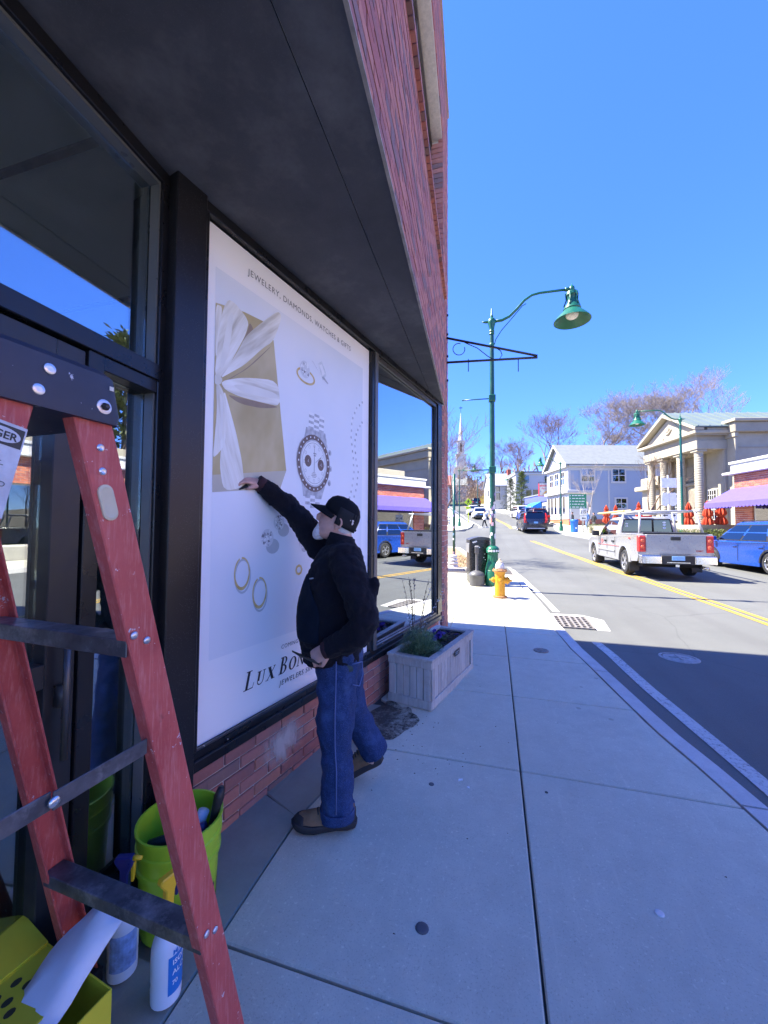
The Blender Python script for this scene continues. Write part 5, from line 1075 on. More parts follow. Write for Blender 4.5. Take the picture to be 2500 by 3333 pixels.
# local x across (0.40), y along (1.08)
W2, L2, HP = .19, .535, .385
def board(x0, x1, y0, y1, z0, z1, nm='board'): mb = MB(); mb.box(x0, x1, y0, y1, z0, z1); return mb.build(nm, WOOD, pln, bevel=.0025)
for sy in (-1, 1):
    y0, y1 = (-L2, -L2 + .018) if sy < 0 else (L2 - .018, L2); yo0, yo1 = (-L2 - .014, -L2 - .0005) if sy < 0 else (L2 + .0005, L2 + .014)
    for k in range(6): board(-W2 + .003 + k * .063, -W2 + .060 + k * .063, y0, y1, .02, HP - .02)
    for xx in (-W2, W2 - .058): board(xx, xx + .058, yo0, yo1, .072, HP - .062, 'corner_post')
    board(-W2 - .012, W2 + .012, yo0, yo1, .0, .070, 'bottom_rail'); board(-W2 - .012, W2 + .012, yo0, yo1, HP - .060, HP - .004, 'top_rail')
for sx in (-1, 1):
    x0, x1 = (-W2, -W2 + .018) if sx < 0 else (W2 - .018, W2); xo0, xo1 = (-W2 - .014, -W2 - .0005) if sx < 0 else (W2 + .0005, W2 + .014)
    for k in range(14): board(x0, x1, -L2 + .022 + k * .0705, -L2 + .022 + k * .0705 + .067, .02, HP - .02)
    for yy in (-L2, L2 - .058): board(xo0, xo1, yy, yy + .058, .072, HP - .062, 'corner_post')
    board(xo0, xo1, -L2, L2, .0, .070, 'bottom_rail'); board(xo0, xo1, -L2, L2, HP - .060, HP - .004, 'top_rail')
for sx in (-1, 1): board(*((-W2 - .022, -W2 + .040) if sx < 0 else (W2 - .040, W2 + .022)), -L2 - .02, L2 + .02, HP - .003, HP + .020, 'rim_board')
for sy in (-1, 1): board(-W2 + .041, W2 - .041, *((-L2 - .02, -L2 + .045) if sy < 0 else (L2 - .045, L2 + .02)), HP - .003, HP + .019, 'rim_board')
mb = MB(); mb.box(W2 + .0145, W2 + .018, -.02, .11, HP - .10, HP - .045); plq = mb.build('plaque', mat('plaque_black', (.03, .03, .03), .4), pln)
for k in range(2): mb = MB(); mb.box(W2 + .018, W2 + .0188, .0, .09 - .02 * k, HP - .068 - .016 * k, HP - .064 - .016 * k); mb.build('plaque_line', mat('plaque_silver', (.5, .5, .5), .4), plq)
mb = MB(); rn = random.Random(9); nx_, ny_ = 12, 34; vs_ = []
for j in range(ny_):
    for i in range(nx_): vs_.append((-W2 + .019 + i * (2 * W2 - .038) / (nx_ - 1), -L2 + .019 + j * (2 * L2 - .038) / (ny_ - 1), HP - .035 + .014 * rn.random() + .012 * math.sin(i * .7) * math.sin(j * .35)))
mb.add(vs_, [(j * nx_ + i, j * nx_ + i + 1, (j + 1) * nx_ + i + 1, (j + 1) * nx_ + i) for j in range(ny_ - 1) for i in range(nx_ - 1)])
for k in range(260):
    x = rn.uniform(-W2 + .03, W2 - .03); y = rn.uniform(-L2 + .03, L2 - .03); a = rn.uniform(0, 3.1); l_ = rn.uniform(.008, .022)
    mb.box(-l_, l_, -.004, .004, -.003, .003, Matrix.Translation((x, y, HP - .022 + .008 * rn.random())) @ Matrix.Rotation(a, 4, 'Z') @ Matrix.Rotation(rn.uniform(-.5, .5), 4, 'Y'))
so = mb.build('soil_mulch', mat('dark_mulch', (.065, .042, .028), .95, var=.5, scale=30), pln); stuff(so)
PT = pln.matrix_basis
def blade(mb, p, d, L_, w, up=None):
    d = d.normalized(); s = d.cross(Vector((.3, .2, 1)));
    if s.length < .01: s = Vector((1, 0, 0))
    s.normalize(); q = p + d * L_ * .55; mb.add([p, q + s * w, p + d * L_, q - s * w], [(0, 1, 2, 3)])
bush = thing('conifer_bush', 'small feathery green conifer growing in the planter', 'bush', PT @ Vector((-.01, -.33, HP - .03)), pl_rz)
def leafmat(name, c1, c2, tl=.25):
    m, nt, N, L, b = newmat(name); ge = node(nt, 'ShaderNodeNewGeometry').outputs['Random Per Island']; L.new(ramp(nt, ge, [(0, c1), (1, c2)]), b.inputs['Base Color']); b.inputs['Roughness'].default_value = .6
    b.inputs['Subsurface Weight'].default_value = 0
    return m
mb = MB(); rn = random.Random(2)
for k in range(5200):
    a = rn.uniform(0, 6.283); u = rn.uniform(-.15, 1); r = rn.random() ** .35; s = math.sqrt(max(0, 1 - u * u)); lump = 1 + .14 * math.sin(5 * a) * s + .12 * math.sin(3 * a + 7 * u)
    d = Vector((s * math.cos(a), s * math.sin(a), u)); p = Vector((d.x * .165, d.y * .18, d.z * .17 + .04)) * r * lump
    blade(mb, p, d + Vector((rn.gauss(0, .5), rn.gauss(0, .5), rn.gauss(.25, .4))), rn.uniform(.022, .045), .0026)
o = mb.build('foliage', leafmat('conifer_green', (.05, .11, .05), (.20, .32, .16)), bush); stuff(o)
mb = MB(); mb.tube([(0, 0, -.03), (0, .01, .06)], [.012, .006], 8); mb.build('trunk', mat('bark', (.12, .09, .07), .9, var=.3), bush, True)
wil = thing('pussy_willow', 'tall bare willow twigs with pale buds rising from the planter', 'willow', PT @ Vector((-.11, -.22, HP - .03)), pl_rz)
BARK = mat('twig_bark', (.09, .06, .045), .8, var=.3, scale=40); BUD = mat('willow_bud', (.70, .68, .64), .9, var=.1); BUDD = mat('dark_bud', (.06, .045, .04), .8)
for i, (dx, dy, h_, bud) in enumerate(((-.13, -.02, .62, 0), (-.09, .05, .66, 0), (-.05, .02, .60, 0), (.0, .04, .66, 0), (.07, .10, .64, 0), (.10, .22, .60, 1), (.10, .30, .40, 1), (.12, .40, .52, 1), (-.02, -.08, .30, 1))):
    pts = [Vector((.02 * math.sin(i * 2) + dx * (t ** 1.15), .02 * math.cos(i * 3) + dy * (t ** 1.1), h_ * t)) + Vector((.006 * math.sin(9 * t + i), .006 * math.cos(8 * t + i), 0)) for t in [k / 10 for k in range(11)]]
    mb = MB(); mb.tube(pts, [.0042 - .0028 * k / 10 for k in range(11)], 6); st = mb.build('stem', BARK, wil, True)
    mb = MB()
    for k in range(16):
        t = rn.uniform(.18, .99); q = pts[min(9, int(t * 10))].lerp(pts[min(10, int(t * 10) + 1)], t * 10 % 1); a = rn.uniform(0, 6.28); d = Vector((math.cos(a), math.sin(a), .9)).normalized()
        mb.tube([q, q + d * .008, q + d * .016, q + d * .021], [.0015, .0042, .0035, .001], 6)
    o = mb.build('buds', BUD if bud else (BUDD if i % 3 else mat('mid_bud', (.25, .21, .19), .9)), st, True); stuff(o)
pan = thing('pansies', 'cluster of deep purple pansies blooming in the planter', 'pansies', PT @ Vector((-.02, .13, HP - .025)), pl_rz)
PET = mat('petal_purple', (.055, .018, .24), .7, var=.3, scale=40); EYE = mat('pansy_eye', (.5, .35, .02), .7)
for k in range(22):
    x, y = rn.gauss(0, .055), rn.gauss(0, .085); z = .045 + rn.uniform(0, .035); M_ = Matrix.Translation((x, y, z)) @ Matrix.Rotation(rn.uniform(0, 6.28), 4, 'Z') @ Matrix.Rotation(R(rn.uniform(15, 65)), 4, 'Y')
    mb = MB()
    for j in range(5):
        a = R(72 * j); c = Vector((.013 * math.cos(a), .013 * math.sin(a), .001 * (j % 2)))
        mb.add([M_ @ (c + Vector((.0125 * math.cos(b_), .0125 * math.sin(b_), .004 * math.cos(2 * b_)))) for b_ in [R(45 * q) for q in range(8)]], [tuple(range(8))])
    mb.build('flower', PET, pan)
mb = MB()
for k in range(160):
    a = rn.uniform(0, 6.28); r = abs(rn.gauss(0, .09)); blade(mb, Vector((r * math.cos(a) * .7, r * math.sin(a), rn.uniform(0, .03))), Vector((math.cos(a), math.sin(a), rn.uniform(.2, 1))), .03, .008)
o = mb.build('leaves', leafmat('pansy_leaf', (.04, .09, .025), (.10, .16, .05)), pan); stuff(o)

# ================================================================== STREET FURNITURE
GREEN = mat('lamp_green', (.010, .12, .07), .38, var=.15, scale=5); GREEND = mat('pole_green', (.010, .085, .062), .35, var=.2, scale=4); LENS = mat('lamp_lens', (.75, .72, .66), .3)
def lamp_post(loc, rz, label, H=6.25, arm=1.68, stickers=0, banners=(), near=True):
    t = thing('street_lamp', label, 'street lamp', loc, rz, 'green street lamps')
    n = 32 if near else 16
    mb = MB(); mb.lathe([(.165, -.05), (.165, .30), (.158, .315), (.163, .33), (.155, .345), (.160, .36), (.125, .50), (.118, .52)], n=n); mb.build('base', GREEN, t, 40)
    mb = MB(); rings = []
    for z, r in ((.52, .116), (.56, .112), (.68, .110), (.70, .112)):
        rings.append([(r * (1 - .07 * (k % 2)) * math.cos(2 * math.pi * k / n), r * (1 - .07 * (k % 2)) * math.sin(2 * math.pi * k / n), z) for k in range(n)])
    mb.loft(rings); mb.build('fluted_shaft', GREEN, t)
    mb = MB(); mb.lathe([(.112, .70), (.135, .715), (.140, .80), (.122, .83), (.085, .86), (.066, .87)], n=n); mb.build('base_collar', GREEN, t, 40)
    mb = MB(); mb.lathe([(.060, .87), (.058, 2.5), (.052, 4.5), (.046, H - .35)], n=16); pole = mb.build('pole', GREEND, t, 40)
    mb = MB(); mb.lathe([(.048, H - .62), (.056, H - .61), (.056, H - .56), (.048, H - .55)], n=16); mb.build('clamp_ring', GREEN, t, 40)
    mb = MB(); mb.lathe([(.048, H - .35), (.062, H - .34), (.05, H - .31), (.062, H - .28), (.05, H - .25), (.058, H - .20), (.085, H - .09), (.09, H - .05), (.075, H), (.03, H + .04), (.034, H + .07), (.022, H + .10), (.012, H + .24), (.003, H + .26)], n=16); mb.build('finial', GREEN, t, 40)
    mb = MB(); mb.tube([(-.02, 0, H - .05), (-.12, 0, H - .05), (-.17, 0, H - .045), (-.22, 0, H - .04)], [.025, .03, .022, .006], 10); mb.build('arm_tail', GREEN, t, True)
    pts = [(.05, 0, H - .05), (.22, 0, H - .04), (.38, 0, H + .03), (.54, 0, H + .18), (.70, 0, H + .36), (.86, 0, H + .46), (1.02, 0, H + .49), (arm - .12, 0, H + .50)]
    mb = MB(); mb.tube(pts, [.034, .033, .032, .031, .03, .028, .027, .026], 12); mb.build('arm', GREEN, t, True)
    mb = MB(); mb.tube([(.056, 0, H - .58), (.09, 0, H - .46), (.22, 0, H - .26), (.40, 0, H - .06), (.66, 0, H + .24), (.74, 0, H + .28)], .010, 6); mb.build('arm_brace', GREEN, t, True)
    mb = MB(); mb.tube([(arm - .14, 0, H + .50), (arm - .06, 0, H + .50)], .042, 12); mb.lathe([(.02, .42), (.055, .45), (.062, .50), (.05, .55), (.02, .57), (.008, .62)], (arm, 0, H), 14); mb.build('arm_joint', GREEN, t, True)
    hd = MB(); hd.lathe([(.05, .44), (.12, .42), (.13, .35), (.11, .33), (.095, .25), (.11, .17), (.16, .10), (.185, .04), (.175, .02), (.20, -.01), (.26, -.07), (.34, -.16), (.37, -.205), (.375, -.21), (.365, -.205), (.25, -.085), (.17, -.03), (.14, -.02)], (arm, 0, H), n=28 if near else 18); head = hd.build('lamp_shade', GREEN, t, 45)
    for k in range(6):
        a = R(60 * k); mb = MB(); mb.tube([(arm + .125 * math.cos(a), .125 * math.sin(a), H + .40), (arm + .115 * math.cos(a), .115 * math.sin(a), H + .25), (arm + .165 * math.cos(a), .165 * math.sin(a), H + .11)], .014, 6); mb.build('shade_rib', GREEN, head, True)
    mb = MB(); mb.ell((arm, 0, H - .07), .135, .135, .10, 16, 10); mb.build('lamp_glass', LENS, head, True)
    for z, L_ in banners:
        mb = MB(); mb.box(-.075, .075, -.075, .075, z - .07, z + .07); bc = mb.build('banner_clamp', GREEN, t, bevel=.01); mb = MB(); mb.tube([(-.06, 0, z), (-L_, 0, z - .004)], .013, 8); mb.build('banner_arm', GREEND, bc, True)
        mb = MB(); mb.ell((-L_, 0, z - .004), .02, .02, .02, 8, 6); mb.build('banner_knob', GREEND, bc, True)
    rn = random.Random(11); cols = [(.75, .75, .74), (.62, .42, .50), (.30, .22, .42), (.78, .78, .80), (.25, .45, .60), (.55, .25, .2), (.70, .70, .62), (.08, .08, .10)]
    for k in range(stickers):
        z = rn.uniform(.9, 2.05); a0 = rn.uniform(0, 6.28); h = rn.uniform(.03, .075); w = rn.uniform(.35, .8); r = .0605 + .0004 * (k % 6); ci = rn.randrange(len(cols)); rd = rn.random() < .5
        pts = []
        for q in range(10):
            b_ = 2 * math.pi * q / 10; u, v_ = math.cos(b_), math.sin(b_)
            if not rd: u = max(-.75, min(.75, u * 1.6)); v_ = max(-.75, min(.75, v_ * 1.6))
            pts.append((r * math.cos(a0 + u * w), r * math.sin(a0 + u * w), z + v_ * h))
        mb = MB(); c = Vector((r * 1.02 * math.cos(a0), r * 1.02 * math.sin(a0), z)); mb.add([c] + pts, [(0, 1 + q, 1 + (q + 1) % 10) for q in range(10)]); mb.build('sticker', mat('sticker_col%d' % ci, cols[ci], .5, var=.35, scale=45), pole)
    for k in range(5 if stickers else 0):
        a = R(-130 + 24 * k); mb = MB(); q = Vector((.1415 * math.cos(a), .1415 * math.sin(a), .762)); M_ = Matrix.Translation(q) @ Vector((math.cos(a), math.sin(a), 0)).to_track_quat('Z', 'Y').to_matrix().to_4x4(); mb.lathe([(.024, -.003), (.024, .001)], n=12, T=M_); mb.build('round_sticker', mat('sticker_col0', (.75, .75, .74), .5), t)
    return t
nl = lamp_post((-.03, 9.79, g(9.79)), R(4), 'tall green street lamp with stickered pole beside the hydrant', H=5.95, arm=1.68, stickers=60, banners=((2.55, .63), (4.15, .64))); nl.scale = (1.1, 1.1, 1.1)
lamp_post((5.66, 36.95, g(36.95)), R(180), 'green street lamp on the corner by the green road sign', H=6.0, arm=1.66, near=False)
bl_ = lamp_post((9.93, 24.9, .58), R(178), 'green street lamp in front of the stone bank portico', H=6.45, arm=1.88, near=False); bl_.scale = (1.1, 1.1, 1.1)
lamp_post((-3.5, 41.6, g(41.6)), R(0), 'green street lamp on the corner by the crossing sign', H=6.0, arm=1.55, near=False)
lamp_post((4.35, 74.9, g(74.9)), R(180), 'distant green street lamp before the white houses', H=5.8, arm=2.0, near=False)
lamp_post((-2.4, 62.0, g(62)), R(0), 'distant green street lamp behind the stickered pole', H=5.9, arm=2.0, near=False)
t = thing('fire_hydrant', 'yellow fire hydrant with silver bonnet on the sunlit pavement', 'hydrant', (.11, 8.26, g(8.26)), R(10)); t.scale = (1.06, 1.06, 1.06)
HYEL = mat('hydrant_yellow', (.58, .27, .008), .45, var=.12, scale=9, dirt=.3, dirtc=(.25, .12, .04)); HSIL = mat('hydrant_silver', (.60, .60, .58), .45, metal=.2, var=.12); HRUST = mat('hydrant_rust', (.36, .17, .07), .8, var=.3, scale=25)
mb = MB(); mb.lathe([(.13, 0), (.135, .02), (.13, .035), (.105, .04)], n=20); mb.build('base_flange', HRUST, t, 40)
mb = MB(); mb.lathe([(.098, .03), (.096, .20), (.092, .42), (.10, .47), (.115, .50)], n=24); mb.build('barrel', HYEL, t, 40)
mb = MB(); mb.lathe([(.115, .495), (.135, .50), (.138, .52), (.125, .535), (.085, .54)], n=24); mb.build('bonnet_flange', HRUST, t, 40)
mb = MB(); mb.lathe([(.085, .535), (.086, .57), (.08, .62), (.062, .66), (.05, .665)], n=24); mb.build('bonnet', HSIL, t, True)
mb = MB(); mb.lathe([(.052, .66), (.052, .69), (.03, .695), (.018, .70), (.018, .735), (.0, .737)], n=10); mb.build('operating_nut', mat('hydrant_cream', (.62, .50, .34), .6), t, 40)
for a, r, L_, nm in ((-15, .062, .175, 'pumper_nozzle'), (-100, .045, .15, 'hose_nozzle'), (165, .045, .15, 'hose_nozzle')):
    M_ = Matrix.Translation((0, 0, .33)) @ Matrix.Rotation(R(a), 4, 'Z') @ Matrix.Rotation(R(90), 4, 'Y'); mb = MB(); mb.lathe([(r, .05), (r, L_ * .72), (r * 1.25, L_ * .74), (r * 1.25, L_ * .84), (r * .95, L_ * .86), (r * .9, L_), (r * .35, L_ + .008), (r * .3, L_ + .045), (0.001, L_ + .046)], n=16, T=M_); mb.build(nm, HYEL, t, 40)
for k in range(8):
    a = R(45 * k + 10); mb = MB(); mb.lathe([(.010, .5), (.010, .545), (.006, .55)], (.122 * math.cos(a), .122 * math.sin(a), 0), 6); mb.build('flange_bolt', HRUST, t)
t = thing('litter_bin', 'tall black metal litter bin behind the street lamp', 'litter bin', (-.35, 10.25, g(10.25)), R(14)); t.scale = (1.08, 1.0, 1.08)
BINB = mat('bin_black', (.012, .012, .013), .28, var=.2)
mb = MB(); mb.rbox(-.28, .28, -.26, .26, .02, 1.02, .04); mb.build('body', BINB, t, 40)
mb = MB(); mb.loft([[(x, y, 1.0 + .075 * (1 - (x / .3) ** 2) * s_) for x, s_ in ((-.29, 1), (-.2, 1), (-.1, 1), (0, 1), (.1, 1), (.2, 1), (.29, 1), (.29, -.3), (-.29, -.3))] for y in (-.27, .27)]); mb.build('lid', mat('bin_lid', (.06, .062, .065), .35), t, bevel=.01)
mb = MB(); mb.box(-.292, -.282, -.2, .2, .70, .92); mb.build('chute', mat('bin_chute', (.25, .26, .27), .4, metal=.4), t, bevel=.004)
for (x, z, r) in ((-.20, .945, .02), (-.165, .955, .022), (-.135, .965, .02), (-.06, .83, .014), (.04, .60, .010), (.06, .68, .010), (.07, .55, .010)):
    mb = MB(); mb.lathe([(r, 0), (r, .001)], n=10, T=Matrix.Translation((x, -.2605, z)) @ Matrix.Rotation(R(90), 4, 'X')); mb.build('sticker', mat('sticker_col0', (.75, .75, .74), .5), t)
for sx in (-1, 1): mb = MB(); mb.box(sx * .22 - .04, sx * .22 + .04, -.2, .2, 0, .022); mb.build('foot', BINB, t)
t = thing('ash_receptacle', 'grey plastic cigarette receptacle with tall stem beside the black bin', 'ash receptacle', (-.40, 9.68, g(9.68))); t.scale = (1.08, 1.08, 1.08)
ASHG = mat('ash_grey', (.085, .085, .09), .5, var=.15); mb = MB(); rings = []
for z, r in ((0, .155), (.01, .165), (.20, .168), (.215, .175), (.23, .178)): rings.append([(r * (1 - .018 * (k % 4 == 0)) * math.cos(2 * math.pi * k / 40), r * (1 - .018 * (k % 4 == 0)) * math.sin(2 * math.pi * k / 40), z) for k in range(40)])
mb.loft(rings); mb.build('bucket', ASHG, t, 40)
mb = MB(); mb.lathe([(.178, .231), (.176, .25), (.14, .295), (.08, .325), (.045, .335), (.034, .36), (.032, .70), (.036, .72)], n=28); mb.build('dome_stem', ASHG, t, 40)
mb = MB(); mb.box(-.045, .045, -.04, .04, .71, .88); mb.build('head', ASHG, t, bevel=.012); mb = MB(); mb.box(-.046, .046, -.041, .041, .845, .882); mb.build('head_cap', mat('ash_light', (.30, .30, .31), .5), t, bevel=.01)
# stickered green post and pale ribbed stone by the corner bed
t = thing('parking_post', 'slim green post with stickers just past the brick corner', 'post', (-1.43, 14.65, g(14.65)))
mb = MB(); mb.tube([(0, 0, 0), (0, 0, 3.35)], .05, 12); pp_ = mb.build('pole', GREEND, t, True); rn = random.Random(5)
for k in range(16):
    z = rn.uniform(.3, 2.0); a0 = rn.uniform(-2.6, .2); h = rn.uniform(.03, .06); mb = MB(); mb.add([(.051 * math.cos(a0 + u), .051 * math.sin(a0 + u), z + v_) for u, v_ in ((-.6, -h), (0, -h), (.6, -h), (.6, h), (0, h), (-.6, h))], [(0, 1, 4, 5), (1, 2, 3, 4)]); mb.build('sticker', mat('sticker_col%d' % (k % 7), (.6, .6, .6), .5), pp_)
t = thing('ribbed_stone', 'stack of pale rounded stone discs beside the mulch bed', 'stone', (-1.33, 13.2, g(13.2)))
for k in range(4): mb = MB(); mb.lathe([(.05, .0), (.17 - .012 * k, .012), (.19 - .016 * k, .055), (.17 - .012 * k, .10), (.05, .112)], (0, 0, .112 * k), 20); mb.build('disc', mat('pale_stone', (.62, .61, .60), .8, var=.1), t, True)
# small bare plants in the mulch bed
mb = MB(); rn = random.Random(8)
for k in range(700):
    x = rn.uniform(-2.8, -.95); y = rn.uniform(12.9, 17.0); p = Vector((x, y, g(y) + .02)); blade(mb, p, Vector((rn.gauss(0, .5), rn.gauss(0, .5), 1)), rn.uniform(.06, .2), .009)
stuff(mb.build('dry_groundcover', leafmat('straw', (.30, .20, .08), (.38, .36, .12))))

# ================================================================== VEHICLES
TYRE = mat('tyre', (.02, .02, .02), .8, var=.2); RIM = mat('alloy', (.60, .60, .61), .3, metal=.8, var=.08); CARGLASS = glass_mat('car_glass', .17, (.05, .06, .065)); TAIL = mat('tail_red', (.55, .02, .015), .2, var=.25, scale=30); HEADL = mat('head_lens', (.75, .78, .80), .15); CHROME = mat('chrome', (.75, .75, .76), .15, metal=1.0, var=.04); TRIM = mat('black_trim', (.02, .02, .021), .55); CARBLK = mat('underbody', (.008, .008, .008), .9); PLATE = mat('plate_blue', (.25, .48, .75), .5)
def paint(name, rgb, rough=.28, metal=.0): return mat(name, rgb, rough, metal=metal, var=.03, coat=.6)
def wheel(t, x, y, r, w, side):
    M_ = Matrix.Translation((x, y, r)) @ Matrix.Rotation(R(-90 * side), 4, 'X')
    mb = MB(); mb.lathe([(r * .62, -w / 2), (r * .9, -w / 2), (r * .985, -w * .38), (r, -w * .2), (r, w * .2), (r * .985, w * .38), (r * .9, w / 2), (r * .66, w * .5), (r * .64, w * .3)], n=28, T=M_); wh = mb.build('wheel', TYRE, t, 40)
    mb = MB(); mb.lathe([(r * .66, w * .48), (r * .64, w * .42), (r * .60, w * .30), (r * .2, w * .28)], n=28, T=M_, caps=False); mb.lathe([(r * .60, w * .1), (r * .01, w * .1)], n=24, T=M_, caps=False); mb.build('rim', mat('rim_dark', (.07, .07, .072), .5, metal=.5), wh, True)
    mb = MB()
    for k in range(5):
        for d in (-.13, .13):
            a = R(72 * k + 90); c0 = Vector((math.cos(a) * r * .10, math.sin(a) * r * .10, w * .40)); c1 = Vector((math.cos(a + d) * r * .63, math.sin(a + d) * r * .63, w * .43)); s_ = Vector((-math.sin(a), math.cos(a), 0)) * r * .045
            mb.loft([[M_ @ (c + q) for q in (-s_, s_, s_ + Vector((0, 0, -w * .10)), -s_ + Vector((0, 0, -w * .10)))] for c in (c0, c1)])
    mb.lathe([(r * .15, w * .30), (r * .15, w * .43), (r * .08, w * .46)], n=14, T=M_); mb.lathe([(r * .66, w * .40), (r * .67, w * .485), (r * .62, w * .485), (r * .60, w * .40)], n=28, T=M_, caps=False); mb.build('spokes', RIM, wh)
def arch(x, r, n=9, z0=.0): return [(x + r * math.cos(R(180 - 180 * k / (n - 1))), z0 + r * math.sin(R(180 - 180 * k / (n - 1)))) for k in range(n)]
def vehicle(name, label, cat, loc, rz, L_, W_, H_, wb, wr, col, belt=.95, sill=.22, hood=.92, front_over=.85, cab=(.33, -.42), roof=(.12, -.30), seats=3, suv=True, dark=False, plate=True, tall_tail=False, group='cars on the street', trim=None):
    # x forward, origin between the axles on the road; shape = side outline lofted across the width with softened shoulders and nose
    t = thing(name, label, cat, loc, rz, group)
    xf, xr_ = wb / 2, -wb / 2; fx, rx = wb / 2 + front_over, wb / 2 + front_over - L_; tail = belt + (.03 if suv else -.02)
    ar = wr + .06
    out = [(rx + .04, sill + .10), (rx, sill + .22), (rx + .01, belt - .12), (rx + .06, tail), (rx + L_ * .12, tail + .015), (0, belt), (xf - wr - .25, belt - .01), (xf + .1, hood + .02), (fx - .25, hood - .07), (fx - .06, hood - .20), (fx, sill + .32), (fx - .02, sill + .08), (fx - .12, sill)]
    lo = [(xf + ar, sill)] + [(px, pz) for px, pz in reversed(arch(xf, ar, 9, wr * .98))] + [(xf - ar, sill), (xr_ + ar, sill)] + [(px, pz) for px, pz in reversed(arch(xr_, ar, 9, wr * .98))] + [(xr_ - ar, sill), (rx + .12, sill + .02)]
    outline = out + lo; cz = (sill + belt) / 2
    def layer(y, sc, nose):
        r = []
        for px, pz in outline:
            k = abs(px - (fx + rx) / 2) / (L_ / 2); qx = px * (1 - nose * max(0, k - .55)); qz = cz + (pz - cz) * sc if pz > sill + .05 else pz; r.append((qx, y, qz))
        return r
    w = W_ / 2; mb = MB(); mb.loft([layer(-w + .02, .86, .20), layer(-w, .92, .17), layer(-w + .015, .97, .13), layer(-w + .10, 1.0, .07), layer(-w * .5, 1.015, .015), layer(0, 1.02, 0), layer(w * .5, 1.015, .015), layer(w - .10, 1.0, .07), layer(w - .015, .97, .13), layer(w, .92, .17), layer(w - .02, .86, .20)])
    body = mb.build('body', col, t, 38)
    mb = MB(); mb.box(rx + .25, fx - .25, -w + .12, w - .12, sill - .02, sill + .3); mb.build('underbody', CARBLK, t)
    # greenhouse
    c0, c1 = cab[0] * L_, cab[1] * L_; r0, r1 = roof[0] * L_, roof[1] * L_; wb_, wt = w - .06, w - .24; zb, zt = belt - .03, H_
    def gp_(u, v, side_y=None): pass
    def cabring(z):
        f = (z - zb) / (zt - zb); x0 = c0 + (r0 - c0) * f; x1 = c1 + (r1 - c1) * f; yy = wb_ + (wt - wb_) * (f ** 1.25); r = .10
        return [(x0, -yy + r, z), (x0, yy - r, z), (x0 - r * 1.2, yy, z), (x1 + r, yy, z), (x1, yy - r, z), (x1, -yy + r, z), (x1 + r, -yy, z), (x0 - r * 1.2, -yy, z)]
    def topring(): return [(x * .94 + (r0 + r1) / 2 * .06, y * .9, zt + .035) for x, y, z in cabring(zt)]
    mb = MB(); mb.loft([cabring(zb), cabring(zb + (zt - zb) * .5), cabring(zt - .03), topring()]); cabo = mb.build('cabin', col, t, 50)
    def pt(x_rel, f, side, off=.006):   # point on the cabin side, x_rel 0 rear .. 1 front
        z = zb + (zt - zb) * f; x0 = c0 + (r0 - c0) * f - .12; x1 = c1 + (r1 - c1) * f + .10; yy = wb_ + (wt - wb_) * (f ** 1.25); return (x1 + (x0 - x1) * x_rel, side * (yy + off), z)
    cuts = {2: ((.05, .46), (.49, .97)), 3: ((.02, .24), (.27, .60), (.63, .97))}[seats]
    for s_ in (-1, 1):
        for a, b_ in cuts:
            fa = .14; mb = MB(); pts = [pt(a + (b_ - a) * k / 4, fa, s_) for k in range(5)] + [pt(b_ - (b_ - a) * k / 4, .86, s_) for k in range(5)]; mb.poly(pts); mb.build('side_window', CARGLASS, t)
        mb = MB(); pts = [pt(-.02, .09, s_, .004), pt(1.0, .09, s_, .004), pt(1.0, .90, s_, .004), pt(-.02, .90, s_, .004)]; mb.poly(pts); mb.build('window_surround', TRIM, t)
    def fr(f, y_, front, off=.008):
        z = zb + (zt - zb) * f; x0 = c0 + (r0 - c0) * f; x1 = c1 + (r1 - c1) * f; yy = wb_ + (wt - wb_) * (f ** 1.25) - .10; return ((x0 + off if front else x1 - off), y_ * yy, z)
    mb = MB(); mb.poly([fr(.10, -1, True), fr(.10, 1, True), fr(.90, 1, True), fr(.90, -1, True)]); mb.build('windscreen', CARGLASS, t)
    mb = MB(); mb.poly([fr(.14, -1, False), fr(.14, 1, False), fr(.84, 1, False), fr(.84, -1, False)]); mb.build('rear_window', CARGLASS, t)
    for x in (xf, xr_):
        for s_ in (-1, 1):
            wheel(t, x, s_ * (w - .11), wr, .22, s_)
            if trim:
                mb = MB(); pts_o = arch(x, ar + .05, 11, wr * .98); pts_i = arch(x, ar - .01, 11, wr * .98); y_ = s_ * (w - .01)
                for k in range(10): mb.loft([[(pts_o[k + q][0], y_ - .03 * s_, pts_o[k + q][1]), (pts_o[k + q][0], y_ + .006 * s_, pts_o[k + q][1]), (pts_i[k + q][0], y_ + .006 * s_, pts_i[k + q][1]), (pts_i[k + q][0], y_ - .03 * s_, pts_i[k + q][1])] for q in (0, 1)])
                mb.build('arch_trim', trim, t)
    for s_ in (-1, 1):
        mb = MB()
        if tall_tail: mb.loft([[(rx + .02 + dx, s_ * (w * y0), z), (rx + .02 + dx, s_ * (w * y1), z), (rx + .16 + dx, s_ * (w * y1 + .015), z), (rx + .16 + dx, s_ * (w * y0), z)] for dx, y0, y1, z in ((.0, .72, .93, belt - .30), (-.005, .80, .955, belt - .05), (.08, .83, .93, belt + .12), (.22, .80, .87, H_ - .12))])
        else: mb.loft([[(rx + a, s_ * (w * .66), z), (rx + a, s_ * (w * .90), z), (rx + a + .22, s_ * (w * .965), z), (rx + a + .22, s_ * (w * .66), z)] for a, z in ((-.004, belt - .24), (-.006, belt - .08), (.02, belt - .04))])
        mb.build('tail_light', TAIL, t, bevel=.008)
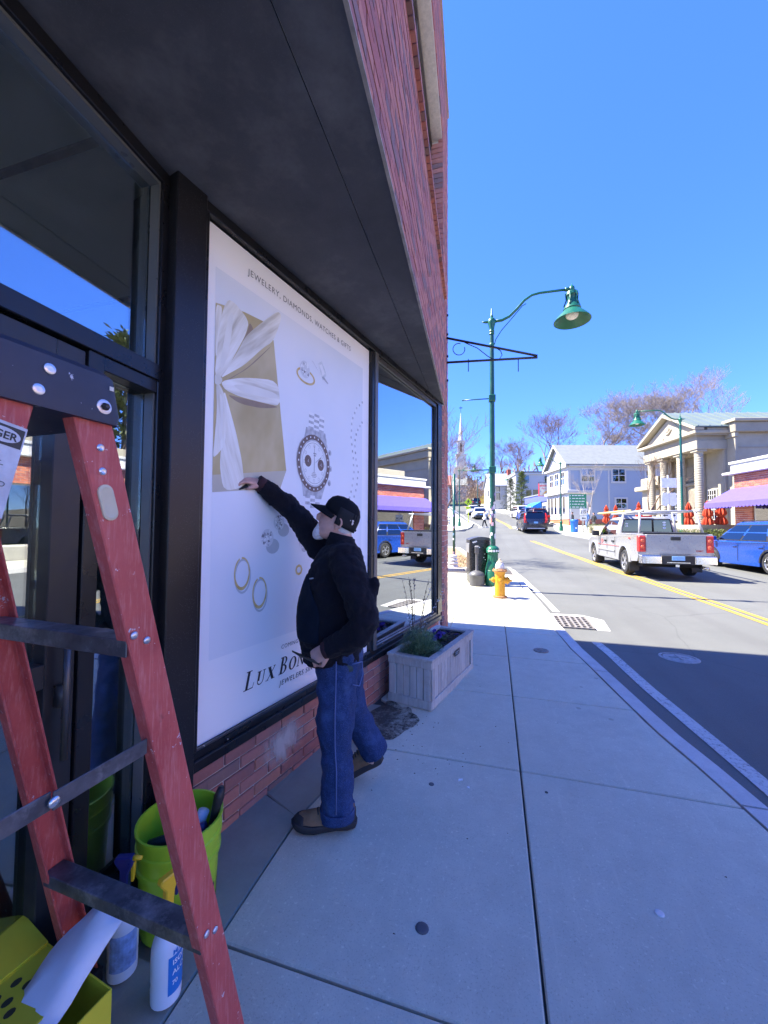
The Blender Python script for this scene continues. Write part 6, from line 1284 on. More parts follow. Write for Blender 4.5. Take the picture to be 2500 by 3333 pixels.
        mb = MB(); mb.loft([[(fx - a, s_ * w * .55, z), (fx - a - .02, s_ * w * .80, z), (fx - a - .22, s_ * w * .91, z), (fx - a - .25, s_ * w * .55, z)] for a, z in ((.01, hood - .27), (.045, hood - .19), (.10, hood - .13))]); mb.build('headlight', HEADL, t, bevel=.008)
        mb = MB(); mx = c0 - .32; mb.rbox(-.06, .06, -.10, .10, 0, .14, .03, Matrix.Translation((mx, s_ * (w + .09), belt + .03))); mb.build('mirror', TRIM if dark else col, t, 40)
        for x_ in (cuts[-1][0], cuts[-2][0]):
            px = pt(x_, .1, s_)[0]; mb = MB(); mb.box(px - .005, px + .005, s_ * (w + .001) - .004, s_ * (w + .001) + .004, sill + .12, belt - .06); mb.build('door_gap', CARBLK, t)
            mb = MB(); mb.box(px + .06, px + .24, s_ * (w + .006) - .012, s_ * (w + .006) + .012, belt - .17, belt - .14); mb.build('door_handle', col, t, bevel=.005)
    mb = MB(); mb.rbox(rx - .02, rx + .10, -w * .86, w * .86, sill + .02, sill + .24, .03); mb.build('rear_bumper', TRIM if (suv or dark) else col, t, 40)
    mb = MB(); mb.rbox(fx - .12, fx - .005, -w * .78, w * .78, sill + .02, sill + .20, .03); mb.build('front_bumper', TRIM, t, 40)
    mb = MB(); mb.box(fx - .03, fx + .012, -w * .50, w * .50, sill + .26, hood - .20); mb.build('grille', TRIM, t, bevel=.01)
    if plate:
        mb = MB(); mb.box(rx - .014, rx - .004, -.16, .16, belt - .34, belt - .19); mb.build('rear_plate', PLATE, t); mb = MB(); mb.box(fx + .012, fx + .018, -.16, .16, sill + .20, sill + .34); mb.build('front_plate', PLATE, t)
    if suv:
        for s_ in (-1, 1): mb = MB(); mb.tube([(r1 + .15, s_ * (wt - .06), H_ + .02), (r1 + .3, s_ * (wt - .05), H_ + .06), (r0 - .3, s_ * (wt - .05), H_ + .06), (r0 - .15, s_ * (wt - .06), H_ + .02)], .014, 6); mb.build('roof_rail', TRIM, t, True)
        mb = MB(); mb.box(r1 - .06, r1 + .16, -wt * .9, wt * .9, H_ - .03, H_ + .02); sp_ = mb.build('roof_spoiler', col, t, bevel=.012); mb = MB(); mb.box(r1 - .066, r1 - .058, -.20, .20, H_ - .02, H_ + .002); mb.build('brake_light', TAIL, sp_)
        mb = MB(); mb.box(rx - .03, rx - .01, -w * .72, w * .72, sill + .08, sill + .13); mb.build('skid_plate', mat('skid_silver', (.65, .65, .66), .35, metal=.5), t)
    return t
vehicle('sport_utility_car', 'dark navy estate SUV seen from behind, brake lights lit', 'SUV', (3.22, 37.5, g(37.2) - .125), R(94), 4.95, 1.96, 1.74, 2.98, .37, paint('navy_paint', (.012, .016, .035)), belt=1.08, hood=1.05, cab=(.27, -.47), roof=(.08, -.40), tall_tail=True, dark=False, trim=TRIM)
vehicle('sport_utility_car', 'glossy blue SUV parked beside the pickup at the far kerb', 'SUV', (9.05, 16.45, g(16.4) - .13), R(97), 4.66, 1.88, 1.66, 2.70, .35, paint('blue_paint', (.012, .055, .30)), belt=1.0, hood=1.0, cab=(.30, -.46), roof=(.08, -.34), trim=TRIM)
vehicle('saloon_car', 'white saloon car coming towards the crossing, headlights forward', 'car', (-1.86, 54.0, g(54) - .11), R(-83), 4.75, 1.86, 1.46, 2.75, .34, paint('white_paint', (.55, .55, .55)), belt=.90, hood=.88, cab=(.26, -.40), roof=(.04, -.22), suv=False, seats=2)
vehicle('saloon_car', 'white car following further up behind the oncoming white saloon', 'car', (-3.15, 63.5, g(63.5) - .11), R(-81), 4.7, 1.84, 1.48, 2.7, .34, paint('white_paint', (.55, .55, .55)), belt=.90, hood=.88, cab=(.26, -.40), roof=(.04, -.22), suv=False, seats=2)
vehicle('sport_utility_car', 'black SUV driving away up the hill, furthest car', 'SUV', (-4.1, 90.0, g(90) - .11), R(101), 4.7, 1.90, 1.78, 2.8, .36, paint('black_paint', (.02, .02, .022)), belt=1.05, hood=1.0, cab=(.28, -.46), roof=(.08, -.40))
vehicle('sport_utility_car', 'white SUV parked nose towards us at the right kerb', 'SUV', (3.55, 54.5, g(54.5) - .11), R(-77), 4.5, 1.84, 1.66, 2.65, .35, paint('white_paint', (.55, .55, .55)), belt=1.0, hood=.98, cab=(.30, -.46), roof=(.08, -.34), dark=True, trim=TRIM)
vehicle('hatchback_car', 'bright blue car parked between the white SUV and the dark red one', 'car', (3.95, 50.0, g(50) - .11), R(100), 4.3, 1.80, 1.56, 2.6, .33, paint('blue_paint', (.012, .055, .30)), belt=.95, hood=.92, cab=(.28, -.46), roof=(.06, -.34))
vehicle('sport_utility_car', 'dark brown red SUV parked just ahead of the navy one', 'SUV', (4.45, 45.6, g(45.6) - .12), R(98), 4.5, 1.84, 1.68, 2.65, .35, paint('maroon_paint', (.09, .03, .03)), belt=1.0, hood=.98, cab=(.30, -.46), roof=(.08, -.36))
# ---- the silver pickup
SILV = mat('silver_paint', (.31, .312, .315), .32, metal=.2, var=.03, coat=.5)
pk = thing('pickup_truck', 'silver crew cab pickup truck with pipe rack riding the yellow line', 'pickup truck', (4.95, 16.05, g(15.6) - .13), R(90.9), 'cars on the street')
pk.scale = (1, .94, 1); w = 1.0; wr = .39; xf, xr_ = 1.82, -1.82; fx, rx = 2.78, -3.05; sill = .40; ar = .50
outline = [(rx, .62), (rx, 1.27), (rx + .05, 1.30), (-1.02, 1.30), (-1.0, 1.26), (.98, 1.20), (1.15, 1.17), (2.35, 1.10), (2.62, 1.02), (fx, .85), (fx, .52), (fx - .15, .42), (xf + ar, .42)] + list(reversed(arch(xf, ar, 11, .42))) + [(xf - ar, sill), (xr_ + ar, sill)] + list(reversed(arch(xr_, ar, 11, .42))) + [(xr_ - ar, .46), (rx + .1, .50)]
def lay(y, sc, nose):
    r = []
    for px, pz in outline: k = abs(px + .1) / 2.95; r.append((px * (1 - (nose if px > 0 else nose * .25) * max(0, k - .6)), y, .85 + (pz - .85) * sc if pz > .6 else pz))
    return r
mb = MB(); mb.loft([lay(-w + .015, .93, .14), lay(-w, .97, .11), lay(-w + .03, 1.0, .08), lay(-w + .12, 1.01, .04), lay(0, 1.012, 0), lay(w - .12, 1.01, .04), lay(w - .03, 1.0, .08), lay(w, .97, .11), lay(w - .015, .93, .14)]); mb.build('body', SILV, pk, 38)
mb = MB(); mb.box(rx + .25, fx - .3, -.8, .8, .33, .7); mb.build('underbody', CARBLK, pk)
for x in (xf, xr_):
    for s_ in (-1, 1):
        wheel(pk, x, s_ * (w - .12), wr, .26, s_)
        mb = MB(); po, pi_ = arch(x, ar + .05, 13, .42), arch(x, ar - .02, 13, .42); y_ = s_ * w
        for k in range(12): mb.loft([[(po[k + q][0], y_ - .05 * s_, po[k + q][1]), (po[k + q][0], y_ + .004 * s_, po[k + q][1]), (pi_[k + q][0], y_ + .030 * s_, pi_[k + q][1]), (pi_[k + q][0], y_ - .05 * s_, pi_[k + q][1])] for q in (0, 1)])
        mb.build('fender_flare', SILV, pk)
        mb = MB(); mb.box(x - ar - .02, x - ar, s_ * (w - .12) - .14, s_ * (w - .12) + .14, .16, .44); mb.build('mud_flap', TRIM, pk)
# cab
def cr(z, x0, x1, yy, r=.10): return [(x0, -yy + r, z), (x0, yy - r, z), (x0 - r * 1.4, yy, z), (x1 + r * .6, yy, z), (x1, yy - r * .6, z), (x1, -yy + r * .6, z), (x1 + r * .6, -yy, z), (x0 - r * 1.4, -yy, z)]
mb = MB(); mb.loft([cr(1.17, 1.28, -1.02, .96), cr(1.50, .92, -.97, .88), cr(1.78, .50, -.90, .78), cr(1.87, .30, -.78, .68)]); mb.build('cab', SILV, pk, 45)
def cside(x, z, s_, off=.008): return (x, s_ * (lerp_tab(z, [1.17, 1.50, 1.78], [.96, .88, .78]) + off), z)
for s_ in (-1, 1):
    for pts in ([(1.02, 1.22), (.06, 1.24), (.06, 1.72), (.40, 1.72), (.78, 1.48)], [(-.02, 1.24), (-.80, 1.26), (-.72, 1.70), (-.02, 1.72)]):
        mb = MB(); mb.poly([cside(x, z, s_) for x, z in pts]); mb.build('side_window', CARGLASS, pk)
    mb = MB(); mb.poly([cside(x, z, s_, .004) for x, z in ((1.12, 1.19), (-.86, 1.22), (-.76, 1.75), (.42, 1.76), (.84, 1.48))]); mb.build('window_surround', TRIM, pk)
    for x_ in (1.10, .04, -.88): mb = MB(); mb.box(x_ - .005, x_ + .005, s_ * 1.001 - .004, s_ * 1.001 + .004, .50, 1.17); mb.build('door_gap', CARBLK, pk)
    for x_ in (.14, -.76): mb = MB(); mb.rbox(x_, x_ + .20, -.02, .02, 0, .06, .012, Matrix.Translation((0, s_ * 1.012, .98))); mb.build('door_handle', TRIM, pk, 40)
    mb = MB(); mb.box(-1.28, 1.30, s_ * 1.002 - .003, s_ * 1.002 + .003, .855, .87); mb.build('pinstripe', mat('stripe_red', (.55, .10, .09), .5), pk)
    mb = MB(); mb.rbox(-.85, 1.25, -.014, .014, 0, .05, .01, Matrix.Translation((0, s_ * 1.006, .66))); mb.build('body_moulding', SILV, pk, 40)
    for k in range(3): mb = MB(); mb.box(.58 - .1 * (k % 2), .80, s_ * 1.003 - .003, s_ * 1.003 + .003, .92 + .055 * k, .945 + .055 * k); mb.build('door_lettering', mat('stripe_red', (.55, .10, .09), .5), pk)
    mb = MB(); mb.prism([(0, 0), (.16, 0), (.2, .05), (.05, .05)], (-2.42, s_ * 1.004, 1.13), (1, 0, 0), (0, 0, 1), (0, .003 * s_, 0)); mb.build('bed_badge', TAIL, pk)
    mb = MB(); mb.rbox(-.07, .07, -.13, .13, 0, .20, .03, Matrix.Translation((.95, s_ * 1.16, 1.17))); mb.build('mirror', TRIM, pk, 40)
    mb = MB(); mb.loft([[(rx - .012, s_ * .80, z), (rx - .012, s_ * .985, z), (rx + .12, s_ * 1.004, z), (rx + .12, s_ * .80, z)] for z in (.78, 1.24)]); tlp = mb.build('tail_light', TAIL, pk, bevel=.012)
    for z in (.92, 1.10): mb = MB(); mb.lathe([(.05, 0), (.05, .004), (.03, .006)], n=14, T=Matrix.Translation((rx - .012, s_ * .885, z)) @ Matrix.Rotation(R(-90), 4, 'Y')); mb.build('lamp_cell', mat('tail_orange', (.75, .12, .05), .2), tlp, True)
    mb = MB(); mb.loft([[(fx - .03, s_ * .6, z), (fx - .05, s_ * .88, z), (fx - .3, s_ * .97, z), (fx - .3, s_ * .6, z)] for z in (.72, .92)]); mb.build('headlight', HEADL, pk, bevel=.01)
mb = MB(); mb.poly([(-1.005, y, z) for y, z in ((-.80, 1.30), (.80, 1.30), (.70, 1.74), (-.70, 1.74))]); rw = mb.build('rear_window', CARGLASS, pk)
mb = MB(); mb.poly([(-1.0, y, z) for y, z in ((-.84, 1.27), (.84, 1.27), (.73, 1.78), (-.73, 1.78))]); mb.build('rear_window_seal', TRIM, pk)
for z in (1.66, 1.58, 1.48): mb = MB(); mb.lathe([(.055, 0), (.055, .001)], n=14, sx=.6, T=Matrix.Translation((-1.012, -.54, z)) @ Matrix.Rotation(R(-90), 4, 'Y')); mb.build('window_sticker', mat('sticker_white2', (.75, .78, .78), .5), rw)
for z in (1.62, 1.54): mb = MB(); mb.box(-1.013, -1.010, .60, .68, z - .02, z + .02); mb.build('window_sticker', mat('sticker_white2', (.75, .78, .78), .5), rw)
mb = MB(); mb.poly([(x, y, z) for x, y, z in ((1.20, -.82, 1.22), (1.20, .82, 1.22), (.56, .68, 1.74), (.56, -.68, 1.74))]); mb.build('windscreen', CARGLASS, pk)
mb = MB(); mb.rbox(-.94, -.86, -.20, .20, 1.845, 1.895, .02); mb.build('brake_light', TAIL, pk, 40)
# bed cover, tailgate with handle, bumper, plate, exhaust
mb = MB(); mb.box(rx + .03, -1.05, -.86, .86, 1.30, 1.345); mb.build('bed_cover', TRIM, pk, bevel=.012)
mb = MB(); mb.box(rx - .012, rx + .03, -.79, .79, .72, 1.285); tg = mb.build('tailgate', SILV, pk, bevel=.012)
mb = MB(); mb.box(rx - .018, rx - .010, -.79, .79, 1.287, 1.325); mb.build('tailgate_cap', TRIM, tg)
mb = MB(); mb.rbox(-.13, .13, -.012, .012, -.05, .05, .01, Matrix.Translation((rx - .018, 0, 1.17)) @ Matrix.Rotation(R(90), 4, 'Z')); mb.build('handle', TRIM, tg, 40)
text_mesh('badge', 'GMC', .075, mat('badge_red', (.30, .04, .04), .4, metal=.4), tg, fn=lambda x_, y_, z_: Vector((rx - .0135, -.52 - x_ * 1.2, .80 + y_)), off=.002)
mb = MB(); mb.box(rx - .014, rx - .0125, .55, .70, .815, .83); mb.box(rx - .014, rx - .0125, .25, .70, .77, .78); mb.build('badge_line', mat('badge_grey', (.3, .3, .31), .4), tg)
mb = MB(); mb.rbox(rx - .17, rx + .02, .42, 1.0, .46, .68, .04); mb.rbox(rx - .17, rx + .02, -1.0, -.42, .46, .68, .04); mb.build('bumper', CHROME, pk, 40)
mb = MB(); mb.rbox(rx - .16, rx + .02, -.43, .43, .44, .69, .03); mb.build('bumper_step', TRIM, pk, 40); mb = MB(); mb.box(rx - .175, rx - .15, -.30, .30, .485, .505); mb.build('bumper_trim', CHROME, pk)
mb = MB(); mb.box(rx - .172, rx - .162, -.17, .17, .555, .675); mb.build('number_plate', PLATE, pk, bevel=.004)
mb = MB(); mb.tube([(rx + .3, -.72, .36), (rx - .08, -.80, .34)], .045, 10); mb.build('exhaust', CHROME, pk, True); mb = MB(); mb.box(rx - .10, rx + .1, -.05, .05, .37, .46); mb.build('tow_hitch', CHROME, pk)
mb = MB(); mb.rbox(fx - .1, fx + .04, -.95, .95, .45, .66, .04); mb.build('front_bumper', CHROME, pk, 40)
# pipe rack with ladder-like poles
PIPE = mat('rack_pipe', (.5, .5, .49), .35, metal=.4); ZR = 1.98
for s_, a in ((1, .86), (-1, .86)):
    mb = MB(); mb.tube([(-1.12, s_ * a, 1.32), (-1.06, s_ * (a - .10), ZR)], .035, 10); mb.build('rack_post', PIPE, pk, True)
    mb = MB(); mb.tube([(-2.75, s_ * a, 1.32), (-2.55, s_ * (a - .10), ZR)], .035, 10); mb.build('rack_post', PIPE, pk, True)
    mb = MB(); mb.tube([(-2.80, s_ * (a - .1), ZR), (.2, s_ * (a - .1), ZR)], .035, 10); mb.build('rack_rail', PIPE, pk, True)
for x_ in (-2.5, -1.05, .05): mb = MB(); mb.tube([(x_, -.76, ZR), (x_, .76, ZR)], .028, 8); mb.build('rack_bar', PIPE, pk, True)
pl_ = thing('timber_pole', 'pale yellow wooden poles lashed on the pickup rack', 'pole', pk.matrix_basis @ Vector((0, .5, ZR + .07)), R(90.9))
for y_, x0, x1 in ((.10, -1.3, 2.2), (.22, -1.0, 2.0)): mb = MB(); mb.tube([(x0, y_, 0), (x1, y_ + .03, .02)], .035, 8); mb.build('pole', mat('pale_pole', (.66, .48, .18), .6), pl_, True)

# ================================================================== BUILDINGS ACROSS THE STREET
def frame2(o, d, b):   # local x along d (facade), local y into the building b, z up
    return Matrix.Translation(o) @ Matrix((Vector(d), Vector(b), Vector((0, 0, 1)))).transposed().to_4x4()
FD = Vector((-math.sin(R(12.6)), math.cos(R(12.6)), 0)); BD = Vector((math.cos(R(12.6)), math.sin(R(12.6)), 0))
STONE = mat('limestone', (.36, .32, .24), .85, var=.10, scale=1.5, bmp=.3, bscale=30); STONED = mat('limestone_dark', (.31, .275, .21), .85, var=.12, scale=1.5); WHITE = mat('white_trim', (.50, .50, .49), .6, var=.04); DARKGL = glass_mat('far_glass', .35, (.10, .11, .12)); DGL = mat('dark_interior', (.03, .03, .032), .8)
COPPER = mat('verdigris_roof', (.13, .165, .155), .6, var=.12, scale=.8)
BRICK2 = brick_mat('shop_brick', [(.46, .13, .07), (.40, .10, .06), (.52, .17, .09), (.36, .10, .07)])
PURPLE = mat('purple_canvas', (.11, .08, .40), .8, var=.08)
# ---- brick shop with purple awning
KB = Vector((11.32, 22.89, 0)); zb0 = .17
bs = thing('awning_shop', 'low red brick shop with white cornice and purple awning', 'building', (KB.x, KB.y, zb0))
bs.rotation_euler = (0, 0, math.atan2(-FD.y, -FD.x))   # local x runs from the far corner back towards us, local y points to the street
bs.scale = (1.226, 1.226, 1.226); bs_M = bs.matrix_basis
# local: x 0..16 along the facade towards the camera, y>0 street side? (x cross up)
sgn = 1 if (bs_M.to_3x3() @ Vector((0, 1, 0))).dot(-BD) > 0 else -1
def YB(y): return sgn * y      # y measured out towards the street
def bbox(nm, x0, x1, y0, y1, z0, z1, m, parent=bs, bevel=0):
    a, b_ = sorted((YB(y0), YB(y1))); mb = MB(); mb.box(x0, x1, a, b_, z0, z1); return mb.build(nm, m, parent, bevel=bevel)
LS = 13.0
wl_ = bbox('wall', .02, LS, -8, -.11, 0, 3.3, mat('shop_core', (.10, .05, .04), .9))
def brick_panel(x0, x1, z0, z1, parent, y=0.0, name='brickwork'):
    mb = MB(); z = z0; k = 0; bw, bh, j = .21, .068, .012
    while z < z1 - .02:
        x = x0 - (bw + j) / 2 * (k % 2)
        while x < x1:
            a, c = max(x, x0), min(x + bw, x1)
            if c - a > .02:
                q0, q1 = sorted((YB(y - .08), YB(y))); mb.box(a, c, q0, q1, z, min(z + bh, z1))
            x += bw + j
        z += bh + j; k += 1
    return stuff(mb.build(name, BRICK2, parent))
def mort(x0, x1, z0, z1, y=-.008): return bbox('mortar_bed', x0, x1, y - .10, y, z0, z1, MAT_MORTAR, wl_)
for a, b_ in ((0, .75), (6.4, 7.0), (12.4, 13.0)):
    mort(a + .005, b_ - .005, 0, 2.45); brick_panel(a, b_, 0, 2.45, wl_)
mort(.005, LS - .005, 2.45, 3.3); brick_panel(0, LS, 2.45, 3.3, wl_)
bbox('fascia', -.08, LS + .05, -.05, .06, 3.30, 3.72, WHITE, bs, .01); bbox('cornice', -.28, LS + .1, -.1, .26, 3.30, 3.40, WHITE, bs, .02); bbox('cornice_cap', -.12, LS + .08, -.1, .12, 3.72, 3.82, WHITE, bs, .015); bbox('parapet', .9, LS, -.9, -.6, 3.8, 4.25, STONE, bs, .02)
bbox('roof', .02, LS, -8, -.10, 3.3, 3.42, mat('roof_felt2', (.08, .08, .08), .9)); bbox('north_wall', -.0, .02, -8, -.1, 0, 3.3, BRICK2)
for a, b_ in ((.80, 3.5), (3.56, 6.35), (7.05, 9.7), (9.76, 12.35)):
    f_ = bbox('shop_window', a, b_, -.09, -.06, .45, 2.45, mat('cream_frame', (.60, .57, .48), .6), bs); bbox('pane', a + .06, b_ - .06, -.055, -.05, .52, 2.38, glass_mat('shop2_glass', .45, (.25, .27, .25)), f_)
bbox('stall_riser', .76, 12.35, -.10, -.05, 0, .45, mat('riser', (.30, .28, .24), .8))
aw = MB(); pts = []
ax0, ax1 = -.15, 6.3
aw.loft([[(x, YB(y), z) for y, z in ((.0, 2.75), (1.05, 2.16), (1.05, 2.13), (.0, 2.70))] for x in (ax0 + .0, ax1)]); awo = aw.build('awning', PURPLE, bs)
mb = MB(); n_ = 44
for k in range(n_):
    x0, x1 = ax0 + (ax1 - ax0) * k / n_, ax0 + (ax1 - ax0) * (k + 1) / n_; dz = .05 * abs(math.sin(math.pi * (k + .5) / 1.0)) ; mb.add([(x0, YB(1.055), 2.155), (x1, YB(1.055), 2.155), (x1, YB(1.056), 1.97 + .02), (x1 * .75 + x0 * .25, YB(1.058), 1.955), ((x0 + x1) / 2, YB(1.058), 1.94), (x0 * .75 + x1 * .25, YB(1.058), 1.955), (x0, YB(1.056), 1.97 + .02)], [tuple(range(7))])
mb.build('valance', PURPLE, awo)
for x in (ax0, ax1):
    mb = MB(); mb.poly([(x, YB(0), 2.75), (x, YB(1.05), 2.155), (x, YB(1.05), 1.97), (x, YB(0), 1.97)]); mb.build('awning_end', PURPLE, awo)
text_mesh('awning_text', 'OF LIGHT', .16, mat('awning_white', (.8, .8, .8), .7), awo, fn=lambda x_, y_, z_: Vector((4.3 + x_ if sgn < 0 else 5.3 - x_, YB(1.062), 2.02 + y_)))
# ---- stone bank with portico
K0 = Vector((11.57, 26.80, 0)); TZ = 1.81
bank = thing('stone_bank', 'cream stone bank with pediment, ribbed columns and green metal roof', 'building', (K0.x, K0.y, TZ - .9 * 1.226), math.atan2(FD.y, FD.x)); bank.scale = (1.226, 1.226, 1.226)
bm_ = bank.matrix_basis; sb = 1 if (bm_.to_3x3() @ Vector((0, 1, 0))).dot(BD) > 0 else -1
def Y2(y): return sb * y          # y into the building; x along the facade away from us; z from the terrace - .9
def kb(nm, x0, x1, y0, y1, z0, z1, m, parent=None, bevel=0):
    a, b_ = sorted((Y2(y0), Y2(y1))); mb = MB(); mb.box(x0, x1, a, b_, z0 + .9, z1 + .9); return mb.build(nm, m, parent or bank, bevel=bevel)
kb('terrace', -2.3, 7.5, -1.7, 9, -1.2, -.02, STONED); kb('step', -.5, 4.3, -.55, -.3, -.02, .08, STONE, None, .01)
HC = 3.57
for i, x in enumerate((0.0, 1.22, 2.50, 3.57)):
    mb = MB(); prof = [(.20, .0), (.21, .06), (.19, .10)]; z = .12
    while z < HC - .30: prof += [(.172, z), (.178, z + .025), (.178, z + .085), (.168, z + .105)]; z += .115
    prof += [(.165, HC - .28), (.185, HC - .26), (.17, HC - .22), (.20, HC - .12), (.22, HC - .10)]
    mb.lathe([(r, zz + .9) for r, zz in prof], (x, Y2(0), 0), 20); co_ = mb.build('column', STONE, bank, 40)
    kb('capital', x - .23, x + .23, -.23, .23, HC - .10, HC, STONE, co_, .01); kb('plinth', x - .24, x + .24, -.24, .24, -.02, .06, STONE, co_, .01)
    kb('wall_pilaster', x - .17, x + .17, .98, 1.10, 0, HC, STONE, None, .01)
x0, x1 = -.34, 3.90
kb('architrave', x0 + .06, x1 - .06, -.28, 1.14, HC, HC + .42, STONE, None, .02); kb('frieze', x0 + .09, x1 - .09, -.25, 1.14, HC + .42, HC + .70, STONED, None, .01); kb('cornice', x0 - .16, x1 + .16, -.5, 1.14, HC + .70, HC + .86, STONE, None, .03)
for k in range(30): kb('dentil', x0 - .10, x0 - .0, -.40 + .05 * k, -.375 + .05 * k, HC + .63, HC + .70, STONE)
mid = (x0 + x1) / 2; hw = (x1 - x0) / 2 + .16; AP = HC + .86 + 1.32
mb = MB(); mb.prism([(x0 + .1, HC + .86 + .9), (x1 - .1, HC + .86 + .9), (mid, AP - .22 + .9)], (0, Y2(-.22), 0), (1, 0, 0), (0, 0, 1), (0, Y2(.3), 0)); mb.build('tympanum', STONE, bank)
for s_ in (-1, 1):
    mb = MB(); mb.prism([(mid + s_ * hw, HC + .86 + .9), (mid + s_ * (hw + .02), HC + 1.0 + .9), (mid, AP + .08 + .9), (mid, AP - .12 + .9)], (0, Y2(-.52), 0), (1, 0, 0), (0, 0, 1), (0, Y2(.45), 0)); mb.build('raking_cornice', STONE, bank, bevel=.02)
    # roof plane of the temple block
    mb = MB(); ya, yb_ = Y2(-.5), Y2(9.5); mb.add([(mid, ya, AP + .085 + .9), (mid, yb_, AP + .085 + .9), (mid + s_ * (hw + .06), yb_, HC + .99 + .9), (mid + s_ * (hw + .06), ya, HC + .99 + .9), (mid, ya, AP + .14 + .9), (mid, yb_, AP + .14 + .9), (mid + s_ * (hw + .06), yb_, HC + 1.04 + .9), (mid + s_ * (hw + .06), ya, HC + 1.04 + .9)], [(0, 1, 2, 3), (4, 5, 6, 7), (0, 1, 5, 4), (2, 3, 7, 6), (0, 3, 7, 4), (1, 2, 6, 5)]); rf = mb.build('roof', COPPER, bank)
    for k in range(19):
        y_ = -.4 + .52 * k; a, b_ = Y2(y_), Y2(y_ + .05); mb = MB(); mb.add([(mid, a, AP + .141 + .9), (mid, b_, AP + .141 + .9), (mid + s_ * (hw + .05), b_, HC + 1.041 + .9), (mid + s_ * (hw + .05), a, HC + 1.041 + .9), (mid, a, AP + .18 + .9), (mid, b_, AP + .18 + .9), (mid + s_ * (hw + .05), b_, HC + 1.08 + .9), (mid + s_ * (hw + .05), a, HC + 1.08 + .9)], [(0, 1, 2, 3), (4, 5, 6, 7), (0, 1, 5, 4), (2, 3, 7, 6), (0, 3, 7, 4), (1, 2, 6, 5)]); mb.build('roof_seam', COPPER, rf)
mb = MB(); mb.prism([(x0 - .1, HC + .86 + .9), (x1 + .1, HC + .86 + .9), (x1 + .12, HC + .97 + .9), (mid, AP + .06 + .9), (x0 - .12, HC + .97 + .9)], (0, Y2(.10), 0), (1, 0, 0), (0, 0, 1), (0, Y2(9.3), 0)); mb.build('attic', STONED, bank)
# carved swags in the pediment
for s_ in (-1, 0, 1):
    mb = MB(); c = mid + s_ * .62; pts = [(c - .28 + .56 * k / 8, Y2(-.25), HC + .9 + 1.18 - (.16 if s_ else .0) - .20 * math.sin(math.pi * k / 8) + (.22 if s_ == 0 else 0)) for k in range(9)]; mb.tube(pts, [.03 + .025 * math.sin(math.pi * k / 8) for k in range(9)], 8); mb.build('swag', STONE, bank, True)
mb = MB(); mb.ell((mid, Y2(-.26), HC + .9 + 1.42), .14, .06, .17, 12, 8); mb.build('medallion', STONE, bank, True)
# walls
kb('front_wall', x0 + .1, x1 - .1, 1.10, 1.35, -.9, HC + .8, STONE); kb('south_wall', x0 + .02, x0 + .3, 1.35, 9.5, -.9, HC + .86, STONE); kb('south_return', x0 + .10, x0 + .32, 1.0, 1.36, -.9, HC, STONE); kb('north_wall', x1 - .3, x1, 1.35, 9.5, -.9, HC + .86, STONE)
dz0 = kb('doorcase', 1.52, 2.28, 1.02, 1.11, 0, 2.05, STONE, None, .02); kb('door', 1.66, 2.14, .99, 1.03, 0, 1.8, mat('bank_door', (.30, .26, .20), .6), dz0); kb('door_hood', 1.45, 2.35, .92, 1.1, 2.05, 2.2, STONE, dz0, .02)
kb('carved_panel', 1.45, 2.40, 1.04, 1.11, 2.3, 3.1, STONED, None, .02)
def gridwin(xa, xb, ya, yb, za, zb, parent, cols, rows, axis, box):
    f = box('window', xa, xb, ya, yb, za, zb, WHITE, parent, .008)
    return f
for xc in (.62, 3.04):
    f_ = kb('window', xc - .30, xc + .30, 1.03, 1.11, .25, 1.75, WHITE, None, .01); kb('pane', xc - .25, xc + .25, 1.022, 1.028, .30, 1.70, DARKGL, f_)
    for k in range(1, 4): kb('glazing_bar', xc - .25 + .125 * k - .012, xc - .25 + .125 * k + .012, 1.01, 1.021, .30, 1.70, WHITE, f_)
    for k in range(1, 6): kb('glazing_bar', xc - .25, xc + .25, 1.012, 1.0215, .30 + .233 * k - .012, .30 + .233 * k + .012, WHITE, f_)
# wing behind with corner pilaster
wg = kb('wing', -.64, x0 + .02, 1.22, 9.5, -.9, 4.25, STONE); kb('wing_front_pilaster', -.72, -.20, 1.10, 1.22, -.9, 4.05, STONE, None, .01); kb('pilaster_cap', -.78, -.16, 1.04, 1.22, 4.05, 4.25, STONE, None, .01)
kb('wing_cornice', -.86, x0 + .1, 1.0, 9.6, 4.25, 4.72, STONED, None, .03); kb('wing_cornice_cap', -.98, x0 + .15, .90, 9.7, 4.72, 4.86, STONE, None, .02); kb('wing_band', -.665, -.64, 1.23, 9.5, 3.55, 3.62, STONED)
f_ = kb('window', -.70, -.64, 2.6, 3.6, 2.2, 3.1, WHITE); kb('pane', -.71, -.701, 2.68, 3.52, 2.28, 3.02, DARKGL, f_)
kb('left_wing', x1, x1 + 1.6, .6, 9, -.9, 2.1, STONE); kb('left_wing_cornice', x1 - .05, x1 + 1.9, .3, 9.2, 2.1, 2.35, STONE, None, .02); kb('left_wing_parapet', x1, x1 + 1.65, .55, .8, 2.35, 2.85, STONE, None, .01)
f_ = kb('window', x0 - .01, x0 + .021, 1.42, 1.42 + .6, .35, 2.0, WHITE)   # tall white sash on the south side
f_ = kb('south_window', -.72, -.66, 1.6, 2.1, .7, 2.2, WHITE, None, .008)
kb('pane', -.728, -.721, 1.65, 2.05, .75, 2.15, DARKGL, f_)
